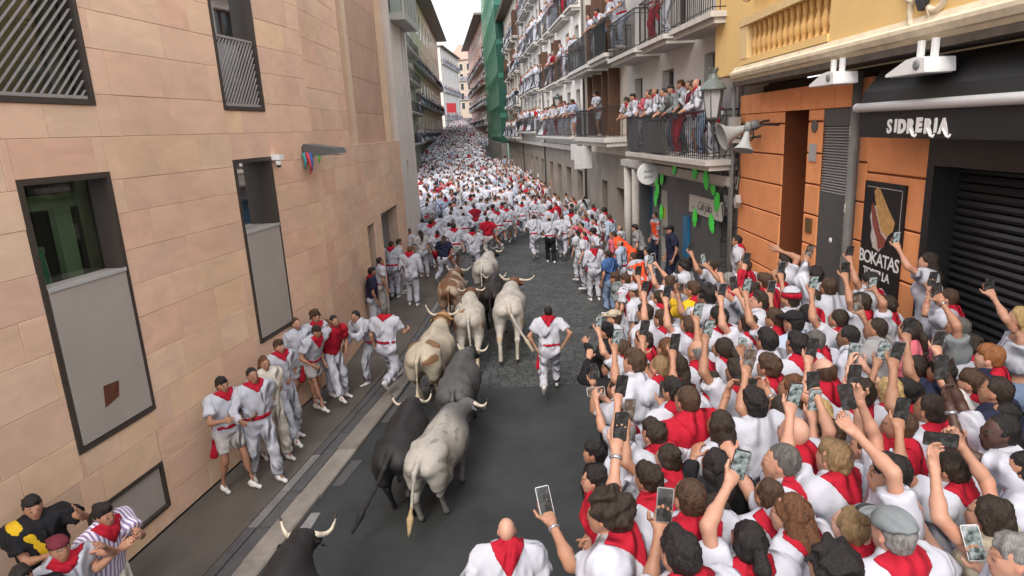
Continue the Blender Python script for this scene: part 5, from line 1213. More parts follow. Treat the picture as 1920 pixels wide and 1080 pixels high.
        for s_ in (-1, 1):
            A_ = a0+P.r*s_*w_; e = tip-A_; nn = e-(e@P.f)*P.f; nn = np.cross(nn, P.f); nn = nrm(nn)
            if nn@(P.r*s_) < 0: nn = -nn
            cuts.append((A_, nn))
        v2 = surf(D_, .0185*vs, cuts=cuts, noise=(.0115, 42, seed, 1))
        out['neckerchief'] = np_mesh('neckerchief', *join_parts([v1, v2] if len(v2[1]) else [v1]), [CL[spec.get('scarfc', 'red')]])
    if spec.get('sash'):
        D_ = Sdf(); fl = (P.f, 1.36); D_.cone(P.pel+P.u*.055*k, P.pel+P.u*.105*k, (.196)*k*P.b, .194*k*P.b, .02, flat=(P.f, 1.33))
        s_ = spec.get('sashside', -1); pr = [surf(D_, .016*vs, cuts=[(P.pel+P.u*.05*k, -P.u), (P.pel+P.u*.115*k, P.u)])]
        if spec['sash'] == 'tail':
            E_ = Sdf(); p0 = P.pel+P.r*s_*.155*k+P.u*.08*k; q_ = p0+P.r*s_*.03*k-P.f*.02*k; E_.cone(p0, q_-np.array([0, 0, .2])*k, .03*k, .045*k, .02, flat=(nrm(P.f*.8+P.r*.6*s_), 2.2)); E_.cone(q_-np.array([0, 0, .2])*k, q_+P.r*s_*.03*k-P.f*.05*k-np.array([0, 0, .42])*k, .045*k, .06*k, .02, flat=(nrm(P.f*.8+P.r*.6*s_), 2.6)); pr.append(surf(E_, .014*vs, noise=(.005, 40, seed)))
        out['sash'] = np_mesh('sash', *join_parts(pr), [CL[spec.get('sashc', 'red')]])
    if spec.get('strap'):
        D_ = Sdf(); torso_prims(D_, P, .046, .05); a = P.sh[1]*.6+P.nk*.4; b_ = P.pel-P.r*.15*k+P.u*.05*k; e = nrm(b_-a); nn = nrm(np.cross(e, P.f))
        out['strap'] = np_mesh('strap', *surf(D_, .014*vs, cuts=[(a+nn*spec.get('strapw', .022)*k, nn), (a-nn*spec.get('strapw', .022)*k, -nn)]), [CL[spec.get('strapc', 'black')]])
    if spec.get('print'):
        pr = []
        for s0, sl in ((.045, .35), (.012, -.35), (-.020, .35), (-.055, 0)):
            D_ = Sdf(); torso_prims(D_, P, .050, .05); c0 = P.nk-P.u*.075*k+P.r*s0*k; nn = nrm(P.r+P.u*sl); pr.append(surf(D_, .010, noise=(.0115, 42, seed, 1), lo=c0-.09*k, hi=c0+.09*k, cuts=[(c0+nn*.007*k, nn), (c0-nn*.007*k, -nn), (c0+P.u*.035*k, P.u), (c0-P.u*.035*k, -P.u), (P.ch, P.f)]))
        pr = [p for p in pr if len(p[1])]
        if pr: out['print'] = np_mesh('print', *join_parts(pr), [CL['offwhite']])
    if spec.get('pack'):
        D_ = Sdf(); c = P.ch-P.f*.17*k+P.u*.0*k; D_.cone(c-P.u*.14*k, c+P.u*.12*k, .13*k, .11*k, .04, flat=(P.f, 1.5)); out['backpack'] = np_mesh('backpack', *surf(D_, .02*vs), [CL['navy']])
    if spec.get('vest'):
        D_ = Sdf(); torso_prims(D_, P, .048, .05); out['vest'] = np_mesh('vest', *surf(D_, .022*vs, cuts=[(P.pel-P.u*.02*k, -P.u), (P.nk-P.u*.01*k, P.u)]), [CL[spec['vest']]])
    if spec.get('watch') is not None and detail:
        i = spec['watch']; D_ = Sdf(); w_ = P.wr[i]-P.hdir[i]*.03*k; D_.cone(w_-P.hdir[i]*.02*k, w_+P.hdir[i]*.02*k, .034*k, .034*k, .01); out['watch'] = np_mesh('watch', *surf(D_, .009*vs, cuts=[(w_-P.hdir[i]*.011*k, -P.hdir[i]), (w_+P.hdir[i]*.011*k, P.hdir[i])]), [PHM3 if spec.get('watchc') is None else CL[spec['watchc']]])
    return out
PART_ORDER = ['shirt', 'trousers', 'shorts', 'shoe0', 'shoe1', 'hair', 'cap', 'hat_band0', 'hat_band1', 'neckerchief', 'sash', 'strap', 'backpack', 'vest', 'watch', 'print']
NPEOPLE = [0]
def place(out, loc, yaw, label, group=None, tilt=None):
    o = bpy.data.objects.new('person', out['body']); COL.objects.link(o); o.location = tuple(float(c) for c in loc); o.rotation_euler = (0, 0, R(yaw))
    tag(o, label, 'person', group); NPEOPLE[0] += 1
    for n in PART_ORDER:
        if n in out: child(n.rstrip('01') if n[:3] in ('sho', 'hat') and n != 'shorts' else n, out[n], o)
    return o
def phone_mesh(kind):
    me = MB(); w_, h_, t_ = .036, .076, .0045; e = .006
    pr = [(-w_+e, -h_), (w_-e, -h_), (w_, -h_+e), (w_, h_-e), (w_-e, h_), (-w_+e, h_), (-w_, h_-e), (-w_, -h_+e)]
    me.prism([(x, -t_, z) for x, z in pr], (0, 2*t_, 0))
    return me
PHC = {}
def phone(pos, xaxis, yaxis, zaxis, label, case='black'):
    """yaxis points away from the viewer's face: the screen looks along -y"""
    v = (0, 1, 0, 2, 0, 0, 1)[len(label) % 7]; key = (case, v)
    if key not in PHC:
        m = {'black': PHM, 'pale': PHM2, 'silver': PHM3}[case]; mb = phone_mesh(case); me = bpy.data.meshes.new('phone'); me.from_pydata(mb.v, [], mb.f); me.materials.append(m)
        s = bpy.data.meshes.new('screen'); s.from_pydata([(-.033, -.0052, -.072), (.033, -.0052, -.072), (.033, -.0052, .072), (-.033, -.0052, .072), (-.033, -.0044, -.072), (.033, -.0044, -.072), (.033, -.0044, .072), (-.033, -.0044, .072)], [], [(0, 1, 2, 3), (0, 4, 5, 1), (1, 5, 6, 2), (2, 6, 7, 3), (3, 7, 4, 0)]); s.materials.append(PSCR[v])
        cmb = MB(); 
        for dx, dz in ((-.02, .055), (-.02, .035), (-.004, .045)): cmb.lathe((dx, .0046, dz), [(.008, 0), (.008, .002), (.003, .0022)], 8, (0, 1, 0))
        c = bpy.data.meshes.new('camera_lens'); c.from_pydata(cmb.v, [], cmb.f); c.materials.append(mat('black_gloss', (.01, .01, .01), .15)); PHC[key] = (me, s, c)
    me, s, c = PHC[key]
    o = bpy.data.objects.new('phone', me); COL.objects.link(o); o.matrix_basis = Matrix(((xaxis[0], yaxis[0], zaxis[0], pos[0]), (xaxis[1], yaxis[1], zaxis[1], pos[1]), (xaxis[2], yaxis[2], zaxis[2], pos[2]), (0, 0, 0, 1)))
    o.scale = (1.04, 1.04, 1.04)
    tag(o, label, 'phone', 'phones held up by spectators'); child('screen', s, o); child('camera_lens', c, o); return o
# ------------------------------------------------------------------ bulls and oxen
def coat_mat():
    m = bpy.data.materials.new('cattle_coat'); m.use_nodes = True; n = m.node_tree; p = n.nodes['Principled BSDF']; p.inputs['Roughness'].default_value = .6; p.inputs['Specular IOR Level'].default_value = .25
    a = n.nodes.new('ShaderNodeAttribute'); a.attribute_name = 'tint'
    tc = n.nodes.new('ShaderNodeTexCoord'); mp = n.nodes.new('ShaderNodeMapping'); mp.inputs['Scale'].default_value = (1, .35, 1); n.links.new(tc.outputs['Object'], mp.inputs[0])
    t = n.nodes.new('ShaderNodeTexNoise'); t.inputs['Scale'].default_value = 16; t.inputs['Detail'].default_value = 7; t.inputs['Roughness'].default_value = .7; n.links.new(mp.outputs[0], t.inputs[0])
    r_ = n.nodes.new('ShaderNodeMapRange'); r_.inputs[1].default_value = .3; r_.inputs[2].default_value = .7; r_.inputs[3].default_value = .84; r_.inputs[4].default_value = 1.14; n.links.new(t.outputs[0], r_.inputs[0])
    x = n.nodes.new('ShaderNodeVectorMath'); x.operation = 'SCALE'; n.links.new(a.outputs['Color'], x.inputs[0]); n.links.new(r_.outputs[0], x.inputs['Scale']); n.links.new(x.outputs[0], p.inputs['Base Color'])
    b = n.nodes.new('ShaderNodeBump'); b.inputs['Strength'].default_value = .3; b.inputs['Distance'].default_value = .015; n.links.new(t.outputs[0], b.inputs['Height']); n.links.new(b.outputs[0], p.inputs['Normal']); return m
COAT = coat_mat()
HORN = mat('horn', (.50, .45, .37), .4, var=.15, vscale=8); HORN_T = mat('horn_tip', (.06, .05, .045), .35)
def vnoise(V, fr, sd):
    r_ = np.random.RandomState(sd); w_ = 0
    for j in range(6):
        d_ = nrm(r_.randn(3))*fr*(.5+1.3*r_.rand()); w_ = w_+np.sin(V@d_+6.28*r_.rand())
    return w_/2.4
def cattle(label, hip_px, wit_px, coat, cat='bull', ht=1.36, phase=0, headturn=0, headpitch=-8, hornspan=.42, hornup=.25, hornc=1.0, tail=0.1, tails=0, seed=0, length=None, bulk=1.0, collar=False, hornlen=1.0, rise=None, group='bulls and oxen running up the street'):
    A = at(*hip_px, ht*.985); B_ = at(*wit_px, ht*1.0); d = B_-A; d[2] = 0; L0 = np.linalg.norm(d); yaw = math.degrees(math.atan2(-d[0], d[1])); 
    bulk = bulk*1.10; L_ = length*.95 if length else min(max(L0, .95), 1.35)
    mid = (A+B_)/2; s = ht/1.36; S = Sdf(); V3 = lambda x, y, z: np.array([x, y, z])*np.array([s*bulk, L_/1.05, s])
    w = 1
    # trunk: rump, loin, barrel, shoulders
    S.cone(V3(0, -.60, 1.14), V3(0, -.30, 1.13), .23*s, .235*s, .12, flat=((1, 0, 0), .86))
    S.cone(V3(0, -.45, 1.10), V3(0, .1, .93), .25*s, .34*s, .12, flat=((1, 0, 0), .98))
    S.cone(V3(0, -.15, .94), V3(0, .38, .94), .335*s, .34*s, .12, flat=((1, 0, 0), 1.03))
    S.cone(V3(0, .30, 1.05), V3(0, .60, 1.00), .30*s, .27*s, .12, flat=((1, 0, 0), 1.05))
    S.cone(V3(0, .42, 1.24), V3(0, .66, 1.24), .14*s, .15*s, .12)
    S.cone(V3(0, -.60, 1.285), V3(0, .45, 1.30), .055*s, .08*s, .08)
    for sx in (-1, 1):
        S.ball(V3(.185*sx, -.42, 1.22), .085*s, .10)          # hook bones
        S.ball(V3(.11*sx, -.77, 1.10), .09*s, .10)            # pin bones
        S.cone(V3(.15*sx, -.60, 1.05), V3(.17*sx, -.60, .78), .20*s, .15*s, .10, flat=((1, 0, 0), 1.25))
        S.cone(V3(.20*sx, .42, 1.0), V3(.20*sx, .50, .74), .17*s, .12*s, .10, flat=((1, 0, 0), 1.3))
    # neck and head
    hr, hf, hu = rotm(headturn, headpitch-14)
    n0 = V3(0, .58, 1.16); n1 = V3(0, .60, 1.16)+rotm(headturn*.6, headpitch+4)[1]*.50*s+np.array([0, 0, .03])
    S.cone(n0, n1, .215*s, .15*s, .10, flat=((1, 0, 0), 1.12)); S.cone(V3(0, .6, .9), n1-hu*.09*s, .17*s, .10*s, .10, flat=((1, 0, 0), 1.3))
    hp = n1+hf*.03*s; S.cone(hp, hp+hf*.17*s-hu*.02*s, .118*s, .10*s, .06, flat=(hu, .95)); S.cone(hp+hf*.17*s-hu*.03*s, hp+hf*.42*s-hu*.05*s, .095*s, .068*s, .05); S.ball(hp+hf*.44*s-hu*.055*s, .07*s, .03)
    S.cone(hp+hr*-.09*s+hu*.075*s, hp+hr*.09*s+hu*.075*s, .055*s, .055*s, .04)
    for sx in (-1, 1):
        S.cone(hp+hr*.10*s*sx+hu*.02*s, hp+hr*.27*s*sx-hf*.04*s-hu*.03*s, .035*s, .022*s, .03, flat=(hf, 1.8)); S.ball(hp+hf*.14*s+hr*.09*s*sx+hu*.03*s, .03*s, .02)
    # legs, galloping
    c_ = [math.sin(phase+q) for q in (0, .5, 2.4, 2.9)]
    hooves = []
    for j, (sx, q) in enumerate(((-1, c_[0]), (1, c_[1]))):    # hind: hip, stifle forward, hock back, fetlock
        h0 = V3(.16*sx, -.58, .95); st_ = V3(.18*sx, -.42+.16*q, .70); hk = V3(.16*sx, -.80+.34*q, .50+.06*abs(q)); ft = V3(.15*sx, -.74+.52*q, .12+.10*max(0, -q)); hf_ = ft+np.array([0, .05 if q > -.3 else -.05, -.075])
        S.cone(h0, st_, .17*s, .115*s, .06); S.cone(st_, hk, .105*s, .058*s, .05); S.ball(hk, .06*s, .03); S.cone(hk, ft, .048*s, .040*s, .03); S.cone(ft, hf_, .042*s, .045*s, .02); hooves.append((hf_, ft))
    for j, (sx, q) in enumerate(((-1, c_[2]), (1, c_[3]))):    # fore: elbow, knee, fetlock
        h0 = V3(.19*sx, .46, .82); kn = V3(.17*sx, .52+.26*q, .46+.07*max(0, q)); ft = V3(.16*sx, .48+(.46 if q > 0 else .30)*q, .12+.12*abs(min(0, q))); hf_ = ft+np.array([0, .05, -.075])
        S.cone(h0, kn, .115*s, .058*s, .05); S.ball(kn, .06*s, .03); S.cone(kn, ft, .048*s, .038*s, .03); S.cone(ft, hf_, .042*s, .046*s, .02); hooves.append((hf_, ft))
    # tail
    t0 = V3(0, -.80, 1.27); t1 = V3(tails*.08, -.93, 1.16); t2 = V3(tails*.3, -.98-tail*.5, .85); t3 = V3(tails*.62, -1.02-tail, .52); t4 = V3(tails*.8, -1.06-tail*1.5, .30)
    S.cone(t0+np.array([0, .08, 0]), t1, .05*s, .036*s, .03); S.cone(t1, t2, .036*s, .026*s, .02); S.cone(t2, t3, .026*s, .03*s, .02); S.cone(t3, t4, .050*s, .022*s, .03); S.cone(t3, t4+np.array([.03, -.02, .03]), .03*s, .015*s, .03)
    V, Q = surf(S, .026, noise=(.004, 14, seed))
    P_ = V/np.array([s*bulk, L_/1.05, s]); nz_ = vnoise(P_, 9, seed); n2 = vnoise(P_, 28, seed+5)
    hd = ((V-hp)@hf)/s; nkd = ((V-n0)@nrm(n1-n0))/s
    info = dict(x=P_[:, 0], y=P_[:, 1], z=P_[:, 2], n=nz_, n2=n2, head=hd, neck=nkd, tailtip=np.linalg.norm(V-t4, axis=1) < .34, rear=P_[:, 1] < -.62)
    col = np.array(coat(info), float); 
    if col.ndim == 1: col = np.tile(col, (len(V), 1))
    hm_ = np.zeros(len(V), bool)
    for hf_, ft in hooves: hm_ |= (np.linalg.norm(V-hf_, axis=1) < .075*s) & (V[:, 2] < hf_[2]+.02)
    col[hm_] = (.035, .03, .028)
    me = np_mesh('bull', V, Q, [COAT], col)
    nm = 'bull' if cat == 'bull' else 'steer'
    o = bpy.data.objects.new(nm, me); COL.objects.link(o); off = Matrix.Rotation(R(yaw), 3, 'Z')@Vector((0, -.02*L_, 0))
    o.location = (mid[0]+off[0], mid[1]+off[1], 0); o.rotation_euler = (0, 0, R(yaw)); tag(o, label, cat, group)
    for sx in (-1, 1):
        b0 = hp+hr*.12*s*sx+hu*.085*s; pts = []
        k_ = hornlen*.86
        for t in np.linspace(0, 1, 9):
            pts.append(b0+hr*sx*hornspan*.78*k_*math.sin(t*1.35)*1.02+hu*(hornup*k_*(t**2.0)-.05*math.sin(t*3.1))+hf*(.22*math.sin(t*2.2)*k_))
        b = MB(); b.tube(pts[:8], [(.036*(1-t)+.011*t)*s for t in np.linspace(0, .9, 8)], 9); me2 = bpy.data.meshes.new('horn'); me2.from_pydata(b.v, [], b.f); me2.materials.append(HORN); me2.polygons.foreach_set('use_smooth', [True]*len(b.f)); h_ = child('horn', me2, o)
        b = MB(); b.tube([pts[7], (pts[7]+pts[8])/2, pts[8]], [.0165*s, .012*s, .004*s], 8); me2 = bpy.data.meshes.new('horn_tip'); me2.from_pydata(b.v, [], b.f); me2.materials.append(HORN_T); child('horn_tip', me2, h_)
        b = MB(); e = hp+hf*.15*s+hr*.112*s*sx+hu*.035*s; b.lathe(e-hr*sx*.012, [(.0, 0), (.018, .004), (.02, .012), (.01, .02)], 8, hr*sx); me2 = bpy.data.meshes.new('eye'); me2.from_pydata(b.v, [], b.f); me2.materials.append(mat('black_gloss', (.01, .01, .01), .15)); child('eye', me2, o)
    if collar:
        C_ = Sdf(); u = nrm(n1-n0); c = n0*.35+n1*.65; q = [c+(np.array([math.cos(a), 0, 0])*.205+nrm(np.cross((1, 0, 0), u))*math.sin(a)*.235)*s for a in np.arange(10)*.6283]
        for j in range(10): C_.cone(q[j], q[(j+1) % 10], .016, .016, .01)
        child('collar', np_mesh('collar', *surf(C_, .013), [mat('leather', (.08, .04, .02), .6)]), o)
    return o
def solid(c, dark=None):
    def f(i):
        b = np.tile(np.array(c, float), (len(i['x']), 1)); b *= (1+.10*i['n2'])[:, None]
        if dark is not None: b[i['head'] > -.1] = dark
        return b
    return f
def coat_white_grey(i):
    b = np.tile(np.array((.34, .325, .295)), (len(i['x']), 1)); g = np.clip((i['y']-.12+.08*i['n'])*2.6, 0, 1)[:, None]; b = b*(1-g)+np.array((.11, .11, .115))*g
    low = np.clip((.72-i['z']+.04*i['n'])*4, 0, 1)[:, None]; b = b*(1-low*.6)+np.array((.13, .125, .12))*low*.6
    b[(i['n2'] > .75) & (i['y'] < .3)] *= .62; b[i['tailtip']] = (.36, .27, .15); return b
def coat_cream(head, patch, base=(.41, .365, .29), thr=.35, ymax=-.3, neck=True, tip=(.45, .38, .27)):
    def f(i):
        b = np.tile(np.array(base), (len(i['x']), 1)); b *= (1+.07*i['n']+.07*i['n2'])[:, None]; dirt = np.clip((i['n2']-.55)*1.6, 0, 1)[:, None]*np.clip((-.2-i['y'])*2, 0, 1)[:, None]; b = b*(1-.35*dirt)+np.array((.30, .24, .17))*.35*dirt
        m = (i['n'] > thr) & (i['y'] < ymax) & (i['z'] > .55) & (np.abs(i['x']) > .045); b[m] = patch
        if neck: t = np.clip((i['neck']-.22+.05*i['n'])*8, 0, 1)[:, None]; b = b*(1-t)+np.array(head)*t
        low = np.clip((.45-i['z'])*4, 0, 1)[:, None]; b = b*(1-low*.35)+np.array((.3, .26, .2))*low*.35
        b[i['tailtip']] = tip; return b
    return f
def coat_brown(i):
    b = np.tile(np.array((.27, .19, .135)), (len(i['x']), 1)); m = (np.abs(i['x']) < .17+.05*i['n']) & (i['z'] > .9); b[m] = (.15, .075, .04); m2 = (i['n'] < -.5); b[m2] = (.36, .29, .22); m = i['neck'] > .15; b[m] = (.17, .09, .05); return b
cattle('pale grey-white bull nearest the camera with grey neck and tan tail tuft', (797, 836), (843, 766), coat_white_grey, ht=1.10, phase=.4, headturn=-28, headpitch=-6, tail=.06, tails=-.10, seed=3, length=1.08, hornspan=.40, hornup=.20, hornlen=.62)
cattle('black bull with tail swung out, close beside the pale grey bull', (733, 838), (770, 748), solid((.020, .020, .021)), ht=1.13, phase=2.2, headturn=10, headpitch=-16, tail=.06, tails=-.62, seed=4, length=1.1, hornlen=.72)
cattle('dark grey bull running between the patched cream ox and the pale bull', (850, 716), (868, 660), solid((.075, .078, .08), (.02, .02, .02)), ht=1.16, phase=3.4, headturn=-14, headpitch=-6, tail=.1, tails=.2, seed=6, length=1.15, hornspan=.44, hornlen=.68)
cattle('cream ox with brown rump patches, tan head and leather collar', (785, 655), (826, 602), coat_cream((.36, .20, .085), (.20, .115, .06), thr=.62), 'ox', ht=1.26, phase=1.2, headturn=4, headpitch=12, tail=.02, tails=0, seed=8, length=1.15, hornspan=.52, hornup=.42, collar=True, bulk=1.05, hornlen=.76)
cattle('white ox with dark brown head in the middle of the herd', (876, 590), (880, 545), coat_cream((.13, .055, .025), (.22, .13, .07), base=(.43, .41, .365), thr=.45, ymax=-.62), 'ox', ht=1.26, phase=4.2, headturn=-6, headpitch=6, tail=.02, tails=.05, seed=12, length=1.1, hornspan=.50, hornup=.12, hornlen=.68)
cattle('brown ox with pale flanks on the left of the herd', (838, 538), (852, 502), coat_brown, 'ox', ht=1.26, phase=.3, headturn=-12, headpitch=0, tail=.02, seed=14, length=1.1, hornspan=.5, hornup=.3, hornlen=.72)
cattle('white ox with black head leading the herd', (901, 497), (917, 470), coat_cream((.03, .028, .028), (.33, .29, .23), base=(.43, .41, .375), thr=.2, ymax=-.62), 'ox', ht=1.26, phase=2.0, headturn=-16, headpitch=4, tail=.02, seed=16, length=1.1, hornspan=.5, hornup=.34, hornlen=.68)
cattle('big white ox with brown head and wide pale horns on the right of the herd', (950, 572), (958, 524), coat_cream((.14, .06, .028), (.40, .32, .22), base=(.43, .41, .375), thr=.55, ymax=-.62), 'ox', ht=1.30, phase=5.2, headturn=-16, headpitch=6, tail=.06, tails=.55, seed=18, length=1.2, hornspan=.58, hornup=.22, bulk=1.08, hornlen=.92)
cattle('black bull half hidden on the far side of the big white ox', (916, 548), (931, 506), solid((.022, .019, .018)), ht=1.2, phase=1.0, headturn=8, headpitch=-10, tail=.02, seed=20, length=1.12, hornlen=.8)
cattle('black bull at the bottom edge with one pale horn raised', (500, 1190), (532, 1062), solid((.018, .018, .019)), ht=1.22, phase=2.6, headturn=-10, headpitch=-10, tail=.1, seed=22, length=1.05, hornspan=.33, hornup=.26, hornlen=.8)
# ------------------------------------------------------------------ placing people
def rz(yaw): a = R(yaw); return np.array([[math.cos(a), -math.sin(a), 0], [math.sin(a), math.cos(a), 0], [0, 0, 1.]])
STATS = []
def reach(loc, yaw, P, i, px, py, rad=None, far=True):
    Z = rz(yaw); sh = loc+Z@P.sh[i]; r_ = (rad or .50)*P.k; d = nrm(ray(px, py)); m = (sh-CP)@d; q = sh-CP-d*m; h2 = r_*r_-q@q
    if h2 > 0: t = m+(math.sqrt(h2) if far else -math.sqrt(h2)); w = CP+d*t
    else: w = sh-q/np.linalg.norm(q)*r_
    return Z.T@(w-loc)
def give_phone(P, loc, yaw, hands, label, case='black', land=False):
    Z = rz(yaw); w = sum(P.wr[i]+P.hdir[i]*.105*P.k for i in hands)/len(hands)
    n_ = nrm(nrm(P.hc-w)*.55+nrm(Z.T@(CP-loc)-w)*.9); d = P.hdir[hands[0]]
    for i in hands:
        dd = P.hdir[i]; pn = nrm(n_-(n_@dd)*dd*.9); P.palm[i] = pn if len(hands) == 1 else nrm(pn*.5+(nrm(w-P.wr[i])-(nrm(w-P.wr[i])@dd)*dd)*.8)
    c = w+n_*(.030 if len(hands) == 1 else .0)
    up = np.array([0, 0, 1.])*.7+d*.5; z = nrm(up-(up@n_)*n_); y = -n_; x = np.cross(y, z)
    if land: x, z = z, -x
    phone(loc+Z@(c+(z*.035 if not land else 0)), Z@x, Z@y, Z@z, label, case)
def short(t):
    w_ = t.replace(',', '').split()[:11]
    while w_[-1] in ('the', 'and', 'a', 'in', 'of', 'at', 'with', 'by', 'low', 'behind', 'between', 'under', 'pink', 'lit', 'grey-haired', 'knitted', 'sunburnt', 'bald'): w_.pop()
    return ' '.join(w_)
def someone(px, py, yaw, label, hair='short', hc='dark', top='white', b=None, st=1.72, fem=False, arms=(), ph=None, vs=1.0, group=None, lean=5, head=(0, 0, 0), seed=None, build=1.0, side=0, twist=0, feet=None, hip=None, gz0=None, **sp):
    """px, py: pixel of the head's centre in the photograph; b: height of the ground it stands on"""
    seed = seed if seed is not None else int(px*7+py*13) % 9973
    P = Pose(st, lean=lean, side=side, twist=twist, fem=fem, head=head, build=build, feet=feet, hip=hip)
    b = TZ if b is None else b; Z = rz(yaw); h = at(px, py, b+P.hc[2]); loc = h-Z@P.hc; loc[2] = b
    if group == CG and not arms and ph is None and (px*5+py*3) % 10 < 1 and 520 < py < 930 and px < 1860 and yaw < 66:
        s_ = 9.0/max(float(np.linalg.norm(h-CP)), 3.0); arms = [(0, px-34*s_-((px*7) % 17)*s_, py-22*s_-((py*3) % 34)*s_)]
        ph = ((0,), 'phone held up by the '+short(label), ('black', 'black', 'silver')[px % 3])
    for a in arms:
        i, hx, hy = a[0], a[1], a[2]; kind = a[3] if len(a) > 3 else 'grip'; far = a[4] if len(a) > 4 else True; rad = a[5] if len(a) > 5 else None
        P.arm(i, reach(loc, yaw, P, i, hx, hy, rad, far), hand=kind)
    if ph: give_phone(P, loc, yaw, ph[0], ph[1], *(ph[2:]))
    vs = float(np.clip(np.linalg.norm(h-CP)/4.6, 1, 1.45)); sp.update(hair=hair, hc=hc, top=top); sp.setdefault('legs', feet is not None); out = build_person(P, sp, vs, seed); STATS.append((loc[0], loc[1]))
    return place(out, loc, yaw, label, group)
L, Rr = 0, 1
CG = 'spectators packed on the raised pavement at right'
def C(px, py, yaw, label, **k): k.setdefault('scarf', True if (px*3+py) % 5 < 2 or 'kerchief' in label else False); k.setdefault('group', CG); return someone(px, py, yaw, label, **k)
# --- nearest rows, bottom right
C(1135, 965, 55, 'woman with big dark curly hair leaning out and holding a phone over the road', hair='curly', hc='dark', fem=True, st=1.68, skin=2, lean=14, arms=[(L, 1035, 982, 'grip', True)], ph=((L,), 'pale phone held out low over the road by the curly-haired woman', 'pale'), watch=0, b=1.5, twist=10)
C(1290, 935, 20, 'man with short brown hair and red kerchief stretching his left arm to a phone', hair='crop', hc='brown', st=1.76, skin=1, arms=[(L, 1152, 838, 'grip', True)], ph=((L,), 'black phone in the outstretched left hand of the short-haired man'), watch=0, build=1.05)
C(1272, 1040, 22, 'man with thick black hair at the bottom edge, silver phone held before him', hair='short', hc='black', st=1.74, arms=[(L, 1236, 1000, 'grip', True, .40)], ph=((L,), 'silver phone held upright in front of the black-haired man at the bottom edge', 'silver'), lean=8, b=1.42, skin=2)
C(1400, 1015, 12, 'woman with black ponytail raising a phone straight up on a bare arm', hair='pony', hc='black', fem=True, st=1.66, arms=[(L, 1372, 862, 'grip', True)], ph=((L,), 'bronze-edged phone high above the black ponytail'), skin=1, lean=3)
C(1478, 965, 30, 'woman with long smooth brown hair in a white top', hair='long', hc='auburn', fem=True, st=1.66, skin=1, lean=6, scarf=True, head=(25, -8, 0))
C(1462, 868, 62, 'grey-haired man facing left with white marks printed on his red kerchief', print=True, hair='crop', hc='salt', st=1.75, skin=1, arms=[(L, 1372, 858, 'fist', True)], scarfl=1.15, lean=8)
C(1487, 812, 40, 'bald man with pink scalp and red kerchief behind the grey-haired man', hair='bald', st=1.76, skin=0, beard=.3, scarfl=1.1)
C(1412, 758, 12, 'man with flat black hair lifting a phone in both hands over his head', hair='short', hc='black', st=1.76, skin=2, arms=[(L, 1362, 742, 'grip', True, .42), (Rr, 1440, 738, 'grip', True, .42)], ph=((L, Rr), 'phone held sideways in both hands by the flat-haired man', 'black', True), watch=1)
C(1287, 752, 25, 'man with cropped brown hair and bright red kerchief across his shoulders', hair='crop', hc='brown', top='red', st=1.74, arms=[(L, 1243, 762, 'grip', True)], ph=((L,), 'dark phone raised beside the cropped brown head'), skin=2)
C(1172, 775, 60, 'woman with dark brown hair reaching both arms forward to a small camera phone', hair='bun', hc='brown', fem=True, st=1.62, arms=[(L, 1118, 752, 'grip', True), (Rr, 1135, 748, 'grip', True)], ph=((L, Rr), 'small phone held low in both hands at the edge of the crowd', 'pale', True), skin=1, b=1.05)
C(1168, 812, 50, 'man with thin grey hair and white shirt with a dark print', hair='balding', hc='grey', st=1.66, skin=0, scarf=False, lean=14, b=1.05)
C(1112, 850, 70, 'boy with black hair at the very edge of the crowd', hair='short', hc='black', st=1.52, scarf=False, top='black', b=.85, skin=2)
C(1112, 900, 85, 'person with sleek dark hair in a red top looking down the road at left', hair='bun', hc='black', fem=True, top='red', st=1.60, b=.85, scarf=False, sleeve='long', lean=10, skin=1)
C(1338, 872, 18, 'woman with black hair and black jacket in the middle of the front rows', hair='long', hc='black', fem=True, top='black', leg='black', st=1.62, sleeve='long', scarf=False, skin=2, arms=[(L, 1300, 862, 'grip', True, .4)])
C(1664, 890, 72, 'man with heavy black fringe facing left, both arms raised to a phone', hair='short', hc='black', st=1.74, skin=1, arms=[(L, 1578, 752, 'grip', True), (Rr, 1612, 752, 'grip', True)], ph=((L, Rr), 'black phone held by the man with the heavy fringe'), lean=4, scarfl=1.1)
C(1682, 800, 55, 'young man with cropped brown hair and red shirt under the raised arms', hair='crop', hc='brown', top='red', st=1.72, skin=1, arms=[(L, 1600, 735, 'grip', True)], ph=((L,), 'black phone in the hand of the young man in red'))
C(1872, 812, 80, 'dark-skinned man in white with a backpack raising a phone in a watch-wearing hand', hair='crop', hc='black', skin=5, st=1.76, arms=[(L, 1735, 715, 'grip', True), (Rr, 1768, 690, 'grip', True)], ph=((L, Rr), 'black phone held high in two dark-skinned hands'), watch=0, pack=True, scarfc='yellow', scarfl=.45)
C(1672, 1000, 18, 'man in a grey cap at the bottom with both hands up round an orange phone', hair='cap', capc='grey', hc='grey', st=1.74, skin=0, arms=[(L, 1622, 1030, 'grip', True, .36), (Rr, 1725, 985, 'grip', True, .40)], ph=((L, Rr), 'orange-edged phone between the hands of the man in the grey cap', 'black', True), b=1.35)
C(1850, 968, 42, 'woman with very long dark brown hair and beige top holding a phone in both hands', hair='long', hc='dark', fem=True, top='beige', sleeve='none', st=1.66, scarf=False, skin=1, arms=[(L, 1722, 815, 'grip', True), (Rr, 1790, 808, 'grip', True)], ph=((L, Rr), 'black phone held level in both hands above the beige top', 'black', True))
C(1900, 1048, 68, 'grey-haired man with glasses at the bottom right corner', hair='short', hc='grey', st=1.70, skin=1, arms=[(L, 1850, 1075, 'grip', True, .35)], ph=((L,), 'pale phone low in the bottom right corner', 'pale'))
C(1553, 1065, 25, 'person with wavy black hair at the bottom edge', hair='curly', hc='black', st=1.68, skin=2)
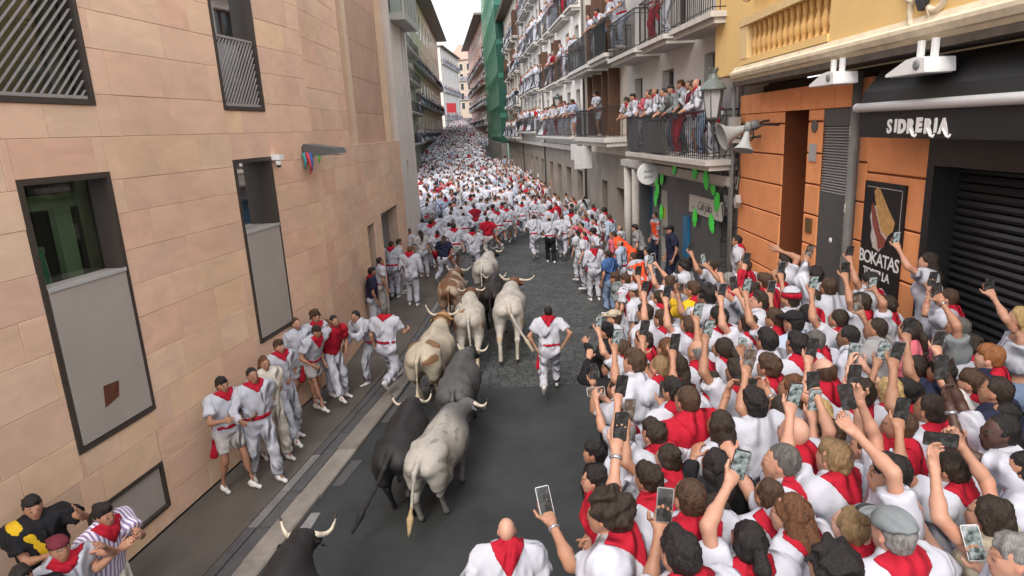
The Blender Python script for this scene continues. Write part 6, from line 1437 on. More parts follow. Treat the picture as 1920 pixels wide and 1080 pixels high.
C(1742, 770, 25, 'man in white shirt and olive trousers with a large red kerchief on his back', hair='crop', hc='dark', leg='olive', st=1.76, skin=3, scarfl=1.2)
C(1590, 985, 30, 'woman with light brown hair tucked between taller spectators at the bottom', hair='bun', hc='sandy', fem=True, st=1.58, skin=0)
# --- middle right
C(1738, 492, 60, 'dark-haired woman in a white polo shirt standing high by the menu board', hair='long', hc='dark', fem=True, st=1.70, scarf=False, skin=1, arms=[(L, 1664, 442, 'grip', True)], ph=((L,), 'phone held up in front of the menu board by the woman in the polo shirt'), b=1.62)
C(1908, 598, 60, 'blonde woman in a white crop top and striped skirt at the right edge', hair='long', hc='blonde', fem=True, sleeve='none', strapless=True, leg='denim', shorts=True, crop=True, st=1.68, scarf=False, skin=1, arms=[(L, 1833, 508, 'grip', True)], ph=((L,), 'black phone raised against the roller shutter by the blonde woman'), b=1.4)
C(1792, 618, 55, 'man with short greying hair in a grey tee raising a phone', hair='crop', hc='salt', top='grey', st=1.74, scarf=False, skin=2, arms=[(L, 1764, 560, 'grip', True)], ph=((L,), 'phone above the grey tee near the white polo'), watch=0)
C(1853, 672, 45, 'red-haired man in navy with a red kerchief low at the right', hair='short', hc='red', top='navy', st=1.70, skin=0, scarfl=.9)
C(1703, 620, 30, 'woman with dark ponytail in a faded red tee with a black bag strap', hair='pony', hc='dark', fem=True, top='pink', st=1.70, scarf=False, strap=True, leg='denim', skin=1)
C(1640, 618, 48, 'man with buzzed dark hair in a grey tee lifting a phone', hair='buzz', hc='dark', top='midgrey', scarf=False, st=1.74, skin=3, arms=[(L, 1617, 592, 'grip', True, .45)], ph=((L,), 'phone in the hand of the man with buzzed hair'))
C(1552, 540, 15, 'man in a loose white shirt seen from behind with red shorts', hair='crop', hc='brown', leg='red', st=1.80, sleeve='long', scarf=False, skin=2, build=1.1)
C(1527, 518, 20, 'man with black hair in a white tee left of the loose white shirt', hair='short', hc='black', st=1.74, scarf=False, skin=3)
C(1542, 697, 25, 'bald man with sunburnt head and red kerchief in the thick of the crowd', hair='balding', hc='brown', st=1.74, skin=0)
C(1662, 735, 25, 'woman with straight blonde hair raising a phone in both hands', hair='long', hc='blonde', fem=True, st=1.68, skin=0, arms=[(L, 1592, 690, 'grip', True), (Rr, 1622, 690, 'grip', True)], ph=((L, Rr), 'phone held by the blonde-haired woman in the crowd'))
C(1600, 740, 30, 'man with messy dark hair just left of the blonde hair', hair='curly', hc='dark', st=1.70, skin=1, scarf=True)
C(1630, 530, 45, 'man with black hair and red kerchief against the foot of the menu board', hair='short', hc='black', st=1.74, skin=2)
C(1612, 570, 40, 'man in white with bare arm raised to a phone beneath the drainpipe', hair='short', hc='dark', st=1.72, skin=2, arms=[(L, 1583, 508, 'grip', True)], ph=((L,), 'phone raised beside the drainpipe with stickers'))
C(1588, 632, 50, 'dark-skinned spectator in a white tee bending below the drainpipe', hair='crop', hc='black', st=1.68, skin=4, lean=14, scarf=False)
C(1493, 648, 25, 'man with big black hair and red kerchief in the centre of the crowd', hair='short', hc='black', st=1.76, skin=2)
C(1482, 728, 50, 'woman with thin reddish braids looking left', hair='braids', hc='auburn', fem=True, st=1.66, skin=3)
C(1762, 700, 30, 'person in a navy top behind the raised dark hands', hair='short', hc='black', top='navy', st=1.68, scarf=False, skin=3)
C(1865, 735, 40, 'broad man in a dark navy tee at the right edge below the blonde woman', hair='crop', hc='dark', top='navy', st=1.72, scarf=False, build=1.15, skin=2)
# --- upper right, towards the cafe
C(1381, 452, 70, 'man in sunglasses and white shirt leaning on the grey cafe wall', hair='crop', hc='black', st=1.74, b=.9, skin=2, scarfl=.7)
C(1472, 492, 70, 'man with raised hand and red kerchief in front of the orange wall', hair='short', hc='dark', st=1.76, skin=2, arms=[(L, 1462, 470, 'open', True, .42)])
C(1363, 528, 45, 'grey-haired man with a red kerchief high on his neck', hair='crop', hc='grey', st=1.76, skin=1)
C(1422, 566, 75, 'man looking up to the left with a phone raised on a straight arm', hair='short', hc='dark', st=1.74, skin=1, head=(10, 18, 0), arms=[(L, 1384, 552, 'grip', True)], ph=((L,), 'phone on the straight arm of the man looking up'))
C(1432, 530, 40, 'person in a long-sleeved red shirt stretching an arm up', hair='short', hc='brown', top='red', sleeve='long', st=1.74, scarf=False, skin=1, arms=[(L, 1395, 505, 'grip', True)], ph=((L,), 'phone lifted by the red long sleeve'))
C(1482, 562, 30, 'spectator in a red and white knitted hat', hair='hat', hc='dark', st=1.74, skin=1)
C(1487, 606, 30, 'man in a black cap in front of the knitted hat', hair='cap', capc='black', hc='black', st=1.74, skin=2, scarf=False, top='paleblue')
C(1436, 640, 22, 'man with neat black hair lifting a lit phone in both hands', hair='short', hc='black', st=1.74, skin=2, arms=[(L, 1388, 672, 'grip', True, .42), (Rr, 1412, 668, 'grip', True, .42)], ph=((L, Rr), 'lit phone in front of the neat black hair'))
C(1440, 690, 35, 'man with brown hair and a silver watch below the lit phone', hair='short', hc='brown', st=1.70, skin=2, arms=[(L, 1402, 690, 'fist', True)], watch=0)
C(1353, 655, 40, 'woman with dark ponytail and red kerchief near the middle left', hair='pony', hc='dark', fem=True, st=1.66, skin=2)
C(1307, 660, 30, 'balding grey man with a phone before his face', hair='balding', hc='grey', st=1.72, skin=1, arms=[(Rr, 1325, 700, 'grip', True, .40)], ph=((Rr,), 'black phone of the balding grey man'))
C(1248, 655, 35, 'woman with long auburn hair in a white strap top', hair='long', hc='auburn', fem=True, sleeve='none', st=1.66, skin=1, scarf=False)
C(1188, 680, 50, 'young man with thick brown hair in white holding a phone low', hair='short', hc='brown', st=1.72, skin=1, scarf=False, arms=[(L, 1217, 745, 'grip', True, .42)], ph=((L,), 'black phone low in front of the thick brown hair'))
C(1346, 598, 40, 'man with black hair under a raised dark phone near the yellow flag', hair='short', hc='black', st=1.72, skin=2, arms=[(L, 1352, 605, 'grip', True, .40)], ph=((L,), 'dark phone near the yellow flag'))
C(1322, 556, 45, 'man with dark curls and both arms up to a camera phone', hair='curly', hc='black', st=1.74, skin=3, arms=[(L, 1270, 552, 'grip', True), (Rr, 1285, 548, 'grip', True)], ph=((L, Rr), 'phone in both hands of the man with dark curls', 'black', True))
C(1252, 530, 55, 'woman with brown hair beneath the outstretched arm', hair='bun', hc='brown', fem=True, st=1.64, skin=1, b=1.1)
C(1208, 588, 50, 'two-tone red and white shirted man with dark hair at the front edge', hair='short', hc='dark', st=1.72, skin=2, b=1.1, scarfl=1.1)
C(1190, 548, 60, 'man with short brown hair and a white headband-like cap at the front', hair='cap', capc='white', hc='brown', st=1.70, skin=2, b=.9)
C(1152, 522, 70, 'man with brown hair in grey bending toward the road near the medics', hair='short', hc='brown', top='grey', st=1.70, skin=2, b=.55, lean=18)
C(1282, 500, 68, 'boy with tousled black hair stretching a bare arm to the left', hair='curly', hc='black', st=1.66, skin=1, scarf=False, arms=[(L, 1222, 492, 'grip', True)], ph=((L,), 'white phone at the end of the outstretched bare arm', 'pale'), b=1.15)
C(1300, 545, 40, 'person with brown hair wrapped in a yellow and red flag', hair='short', hc='brown', top='yellow', sleeve='long', st=1.68, skin=2, arms=[(L, 1262, 560, 'fist', True)])
C(1135, 622, 65, 'photographer in black with a camera at the edge of the road', hair='cap', capc='black', hc='black', top='black', st=1.68, b=.9, scarf=False, skin=2, arms=[(L, 1100, 645, 'grip', True, .45)], leg='black', sleeve='long')
C(1142, 690, 68, 'second photographer in black crouching with a camera low at the edge', hair='short', hc='black', top='black', st=1.62, b=.75, scarf=False, skin=1, arms=[(L, 1104, 672, 'grip', True, .45)], leg='black', sleeve='long')
C(1150, 598, 75, 'man in a brownish flat cap at the edge by the photographers', hair='cap', capc='beige', hc='brown', st=1.68, b=.9, skin=1, scarf=False)
C(1165, 655, 60, 'woman with tied brown hair and red kerchief between the photographers', hair='bun', hc='brown', fem=True, st=1.60, b=1.0, skin=1)
C(1205, 640, 45, 'man with dark hair and wide red kerchief behind the photographers', hair='short', hc='dark', st=1.72, skin=2, b=1.15)
C(1215, 705, 40, 'person with short dark hair in white beside the low phone', hair='crop', hc='dark', st=1.68, skin=2, b=1.2)
C(1240, 600, 40, 'spectator in white with arm raised behind the yellow flag', hair='short', hc='brown', st=1.70, skin=1, arms=[(L, 1205, 545, 'grip', True)], ph=((L,), 'phone above the front edge near the medics'), b=1.2)
C(1225, 815, 35, 'person in a red and white scarf bending forward', hair='short', hc='dark', st=1.62, skin=1, lean=20, scarfl=1.2)
C(1250, 860, 35, 'small spectator with dark hair hidden below the raised arms', hair='bun', hc='dark', fem=True, st=1.52, skin=2)
C(1348, 800, 20, 'woman with brown hair and wristbands reaching up to a gold phone', hair='long', hc='dark', fem=True, st=1.66, skin=2, arms=[(L, 1345, 835, 'grip', True, .4)], ph=((L,), 'gold-lit phone in the centre of the front rows'), watch=0)
C(1560, 860, 30, 'man with dark blond hair behind the man with the fringe', hair='short', hc='sandy', st=1.72, skin=1)
C(1530, 775, 30, 'woman with blonde tied hair in grey', hair='pony', hc='blonde', fem=True, top='midgrey', st=1.66, skin=0, scarf=False)
C(1622, 840, 40, 'shoulder-high spectator in white under the crossed arms', hair='crop', hc='brown', st=1.64, skin=1)
C(1780, 880, 35, 'man in white with dark hair under the level phone', hair='short', hc='dark', st=1.64, skin=2)
C(1915, 880, 50, 'person with dark hair and backpack at the right edge', hair='bun', hc='black', fem=True, st=1.64, skin=2, pack=True)
C(1570, 600, 30, 'young man in white behind the bald man with sunburnt head', hair='crop', hc='dark', st=1.70, skin=2)
C(1400, 610, 35, 'woman with dark tied hair in white near the lit phones', hair='bun', hc='dark', fem=True, st=1.66, skin=1)
C(1395, 500, 45, 'man with brown hair behind the red sleeve', hair='crop', hc='brown', st=1.72, skin=2, arms=[(L, 1302, 488, 'grip', True)], ph=((L,), 'phone held above the grey-haired man near the cafe'), b=1.2)
C(1520, 560, 35, 'man with dark hair between the knitted hat and the white shirt', hair='crop', hc='dark', st=1.70, skin=2)
C(1715, 690, 35, 'man with short hair in white by the faded red tee', hair='crop', hc='dark', st=1.66, skin=2)
C(1820, 720, 40, 'person with brown hair under the raised grey sleeve', hair='short', hc='brown', st=1.64, skin=1, top='offwhite')
C(1290, 610, 40, 'woman with brown hair and red kerchief behind the flag', hair='bun', hc='brown', fem=True, st=1.62, skin=1)
C(1262, 735, 30, 'spectator with black hair behind the cropped brown head', hair='short', hc='black', st=1.66, skin=2)
C(1380, 700, 30, 'man with dark hair under the big raised forearms', hair='short', hc='dark', st=1.68, skin=3)
C(1330, 720, 30, 'woman with dark hair in a white vest top', hair='long', hc='dark', fem=True, sleeve='none', st=1.60, skin=2)
# more of the packed rows
C(1232, 560, 55, 'man with cropped hair holding a phone over the front edge below the medics', hair='crop', hc='dark', st=1.72, skin=2, arms=[(L, 1196, 522, 'grip', True)], ph=((L,), 'phone over the front edge below the medics'), b=1.15)
C(1405, 545, 50, 'woman with dark bun and bare arm raised by the red sleeve', hair='bun', hc='dark', fem=True, st=1.66, skin=1, arms=[(L, 1352, 520, 'grip', True)], ph=((L,), 'phone on the bare arm next to the red sleeve'))
C(1452, 600, 40, 'man with brown hair in white between the black cap and the raised face', hair='short', hc='brown', st=1.70, skin=2)
C(1335, 500, 60, 'man with a hand raised at the back rows under the cafe sign', hair='crop', hc='dark', st=1.72, skin=2, arms=[(L, 1297, 478, 'grip', True)], ph=((L,), 'black phone raised highest under the cafe sign'), b=1.1)
C(1455, 520, 55, 'man with tanned bald crown behind the red shirted arm', hair='balding', hc='dark', st=1.72, skin=2)
C(1508, 590, 35, 'woman with black ponytail behind the black cap', hair='pony', hc='black', fem=True, st=1.64, skin=2)
C(1660, 575, 45, 'man in white with dark hair directly under the menu board', hair='short', hc='dark', st=1.68, skin=2, arms=[(L, 1640, 545, 'grip', True, .42)], ph=((L,), 'phone just below the lettering of the menu board'))
C(1775, 560, 50, 'man with brown hair between the white polo and the grey tee', hair='crop', hc='brown', st=1.70, skin=1, arms=[(L, 1742, 545, 'grip', True, .40)], ph=((L,), 'phone at the elbow of the white polo shirt'))
C(1525, 640, 30, 'man with grey hair in white beside the big black hair', hair='crop', hc='salt', st=1.68, skin=2)
C(1460, 770, 25, 'spectator with dark hair between the bald pink scalp and the raised watch', hair='crop', hc='dark', st=1.66, skin=2)
C(1550, 815, 45, 'woman with brown bun holding a bare arm straight up', hair='bun', hc='brown', fem=True, st=1.62, sleeve='none', skin=1, arms=[(L, 1532, 735, 'grip', True)], ph=((L,), 'phone at the end of the straight bare arm, right of centre'))
C(1440, 930, 15, 'spectator in white with brown hair tucked behind the grey-haired man', hair='crop', hc='brown', st=1.62, skin=2)
C(1335, 960, 20, 'person with dark hair in white between the kerchief and the ponytail', hair='bun', hc='dark', fem=True, st=1.58, skin=2)
C(1215, 900, 40, 'person in a red top bent forward in the second row', hair='short', hc='dark', top='red', st=1.58, skin=2, lean=22, scarf=False)
C(1235, 690, 40, 'man in white with sandy hair near the low phone', hair='crop', hc='sandy', st=1.66, skin=1, arms=[(L, 1200, 668, 'grip', True, .42)])
C(1270, 690, 30, 'woman with dark loose hair in white behind the auburn hair', hair='long', hc='dark', fem=True, st=1.62, skin=2)
C(1155, 730, 55, 'man with dark hair leaning out in white at the front edge', hair='crop', hc='dark', st=1.64, skin=2, b=1.0, lean=16, arms=[(L, 1112, 722, 'grip', True, .44)], ph=((L,), 'black phone at the outermost front edge'))
C(1700, 740, 30, 'man in white with black hair and arm across', hair='short', hc='black', st=1.64, skin=3)
C(1815, 650, 45, 'woman with dark hair by the grey tee', hair='bun', hc='dark', fem=True, st=1.62, skin=2)
C(1880, 780, 55, 'person in dark top below the broad man', hair='crop', hc='black', top='black', st=1.58, skin=2, scarf=False)
# --- the runner below and the men along the left wall
def ft(px, py): return at(px, py, 0)
RUN = [(-.10, .40, .16, -10), (.10, -.42, .38, 50)]
RUN2 = [(-.10, -.42, .36, 50), (.10, .36, .14, -12)]
STR = [(-.11, .16, .085, 0), (.11, -.20, .10, 18)]
someone(950, 995, 2, 'bald man in white tee with red kerchief running in at the bottom edge', hair='bald', b=.0, st=1.80, skin=0, scarf=True, lean=12, build=1.15, feet=STR, sash=1, arms=[(L, 872, 1110, 'fist', True, .42)])
someone(1028, 585, -6, 'runner with short black hair, red kerchief and red sash tail on the open road', hair='crop', hc='black', b=0, st=1.74, skin=2, scarf=True, sash='tail', sashside=-1, lean=8, feet=RUN2, scarfl=.75, arms=[(L, 1004, 668, 'relax', False, .45), (Rr, 1058, 655, 'relax', True, .40)])
WG = 'runners pressed against the stone wall'
def Wm(px, py, yaw, label, **k): k.setdefault('b', .05); k.setdefault('scarf', 'front'); k.setdefault('group', WG); return someone(px, py, yaw, label, **k)
Wm(417, 722, 235, 'young man in white tee and white shorts with a hanging red sash at the wall', hair='short', hc='black', st=1.74, skin=2, shorts=True, sash='tail', sashside=1, sleeve='short', feet=[(-.14, .16, .085, 0), (.14, -.10, .085, 0)], arms=[(L, 447, 778, 'relax', True, .36), (Rr, 420, 790, 'relax', False, .42)], leg='offwhite', beard=.25, scarfl=.55)
Wm(474, 705, 225, 'man with cropped hair in white long sleeves and trousers, hand on his stomach', hair='crop', hc='black', st=1.78, skin=3, sleeve='long', sash=1, feet=STR, arms=[(L, 476, 795, 'open', False, .40), (Rr, 450, 790, 'relax', False, .42)], scarfl=.5)
Wm(496, 682, 225, 'person with long brown hair in cream clothes behind the cropped man', hair='long', hc='auburn', fem=True, st=1.72, skin=2, top='cream', leg='cream', feet=STR, arms=[(L, 512, 752, 'relax', False, .40)], scarf=False)
Wm(524, 650, 232, 'man with wavy brown hair stepping forward with one knee bent', hair='short', hc='brown', st=1.78, skin=1, feet=[(-.14, -.02, .085, 0), (.15, .42, .13, 0)], arms=[(L, 545, 712, 'fist', False, .38), (Rr, 512, 720, 'fist', False, .40)], scarfl=.55, beard=.25)
Wm(556, 608, 225, 'bearded man in white polo and white shorts at the wall', hair='crop', hc='brown', st=1.78, skin=1, shorts=True, beard=.6, arms=[(L, 575, 672, 'relax', False, .40)], scarf=False, feet=STR)
Wm(592, 595, 215, 'person with long wild brown hair behind the bowed man', hair='curly', hc='brown', st=1.76, skin=2, scarfl=.5, sleeve='long')
Wm(594, 622, 235, 'bowed man in white polo and shorts, one hand lifted to his face', hair='short', hc='dark', st=1.70, skin=2, shorts=True, leg='offwhite', lean=24, sash='tail', sashside=1, feet=[(-.14, -.12, .085, 0), (.15, .40, .10, 0)], arms=[(L, 612, 600, 'open', False, .36), (Rr, 585, 685, 'relax', False, .42)], head=(0, -10, 0))
Wm(627, 603, 228, 'man in a red tee crouching with a foot drawn up', hair='crop', hc='black', top='red', st=1.74, skin=2, lean=22, scarf=False, feet=[(-.14, .10, .085, 0), (.15, .40, .16, 0)], arms=[(L, 650, 665, 'relax', False, .42)], beard=.4)
someone(666, 594, 150, 'man bent sideways in white with a long red sash down his leg', hair='crop', hc='black', b=.0, st=1.76, skin=2, lean=34, sash='tail', sashside=1, feet=[(-.25, -.50, .10, 15), (.16, .15, .09, 0)], arms=[(L, 622, 640, 'relax', True, .46), (Rr, 640, 668, 'relax', True, .46)], sleeve='long', side=-8)
someone(722, 582, -14, 'grey-haired man in white reaching a hand toward the patched cream ox', hair='crop', hc='salt', b=0, st=1.78, skin=1, lean=6, sash=1, sashc='darkred', feet=RUN, arms=[(Rr, 765, 618, 'relax', True, .46)], sleeve='short', scarfl=.4, scarf=True)
someone(698, 510, -70, 'man in a dark navy tee and white trousers flat against the wall', hair='short', hc='black', b=.05, st=1.72, skin=3, top='navy', scarfl=.4, scarf=True, feet=STR)
someone(713, 490, -60, 'man with red and white kerchief stepping behind the navy tee', hair='crop', hc='dark', b=.05, st=1.74, skin=2, scarf='front', sash=1, feet=STR, leg='offwhite')
Wm(62, 952, 225, 'man in a black and yellow sports jersey squeezing along the wall', hair='short', hc='black', b=.05, st=1.76, skin=2, top='black', leg='black', scarf=False, strap=True, strapc='yellow', strapw=.055, build=1.08, arms=[(L, 150, 962, 'open', False, .5), (Rr, 95, 1040, 'relax', False, .42)])
Wm(112, 1030, 235, 'man in a sleeveless white shirt with a backwards dark cap', hair='cap', capback=True, capc='maroon', hc='dark', st=1.68, skin=2, sleeve='none', arms=[(L, 195, 1025, 'relax', False, .48)], scarfl=.5)
Wm(196, 965, 250, 'man in a violet and white striped shirt moving along the wall', hair='short', hc='black', st=1.72, skin=2, top='striped', leg='cream', lean=14, feet=[(-.12, .3, .09, 0), (.12, -.3, .2, 30)], arms=[(L, 262, 1000, 'relax', False, .46), (Rr, 225, 1030, 'relax', False, .42)], scarfl=.75)
Wm(42, 1085, 230, 'dark-haired head at the bottom left corner', hair='short', hc='black', st=1.66, skin=2, top='black', scarf=False)
# --- medics, police and helpers below the cafe
def Md(px, py, yaw, label, **k): k.setdefault('scarf', False); k.setdefault('b', 0.0); return someone(px, py, yaw, label, **k)
Md(1150, 442, 75, 'medic in an orange jacket with white sleeves bending far forward', hair='crop', hc='dark', top='orange', leg='orange', sleeve='long', st=1.78, skin=2, lean=48, b=.35)
Md(1112, 462, 10, 'man in white with red kerchief at the road edge by the medics', hair='balding', hc='grey', st=1.70, skin=1, scarf=True, sleeve='long')
Md(1140, 478, 45, 'man in a blue shirt and jeans beside the medics', hair='short', hc='dark', top='blue', leg='denim', st=1.72, skin=2)
Md(1186, 482, 50, 'second medic in an orange and white vest, stooping', hair='crop', hc='brown', vest='orange', leg='red', st=1.76, skin=1, lean=26, b=.3)
Md(1228, 405, 100, 'medic in an orange vest standing by the pale board', hair='crop', hc='brown', vest='orange', leg='navy', st=1.76, skin=1, b=.45)
Md(1256, 432, 95, 'police officer in dark blue with a black cap at the cafe corner', hair='cap', capc='black', hc='black', top='navy', leg='navy', st=1.74, skin=2, b=.55, sleeve='short')
Md(1198, 398, 60, 'man in white polo bending forward over the barrier with a dark kerchief', hair='crop', hc='brown', st=1.76, skin=2, lean=42, b=.4, scarf='front', scarfc='navy')
Md(1190, 428, 70, 'man in grey and black leaning in beside the orange medic', hair='short', hc='black', top='midgrey', leg='black', st=1.74, skin=1, b=.3, lean=20)
Md(1110, 408, 8, 'man in white with a shoulder strap walking up the edge of the crowd', hair='short', hc='black', st=1.74, skin=2, sleeve='long', strap=True)
Md(1172, 525, 50, 'helper in a red and white vest among the medics', hair='short', hc='brown', vest='red', leg='white', st=1.72, skin=1, b=.5, lean=14)
# ------------------------------------------------------------------ runners filling the street, balcony crowds
def variant(kind, i):
    r_ = random.Random(900+i*7+len(kind)); fem = kind in ('womanrun',) or (kind == 'stand' and i % 4 == 3)
    st = r_.uniform(1.60, 1.70) if fem else r_.uniform(1.68, 1.82)
    if kind in ('run', 'womanrun'): P = Pose(st, lean=r_.uniform(6, 16), fem=fem, twist=r_.uniform(-12, 12), feet=[RUN, RUN2, STR][i % 3], build=r_.uniform(.95, 1.12), head=(r_.uniform(-25, 25), 0, 0))
    else: P = Pose(st, lean=r_.uniform(0, 10) if kind != 'rail' else r_.uniform(12, 26), fem=fem, twist=r_.uniform(-10, 10), build=r_.uniform(.95, 1.12), head=(r_.uniform(-35, 35), r_.uniform(-12, 4), 0), feet=[(-.12, .06, .085, 0), (.12, -.05, .085, 0)])
    k = P.k
    if kind in ('run', 'womanrun'):
        for s_ in (0, 1):
            sx = -1 if s_ == 0 else 1; sw = (1 if (i+s_) % 2 else -1); P.arm(s_, P.sh[s_]+np.array([sx*.10, .24*sw, -.30+.08*sw])*k, hand='fist')
    elif kind == 'rail':
        for s_ in (0, 1): sx = -1 if s_ == 0 else 1; P.arm(s_, P.sh[s_]+np.array([sx*r_.uniform(-.12, .10), .27, -.33])*k, pole=(sx*1.0, -.4, -.3), hand='grip')
    elif kind == 'wave': P.arm(1, P.sh[1]+np.array([.12, .22, .42])*k, hand='open'); 
    sp = dict(detail=False, hair=('long' if fem and i % 2 else 'pony') if fem else ['crop', 'short', 'short', 'buzz', 'curly', 'balding'][i % 6], hc=['black', 'dark', 'brown', 'dark'][i % 4], skin=[2, 1, 2, 3][i % 4], scarf=[True, 'front', True, False][i % 4] if kind in ('rail', 'wave') else [True, False, True, False][i % 4], scarfl=.52, sash=['tail', 1, False, 1][i % 4] if not fem else False, sashside=[-1, 1][i % 2], sleeve=['short', 'short', 'long'][i % 3], shorts=(i % 5 == 4) or (fem and i % 2 == 0))
    out = build_person(P, sp, 1.3, 300+i*17+len(kind)); return out, P
VAR = {kd: [variant(kd, i) for i in range(n)] for kd, n in (('run', 9), ('womanrun', 2), ('stand', 6), ('rail', 6), ('wave', 2))}
def recolour(o, m): 
    o.material_slots[0].link = 'OBJECT'; o.material_slots[0].material = m
HN = {'black': 'black-haired', 'dark': 'dark-haired', 'brown': 'brown-haired', 'auburn': 'auburn-haired', 'grey': 'grey-haired', 'blonde': 'blond'}
def put(kind, vi, loc, yaw, label, group, top='white', leg='white', hc='dark', skin=2, scarfc='red', sc=1.0):
    out, P = VAR[kind][vi]; o = place(out, loc, yaw, label, group); o.scale = (sc, sc, sc)
    recolour(o, SKIN[skin])
    for c in o.children:
        n = c.name.split('.')[0]
        if n == 'shirt': recolour(c, CL[top])
        elif n in ('trousers', 'shorts'): recolour(c, CL[leg])
        elif n == 'hair': recolour(c, HAIR[hc])
        elif n == 'neckerchief': recolour(c, CL[scarfc])
    return o
RG = 'runners filling the street'
pr = random.Random(41)
def head_to(px, py, P, b=0.0): return at(px, py, b+P.hc[2])
TAKEN = list(STATS)
# hand-placed runners that can be told apart
mids = [
 (735, 462, 'stand', 0, -10, 'dark-haired man with red kerchief, leftmost of the group standing by the grey door', dict(hc='dark')),
 (749, 458, 'stand', 1, -70, 'man turning his head beside the grey door, half hidden by the next back', dict(hc='dark', top='offwhite')),
 (770, 472, 'stand', 2, -5, 'ginger-cropped man with red sash, back turned, by the brown ox', dict(hc='auburn', skin=0)),
 (768, 436, 'run', 0, -30, 'man in white sliding along the wall by the door recess', dict()),
 (788, 440, 'stand', 3, 10, 'woman in offwhite with tied hair behind the ginger man', dict(top='offwhite')),
 (792, 415, 'run', 1, 0, 'runner with red kerchief close to the end of the stone wall', dict()),
 (808, 420, 'run', 2, -10, 'broad-backed runner left of the woman in red shorts', dict()),
 (820, 440, 'womanrun', 0, 0, 'woman in white top and bright red shorts ahead of the brown ox', dict(leg='red', hc='black')),
 (845, 400, 'run', 3, 0, 'runner with reddish hair in front of the oxen', dict(hc='auburn')),
 (850, 428, 'run', 4, 15, 'runner in shorts directly left of the white lead ox', dict(leg='offwhite')),
 (868, 402, 'run', 5, 0, 'black-haired runner with red kerchief right of the reddish hair', dict(hc='black')),
 (886, 432, 'run', 6, 0, 'black-haired runner in white just before the lead ox', dict(hc='black')),
 (912, 378, 'stand', 4, 170, 'man in white facing back toward the bulls', dict()),
 (913, 412, 'run', 7, 10, 'runner in a red top hurrying ahead of the lead ox', dict(top='red', leg='offwhite')),
 (941, 384, 'run', 8, -10, 'runner seen side-on with arm bent in the middle of the road', dict(hc='dark')),
 (979, 382, 'run', 0, -5, 'tall runner in white right of the road centre', dict(hc='black')),
 (1001, 408, 'run', 1, 5, 'runner with red sash tail next to the man in black trousers', dict(hc='brown')),
 (1029, 412, 'run', 5, 0, 'runner in white shirt and black trousers', dict(leg='black', hc='dark')),
 (1054, 408, 'run', 3, -8, 'runner with purple-red sash right of the black trousers', dict(hc='auburn', skin=1)),
 (1071, 398, 'run', 4, -8, 'second of the pair of runners to the right of the black trousers', dict(hc='dark')),
 (990, 352, 'run', 6, 0, 'runner in a bright red shirt in the middle of the white crowd', dict(top='red')),
 (1022, 372, 'run', 7, 0, 'runner in a dark shirt among the white shirts', dict(top='maroon')),
 (1005, 375, 'run', 8, 0, 'runner in pale white left of the dark shirt', dict()),
 (1095, 372, 'stand', 5, 20, 'tall man in white at the right edge of the runners', dict(sc=1.02)),
 (1112, 388, 'stand', 0, 30, 'man with red kerchief leaning to the right-hand spectators', dict()),
 (835, 372, 'run', 2, 5, 'runner in front of the left corner with pale shirt', dict(top='paleblue')),
 (960, 352, 'run', 3, 0, 'runner in pale blue left of the bright red shirt', dict(top='paleblue')),
 (882, 370, 'run', 4, 0, 'runner in offwhite in the middle left of the street', dict(top='offwhite')),
 (800, 385, 'stand', 1, -20, 'man at the foot of the pale wall end', dict()),
 (815, 352, 'run', 5, 5, 'runner in dark red among the left side of the crowd', dict(top='darkred')),
]
for (px, py, kd, vi, yaw, lab, kw) in mids:
    out, P = VAR[kd][vi]; sc = kw.get('sc', 1.0); h = head_to(px, py, P); loc = h-rz(yaw)@P.hc; loc[2] = .05 if loc[0] < kx(min(max(loc[1], 2), 24)) and loc[1] < 24 else .004
    put(kd, vi, loc, yaw, lab, RG, **kw); TAKEN.append((loc[0], loc[1]))
def xl(y):
    if y < S_END+L2.p0[1]-.3: return wall_base(y)+.35
    if y < 80: return float(NLp.P(y-45, 1.1, 0)[0])
    return float(LFp.P(y-96, .4, 0)[0])
def xr(y):
    if y < 74: return float(RB.P(y-13.75, .55, 0)[0])
    if y < 108: return float(RB.P(y-13.75, 2.6, 0)[0])
    return float(RFp.P(y-110, .6, 0)[0])
def free(x, y, d): return all((x-a)**2+(y-b)**2 > d*d for a, b in TAKEN)
zone = lambda x, y: ('left' if x < xl(y)+(xr(y)-xl(y))*.33 else 'right' if x > xl(y)+(xr(y)-xl(y))*.67 else 'middle')
cand = []
tries = 0
while tries < 60000 and len(cand) < 2300:
    tries += 1
    y = 15+ (pr.random()**.85)*215; a, c = xl(y), xr(y)
    x = pr.uniform(a, c); spect = x > c-1.9 and y < 70
    if y < 25 and not (spect and y > 13.5) and not (y > 16.5 and x < -1.9): continue
    if y < 27 and .2 < x < c-1.9: continue
    if spect and x < 3.3 and y < 15: continue
    dm = .58 if not spect else .46
    if y > 60: dm = .62
    if y > 110: dm = .85
    if any((x-p)**2+(y-q)**2 < dm*dm for p, q, _ in cand[-400:]) or not free(x, y, .5): continue
    cand.append((x, y, spect))
# even spacing check against all (cells)
cells = {}; keep = []
for x, y, s_ in cand:
    ky = (int(x/.6), int(y/.6)); dm = .44 if s_ else .55
    if any((x-p)**2+(y-q)**2 < dm*dm for i in (-1, 0, 1) for j in (-1, 0, 1) for p, q in cells.get((ky[0]+i, ky[1]+j), [])): continue
    cells.setdefault(ky, []).append((x, y)); keep.append((x, y, s_))
keep.sort(key=lambda q: q[1])
BALC = []
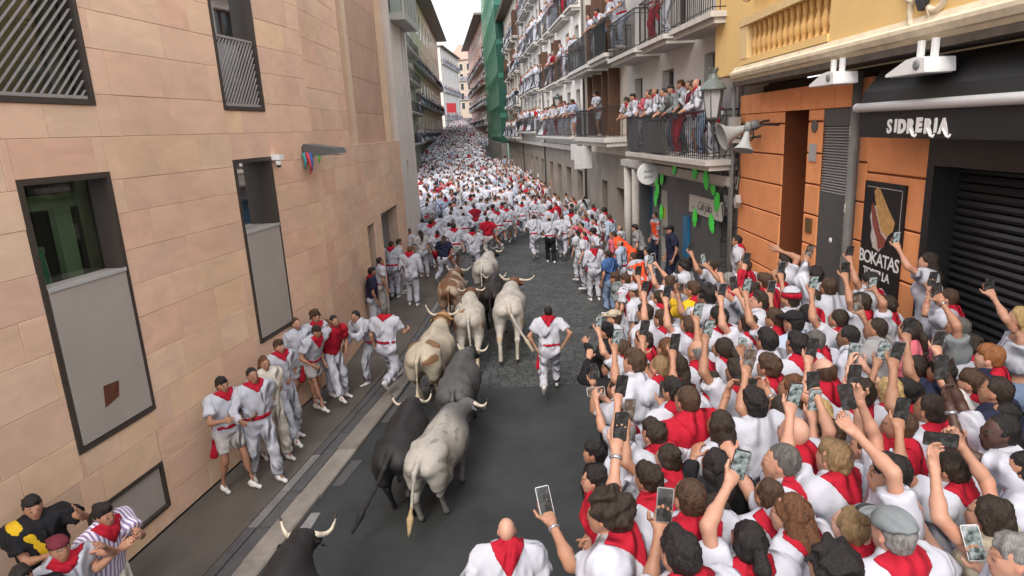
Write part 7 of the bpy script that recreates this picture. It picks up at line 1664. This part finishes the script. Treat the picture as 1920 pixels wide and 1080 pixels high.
# first balcony above the cafe: individuals at the rail
bl = [(1178, 196), (1186, 205), (1200, 200), (1212, 192), (1224, 202), (1238, 188), (1252, 205), (1262, 190), (1272, 196), (1290, 185), (1304, 200), (1318, 180)]
bl_lab = ['black topknot spectator at the far end of the cafe balcony', 'small dark-haired spectator next to the topknot on the cafe balcony', 'man with black hair third from the far end of the cafe balcony', 'brown-haired child-height spectator leaning on the cafe balcony rail', 'person in a pale top between the dark panels of the cafe balcony', 'man with neat black hair and white shirt with dark kerchief on the cafe balcony', 'spectator in red shorts behind the dark balcony panel', 'man with red kerchief leaning far over the middle of the cafe balcony', 'grey-capped person with arms crossed on the cafe balcony rail', 'young man with dark hair left of the tall man on the cafe balcony', 'person bowed over the rail next to the lantern', 'bearded man with red kerchief bending down by the street lantern']
for k, ((px, py), lab) in enumerate(zip(bl, bl_lab)):
    vi = k % 6; out, P = VAR['rail'][vi]; s_, z_ = RB.px(px, py, .5); loc = RB.P(s_, .36+.06*(k % 3), F1); yaw = -RB_YAW if False else 86+pr.uniform(-12, 30)
    put('rail', vi, loc, yaw, lab, 'spectators along the cafe balcony', top=['white', 'offwhite', 'white', 'pink', 'white', 'white', 'white', 'white', 'grey', 'white', 'maroon', 'white'][k], leg=['red', 'white', 'white', 'denim'][k % 4], hc=['black', 'dark', 'black', 'brown', 'dark', 'black'][k % 6], skin=[2, 3, 2, 1][k % 4], sc=.97)
s_, z_ = RB.px(1282, 148, .1); put('stand', 2, RB.P(s_, .05, F1), 95, 'tall ginger man standing in the doorway behind the cafe balcony', None, hc='auburn', skin=1, sc=1.06)
s_, z_ = RB.px(1330, 262, .5); put('stand', 0, RB.P(s_-.1, .42, F1), 80, 'man in white trousers standing right behind the lantern bracket', None)
for k, (px, zf, lab) in enumerate(((1115, F2, 'spectator on the dark upper balcony at its far end'), (1130, F2, 'second spectator on the dark upper balcony'), (1152, F2, 'man in white bending over the dark cloth balcony'), (1165, F2, 'spectator in pale trousers at the near end of the dark cloth balcony'), (1122, 4.36, 'lone woman behind the empty iron balcony of the cream house'))):
    s_ = RB.sx(px, zf+1.5, .45); put('rail', k % 6, RB.P(s_, .42, (7.16 if k < 4 else 4.36)), 90+pr.uniform(-10, 20), lab, None, hc=['dark', 'black', 'brown'][k % 3], leg=['white', 'denim', 'white', 'paleblue', 'white'][k])
for k, (px, lab) in enumerate(((1228, 'person in red shorts on the grey upper balcony'), (1255, 'person in white trousers on the grey upper balcony'))):
    s_ = RB.sx(px, F2+1, .4); put('stand', k, RB.P(s_, .42, F2), 85, lab, None, leg=['red', 'white'][k])
for k in range(4):
    put('rail', k, RA.P(-2.5-.62*k, .05, 5.7), 75+10*(k % 2), ['spectator resting both arms on the far end of the yellow balustrade', 'second spectator behind the yellow balustrade', 'third spectator behind the yellow balustrade', 'nearest spectator behind the yellow balustrade'][k], 'spectators behind the yellow balustrade', hc=['brown', 'black', 'dark', 'brown'][k], skin=1+k % 3)
# people on the other balconies
for (pl, a, c, z, dep, fi) in BALS:
    y0 = pl.P((a+c)/2, 0, 0)[1]
    dens = .42 if pl is RB else .6
    if pl is RB and fi == 3: dens = 1.0
    s_ = a+.25; occ = pr.choice([.25, .6, .9, .95]) if fi else .85
    while s_ < c-.2:
        if pr.random() < occ: BALC.append((pl, s_, dep-pr.uniform(.28, .36), z))
        if pr.random() < occ*.4: BALC.append((pl, s_+.1, dep-.58, z))
        s_ += dens*pr.uniform(.8, 1.5)
def seen(pl, q):
    x, y = pj(pl.P(q[1], q[2], q[3]+1.5)); return -40 < x < 1960 and -50 < y < 1100 and not (pl is not RB and x < 783)
BALC = [q for q in BALC if seen(q[0], q)]
MASS = []
def rcol():
    t = pr.random(); top = 'white' if t < .66 else 'paleblue' if t < .82 else pr.choice(['offwhite', 'paleblue', 'red', 'offwhite', 'darkred', 'navy', 'pink', 'grey'])
    leg = 'white' if pr.random() < .86 else pr.choice(['offwhite', 'denim', 'red', 'beige', 'navy'])
    return top, leg, pr.choice(['black', 'dark', 'dark', 'brown', 'brown', 'auburn', 'grey', 'black']), pr.choice([1, 2, 2, 2, 3, 0])
LIMIT = 292
nb = 0
BALC.sort(key=lambda q: float(np.linalg.norm(q[0].P(q[1], q[2], q[3])-CP)))
ns, nbal = 0, 0
def rowname(y): return 'just ahead of the herd' if y < 24 else 'in the first packed rows' if y < 29 else 'in the dense crowd beyond the first rows' if y < 36 else 'deep in the crowd'
for x, y, spect in keep:
    top, leg, hc, skin = rcol()
    if NPEOPLE[0] < LIMIT-45:
        z = float(gz(y))+.004
        if spect:
            t = (xr(y)-x); z += .12
            kd = 'stand' if pr.random() < .8 else 'wave'; vi = pr.randrange(6) if kd == 'stand' else pr.randrange(2); yaw = pr.uniform(35, 120)
            lab = '%s %s-topped spectator, %s' % (HN[hc], top, ('back row' if x > xr(y)-.6 else 'front row' if x < xr(y)-1.3 else 'middle row')+(' below the cafe balcony' if y < 18 else ' past the cafe door' if y < 23 else ' below the cream house' if y < 30 else ' below the white house'))
            put(kd, vi, (x, y, z), yaw, lab, 'spectators lining the right-hand shop fronts', top=top, leg=leg, hc=hc, skin=skin, sc=pr.uniform(.93, 1.03))
        else:
            kd = 'run' if pr.random() < .85 else pr.choice(['womanrun', 'stand']); vi = pr.randrange(len(VAR[kd])); yaw = pr.gauss(2, 16) if pr.random() < .9 else pr.uniform(90, 250)
            lab = '%s %s runner %s, street %s' % (HN[hc], top+'-topped' if top != 'white' else 'all-white' if leg == 'white' else 'white-shirted', rowname(y), zone(x, y))
            put(kd, vi, (x, y, z), yaw, lab, RG, top=top, leg=leg, hc=hc, skin=skin, sc=pr.uniform(.95, 1.04))
    else: MASS.append(((x, y, float(gz(y))+.004), pr.gauss(2, 25) if not spect else pr.uniform(40, 120), top, leg, hc, skin, pr.random() < .12, pr.uniform(.95, 1.05), y))
for (pl, s_, o, z) in BALC:
    P_ = pl.P(s_, o, z); top, leg, hc, skin = rcol(); fy = math.degrees(math.atan2(-pl.n[0], pl.n[1]))
    if NPEOPLE[0] < 300 and pl is RB:
        lab = '%s spectator in %s, %s of the white houses' % (HN[hc], top, 'lowest balcony row' if z < 6 else 'second balcony row' if z < 9 else 'third balcony row')
        put('rail', pr.randrange(6), P_, fy+pr.uniform(-25, 40), lab, 'spectators on the white house balconies', top=top, leg=leg, hc=hc, skin=skin, sc=pr.uniform(.92, 1.0))
    else: MASS.append((tuple(P_), fy+pr.uniform(-30, 30), top, leg, hc, skin, pr.random() < .5, pr.uniform(.9, 1.0), float(P_[1])))
same = {}
for o in list(COL.objects):
    if o.get('category') == 'person': same.setdefault(o['label'], []).append(o)
ORD = ['first', 'second', 'third', 'fourth', 'fifth', 'sixth', 'seventh', 'eighth', 'ninth', 'tenth']
for lab, os_ in same.items():
    if len(os_) > 1:
        os_.sort(key=lambda o: pj((o.location[0], o.location[1], o.location[2]+1.6))[0])
        for k, o in enumerate(os_[:10]): o['label'] = '%s, %s such from the left' % (lab, ORD[k])
# everybody further off: one joined crowd of simplified figures
def lowfig(i, h, g=0):
    P = Pose(1.72, lean=6+3*i, feet=[RUN, RUN2, STR, None][i] if i < 3 else None); S = Sdf(); k = P.k
    torso_prims(S, P, .02); 
    for j in (0, 1):
        sx = -1 if j == 0 else 1; P.arm(j, P.sh[j]+np.array([sx*.12, .2*(1 if (i+j) % 2 else -.6), -.36 if i != 3 else (.42 if j else -.4)])*k)
        S.cone(P.sh[j], P.el[j], .06, .052, .03); S.cone(P.el[j], P.wr[j]+P.hdir[j]*.12, .05, .045, .03); S.cone(P.hips[j], P.kn[j], .10, .078, .04); S.cone(P.kn[j], P.an[j], .075, .06, .03); S.cone(P.an[j]-np.array([0, .03, .03]), P.an[j]+P.ft[j]*.14-np.array([0, 0, .05]), .05, .045, .03)
    S.cone(P.nk, P.hc, .06, .06, .03); S.ell(P.hc+P.hu*.01, (P.hr, P.hf, P.hu), np.array([.092, .11, .125]), .02)
    V, Q = surf(S, h, grow=g); c = V[Q].mean(1); m = np.zeros(len(Q), int)    # 0 top 1 leg 2 skin 3 hair 4 scarf
    q = c-P.hc; m[c[:, 2] < P.pel[2]+.02] = 1
    for j in (0, 1):
        a, b_ = P.el[j], P.wr[j]+P.hdir[j]*.12; t = np.clip(((c-a)@(b_-a))/((b_-a)@(b_-a)), 0, 1); d = np.linalg.norm(c-a-t[:, None]*(b_-a), axis=1); m[(d < .075)] = 5
    hd = (np.linalg.norm(q, axis=1) < .16) & (q@P.hu > -.12); m[hd] = 2; m[hd & ((q@P.hu)*.8-(q@P.hf)*.6 > .0)] = 3
    nk_ = (np.linalg.norm(c-P.nk, axis=1) < .12) & ~hd; m[nk_] = 4
    return V, Q, m
LOW = {0: [lowfig(i, .082, .004) for i in range(4)], 1: [lowfig(i, .112, .014) for i in range(4)], 2: [lowfig(i, .16, .035) for i in range(4)]}
CL['crowdwhite'] = mat('crowd_white', (.54, .56, .64), .85)  # white cloth brightened for the far figures, light put into the colour
mlist = [CL[n] for n in ('crowdwhite', 'offwhite', 'paleblue', 'red', 'darkred', 'navy', 'pink', 'grey', 'denim', 'beige')]+SKIN[:4]+[HAIR[n] for n in ('black', 'dark', 'brown', 'auburn', 'grey')]
ix = {m.name: i for i, m in enumerate(mlist)}; ix['cloth_white'] = 0
VV, QQ, MM, n0 = [], [], [], 0
for (loc, yaw, top, leg, hc, skin, scf, sc, y) in MASS:
    V, Q, m = LOW[0 if y < 42 else 1 if y < 72 else 2][pr.randrange(4)]; W_ = (V*sc)@rz(yaw).T+np.array(loc)
    lut = np.array([ix['cloth_'+top], ix['cloth_'+leg], ix[SKIN[min(skin, 3)].name], ix['hair_'+hc], ix['cloth_red'] if scf else ix['cloth_'+top], ix['cloth_'+top] if pr.random() < .5 else ix[SKIN[min(skin, 3)].name]])
    VV.append(W_); QQ.append(Q+n0); MM.append(lut[m]); n0 += len(V)
for m in mlist: pass
V_ = np.concatenate(VV); me = np_mesh('crowd', V_, np.concatenate(QQ), mlist, np.ones((len(V_), 3)), np.concatenate(MM))
o = bpy.data.objects.new('crowd', me); COL.objects.link(o); tag(o, 'far crowd of white-clad runners and balcony spectators filling the street into the distance', 'crowd', None, 'stuff')
print('people', NPEOPLE[0], 'mass', len(MASS), 'tris', 2*sum(len(m.polygons) for m in bpy.data.meshes))
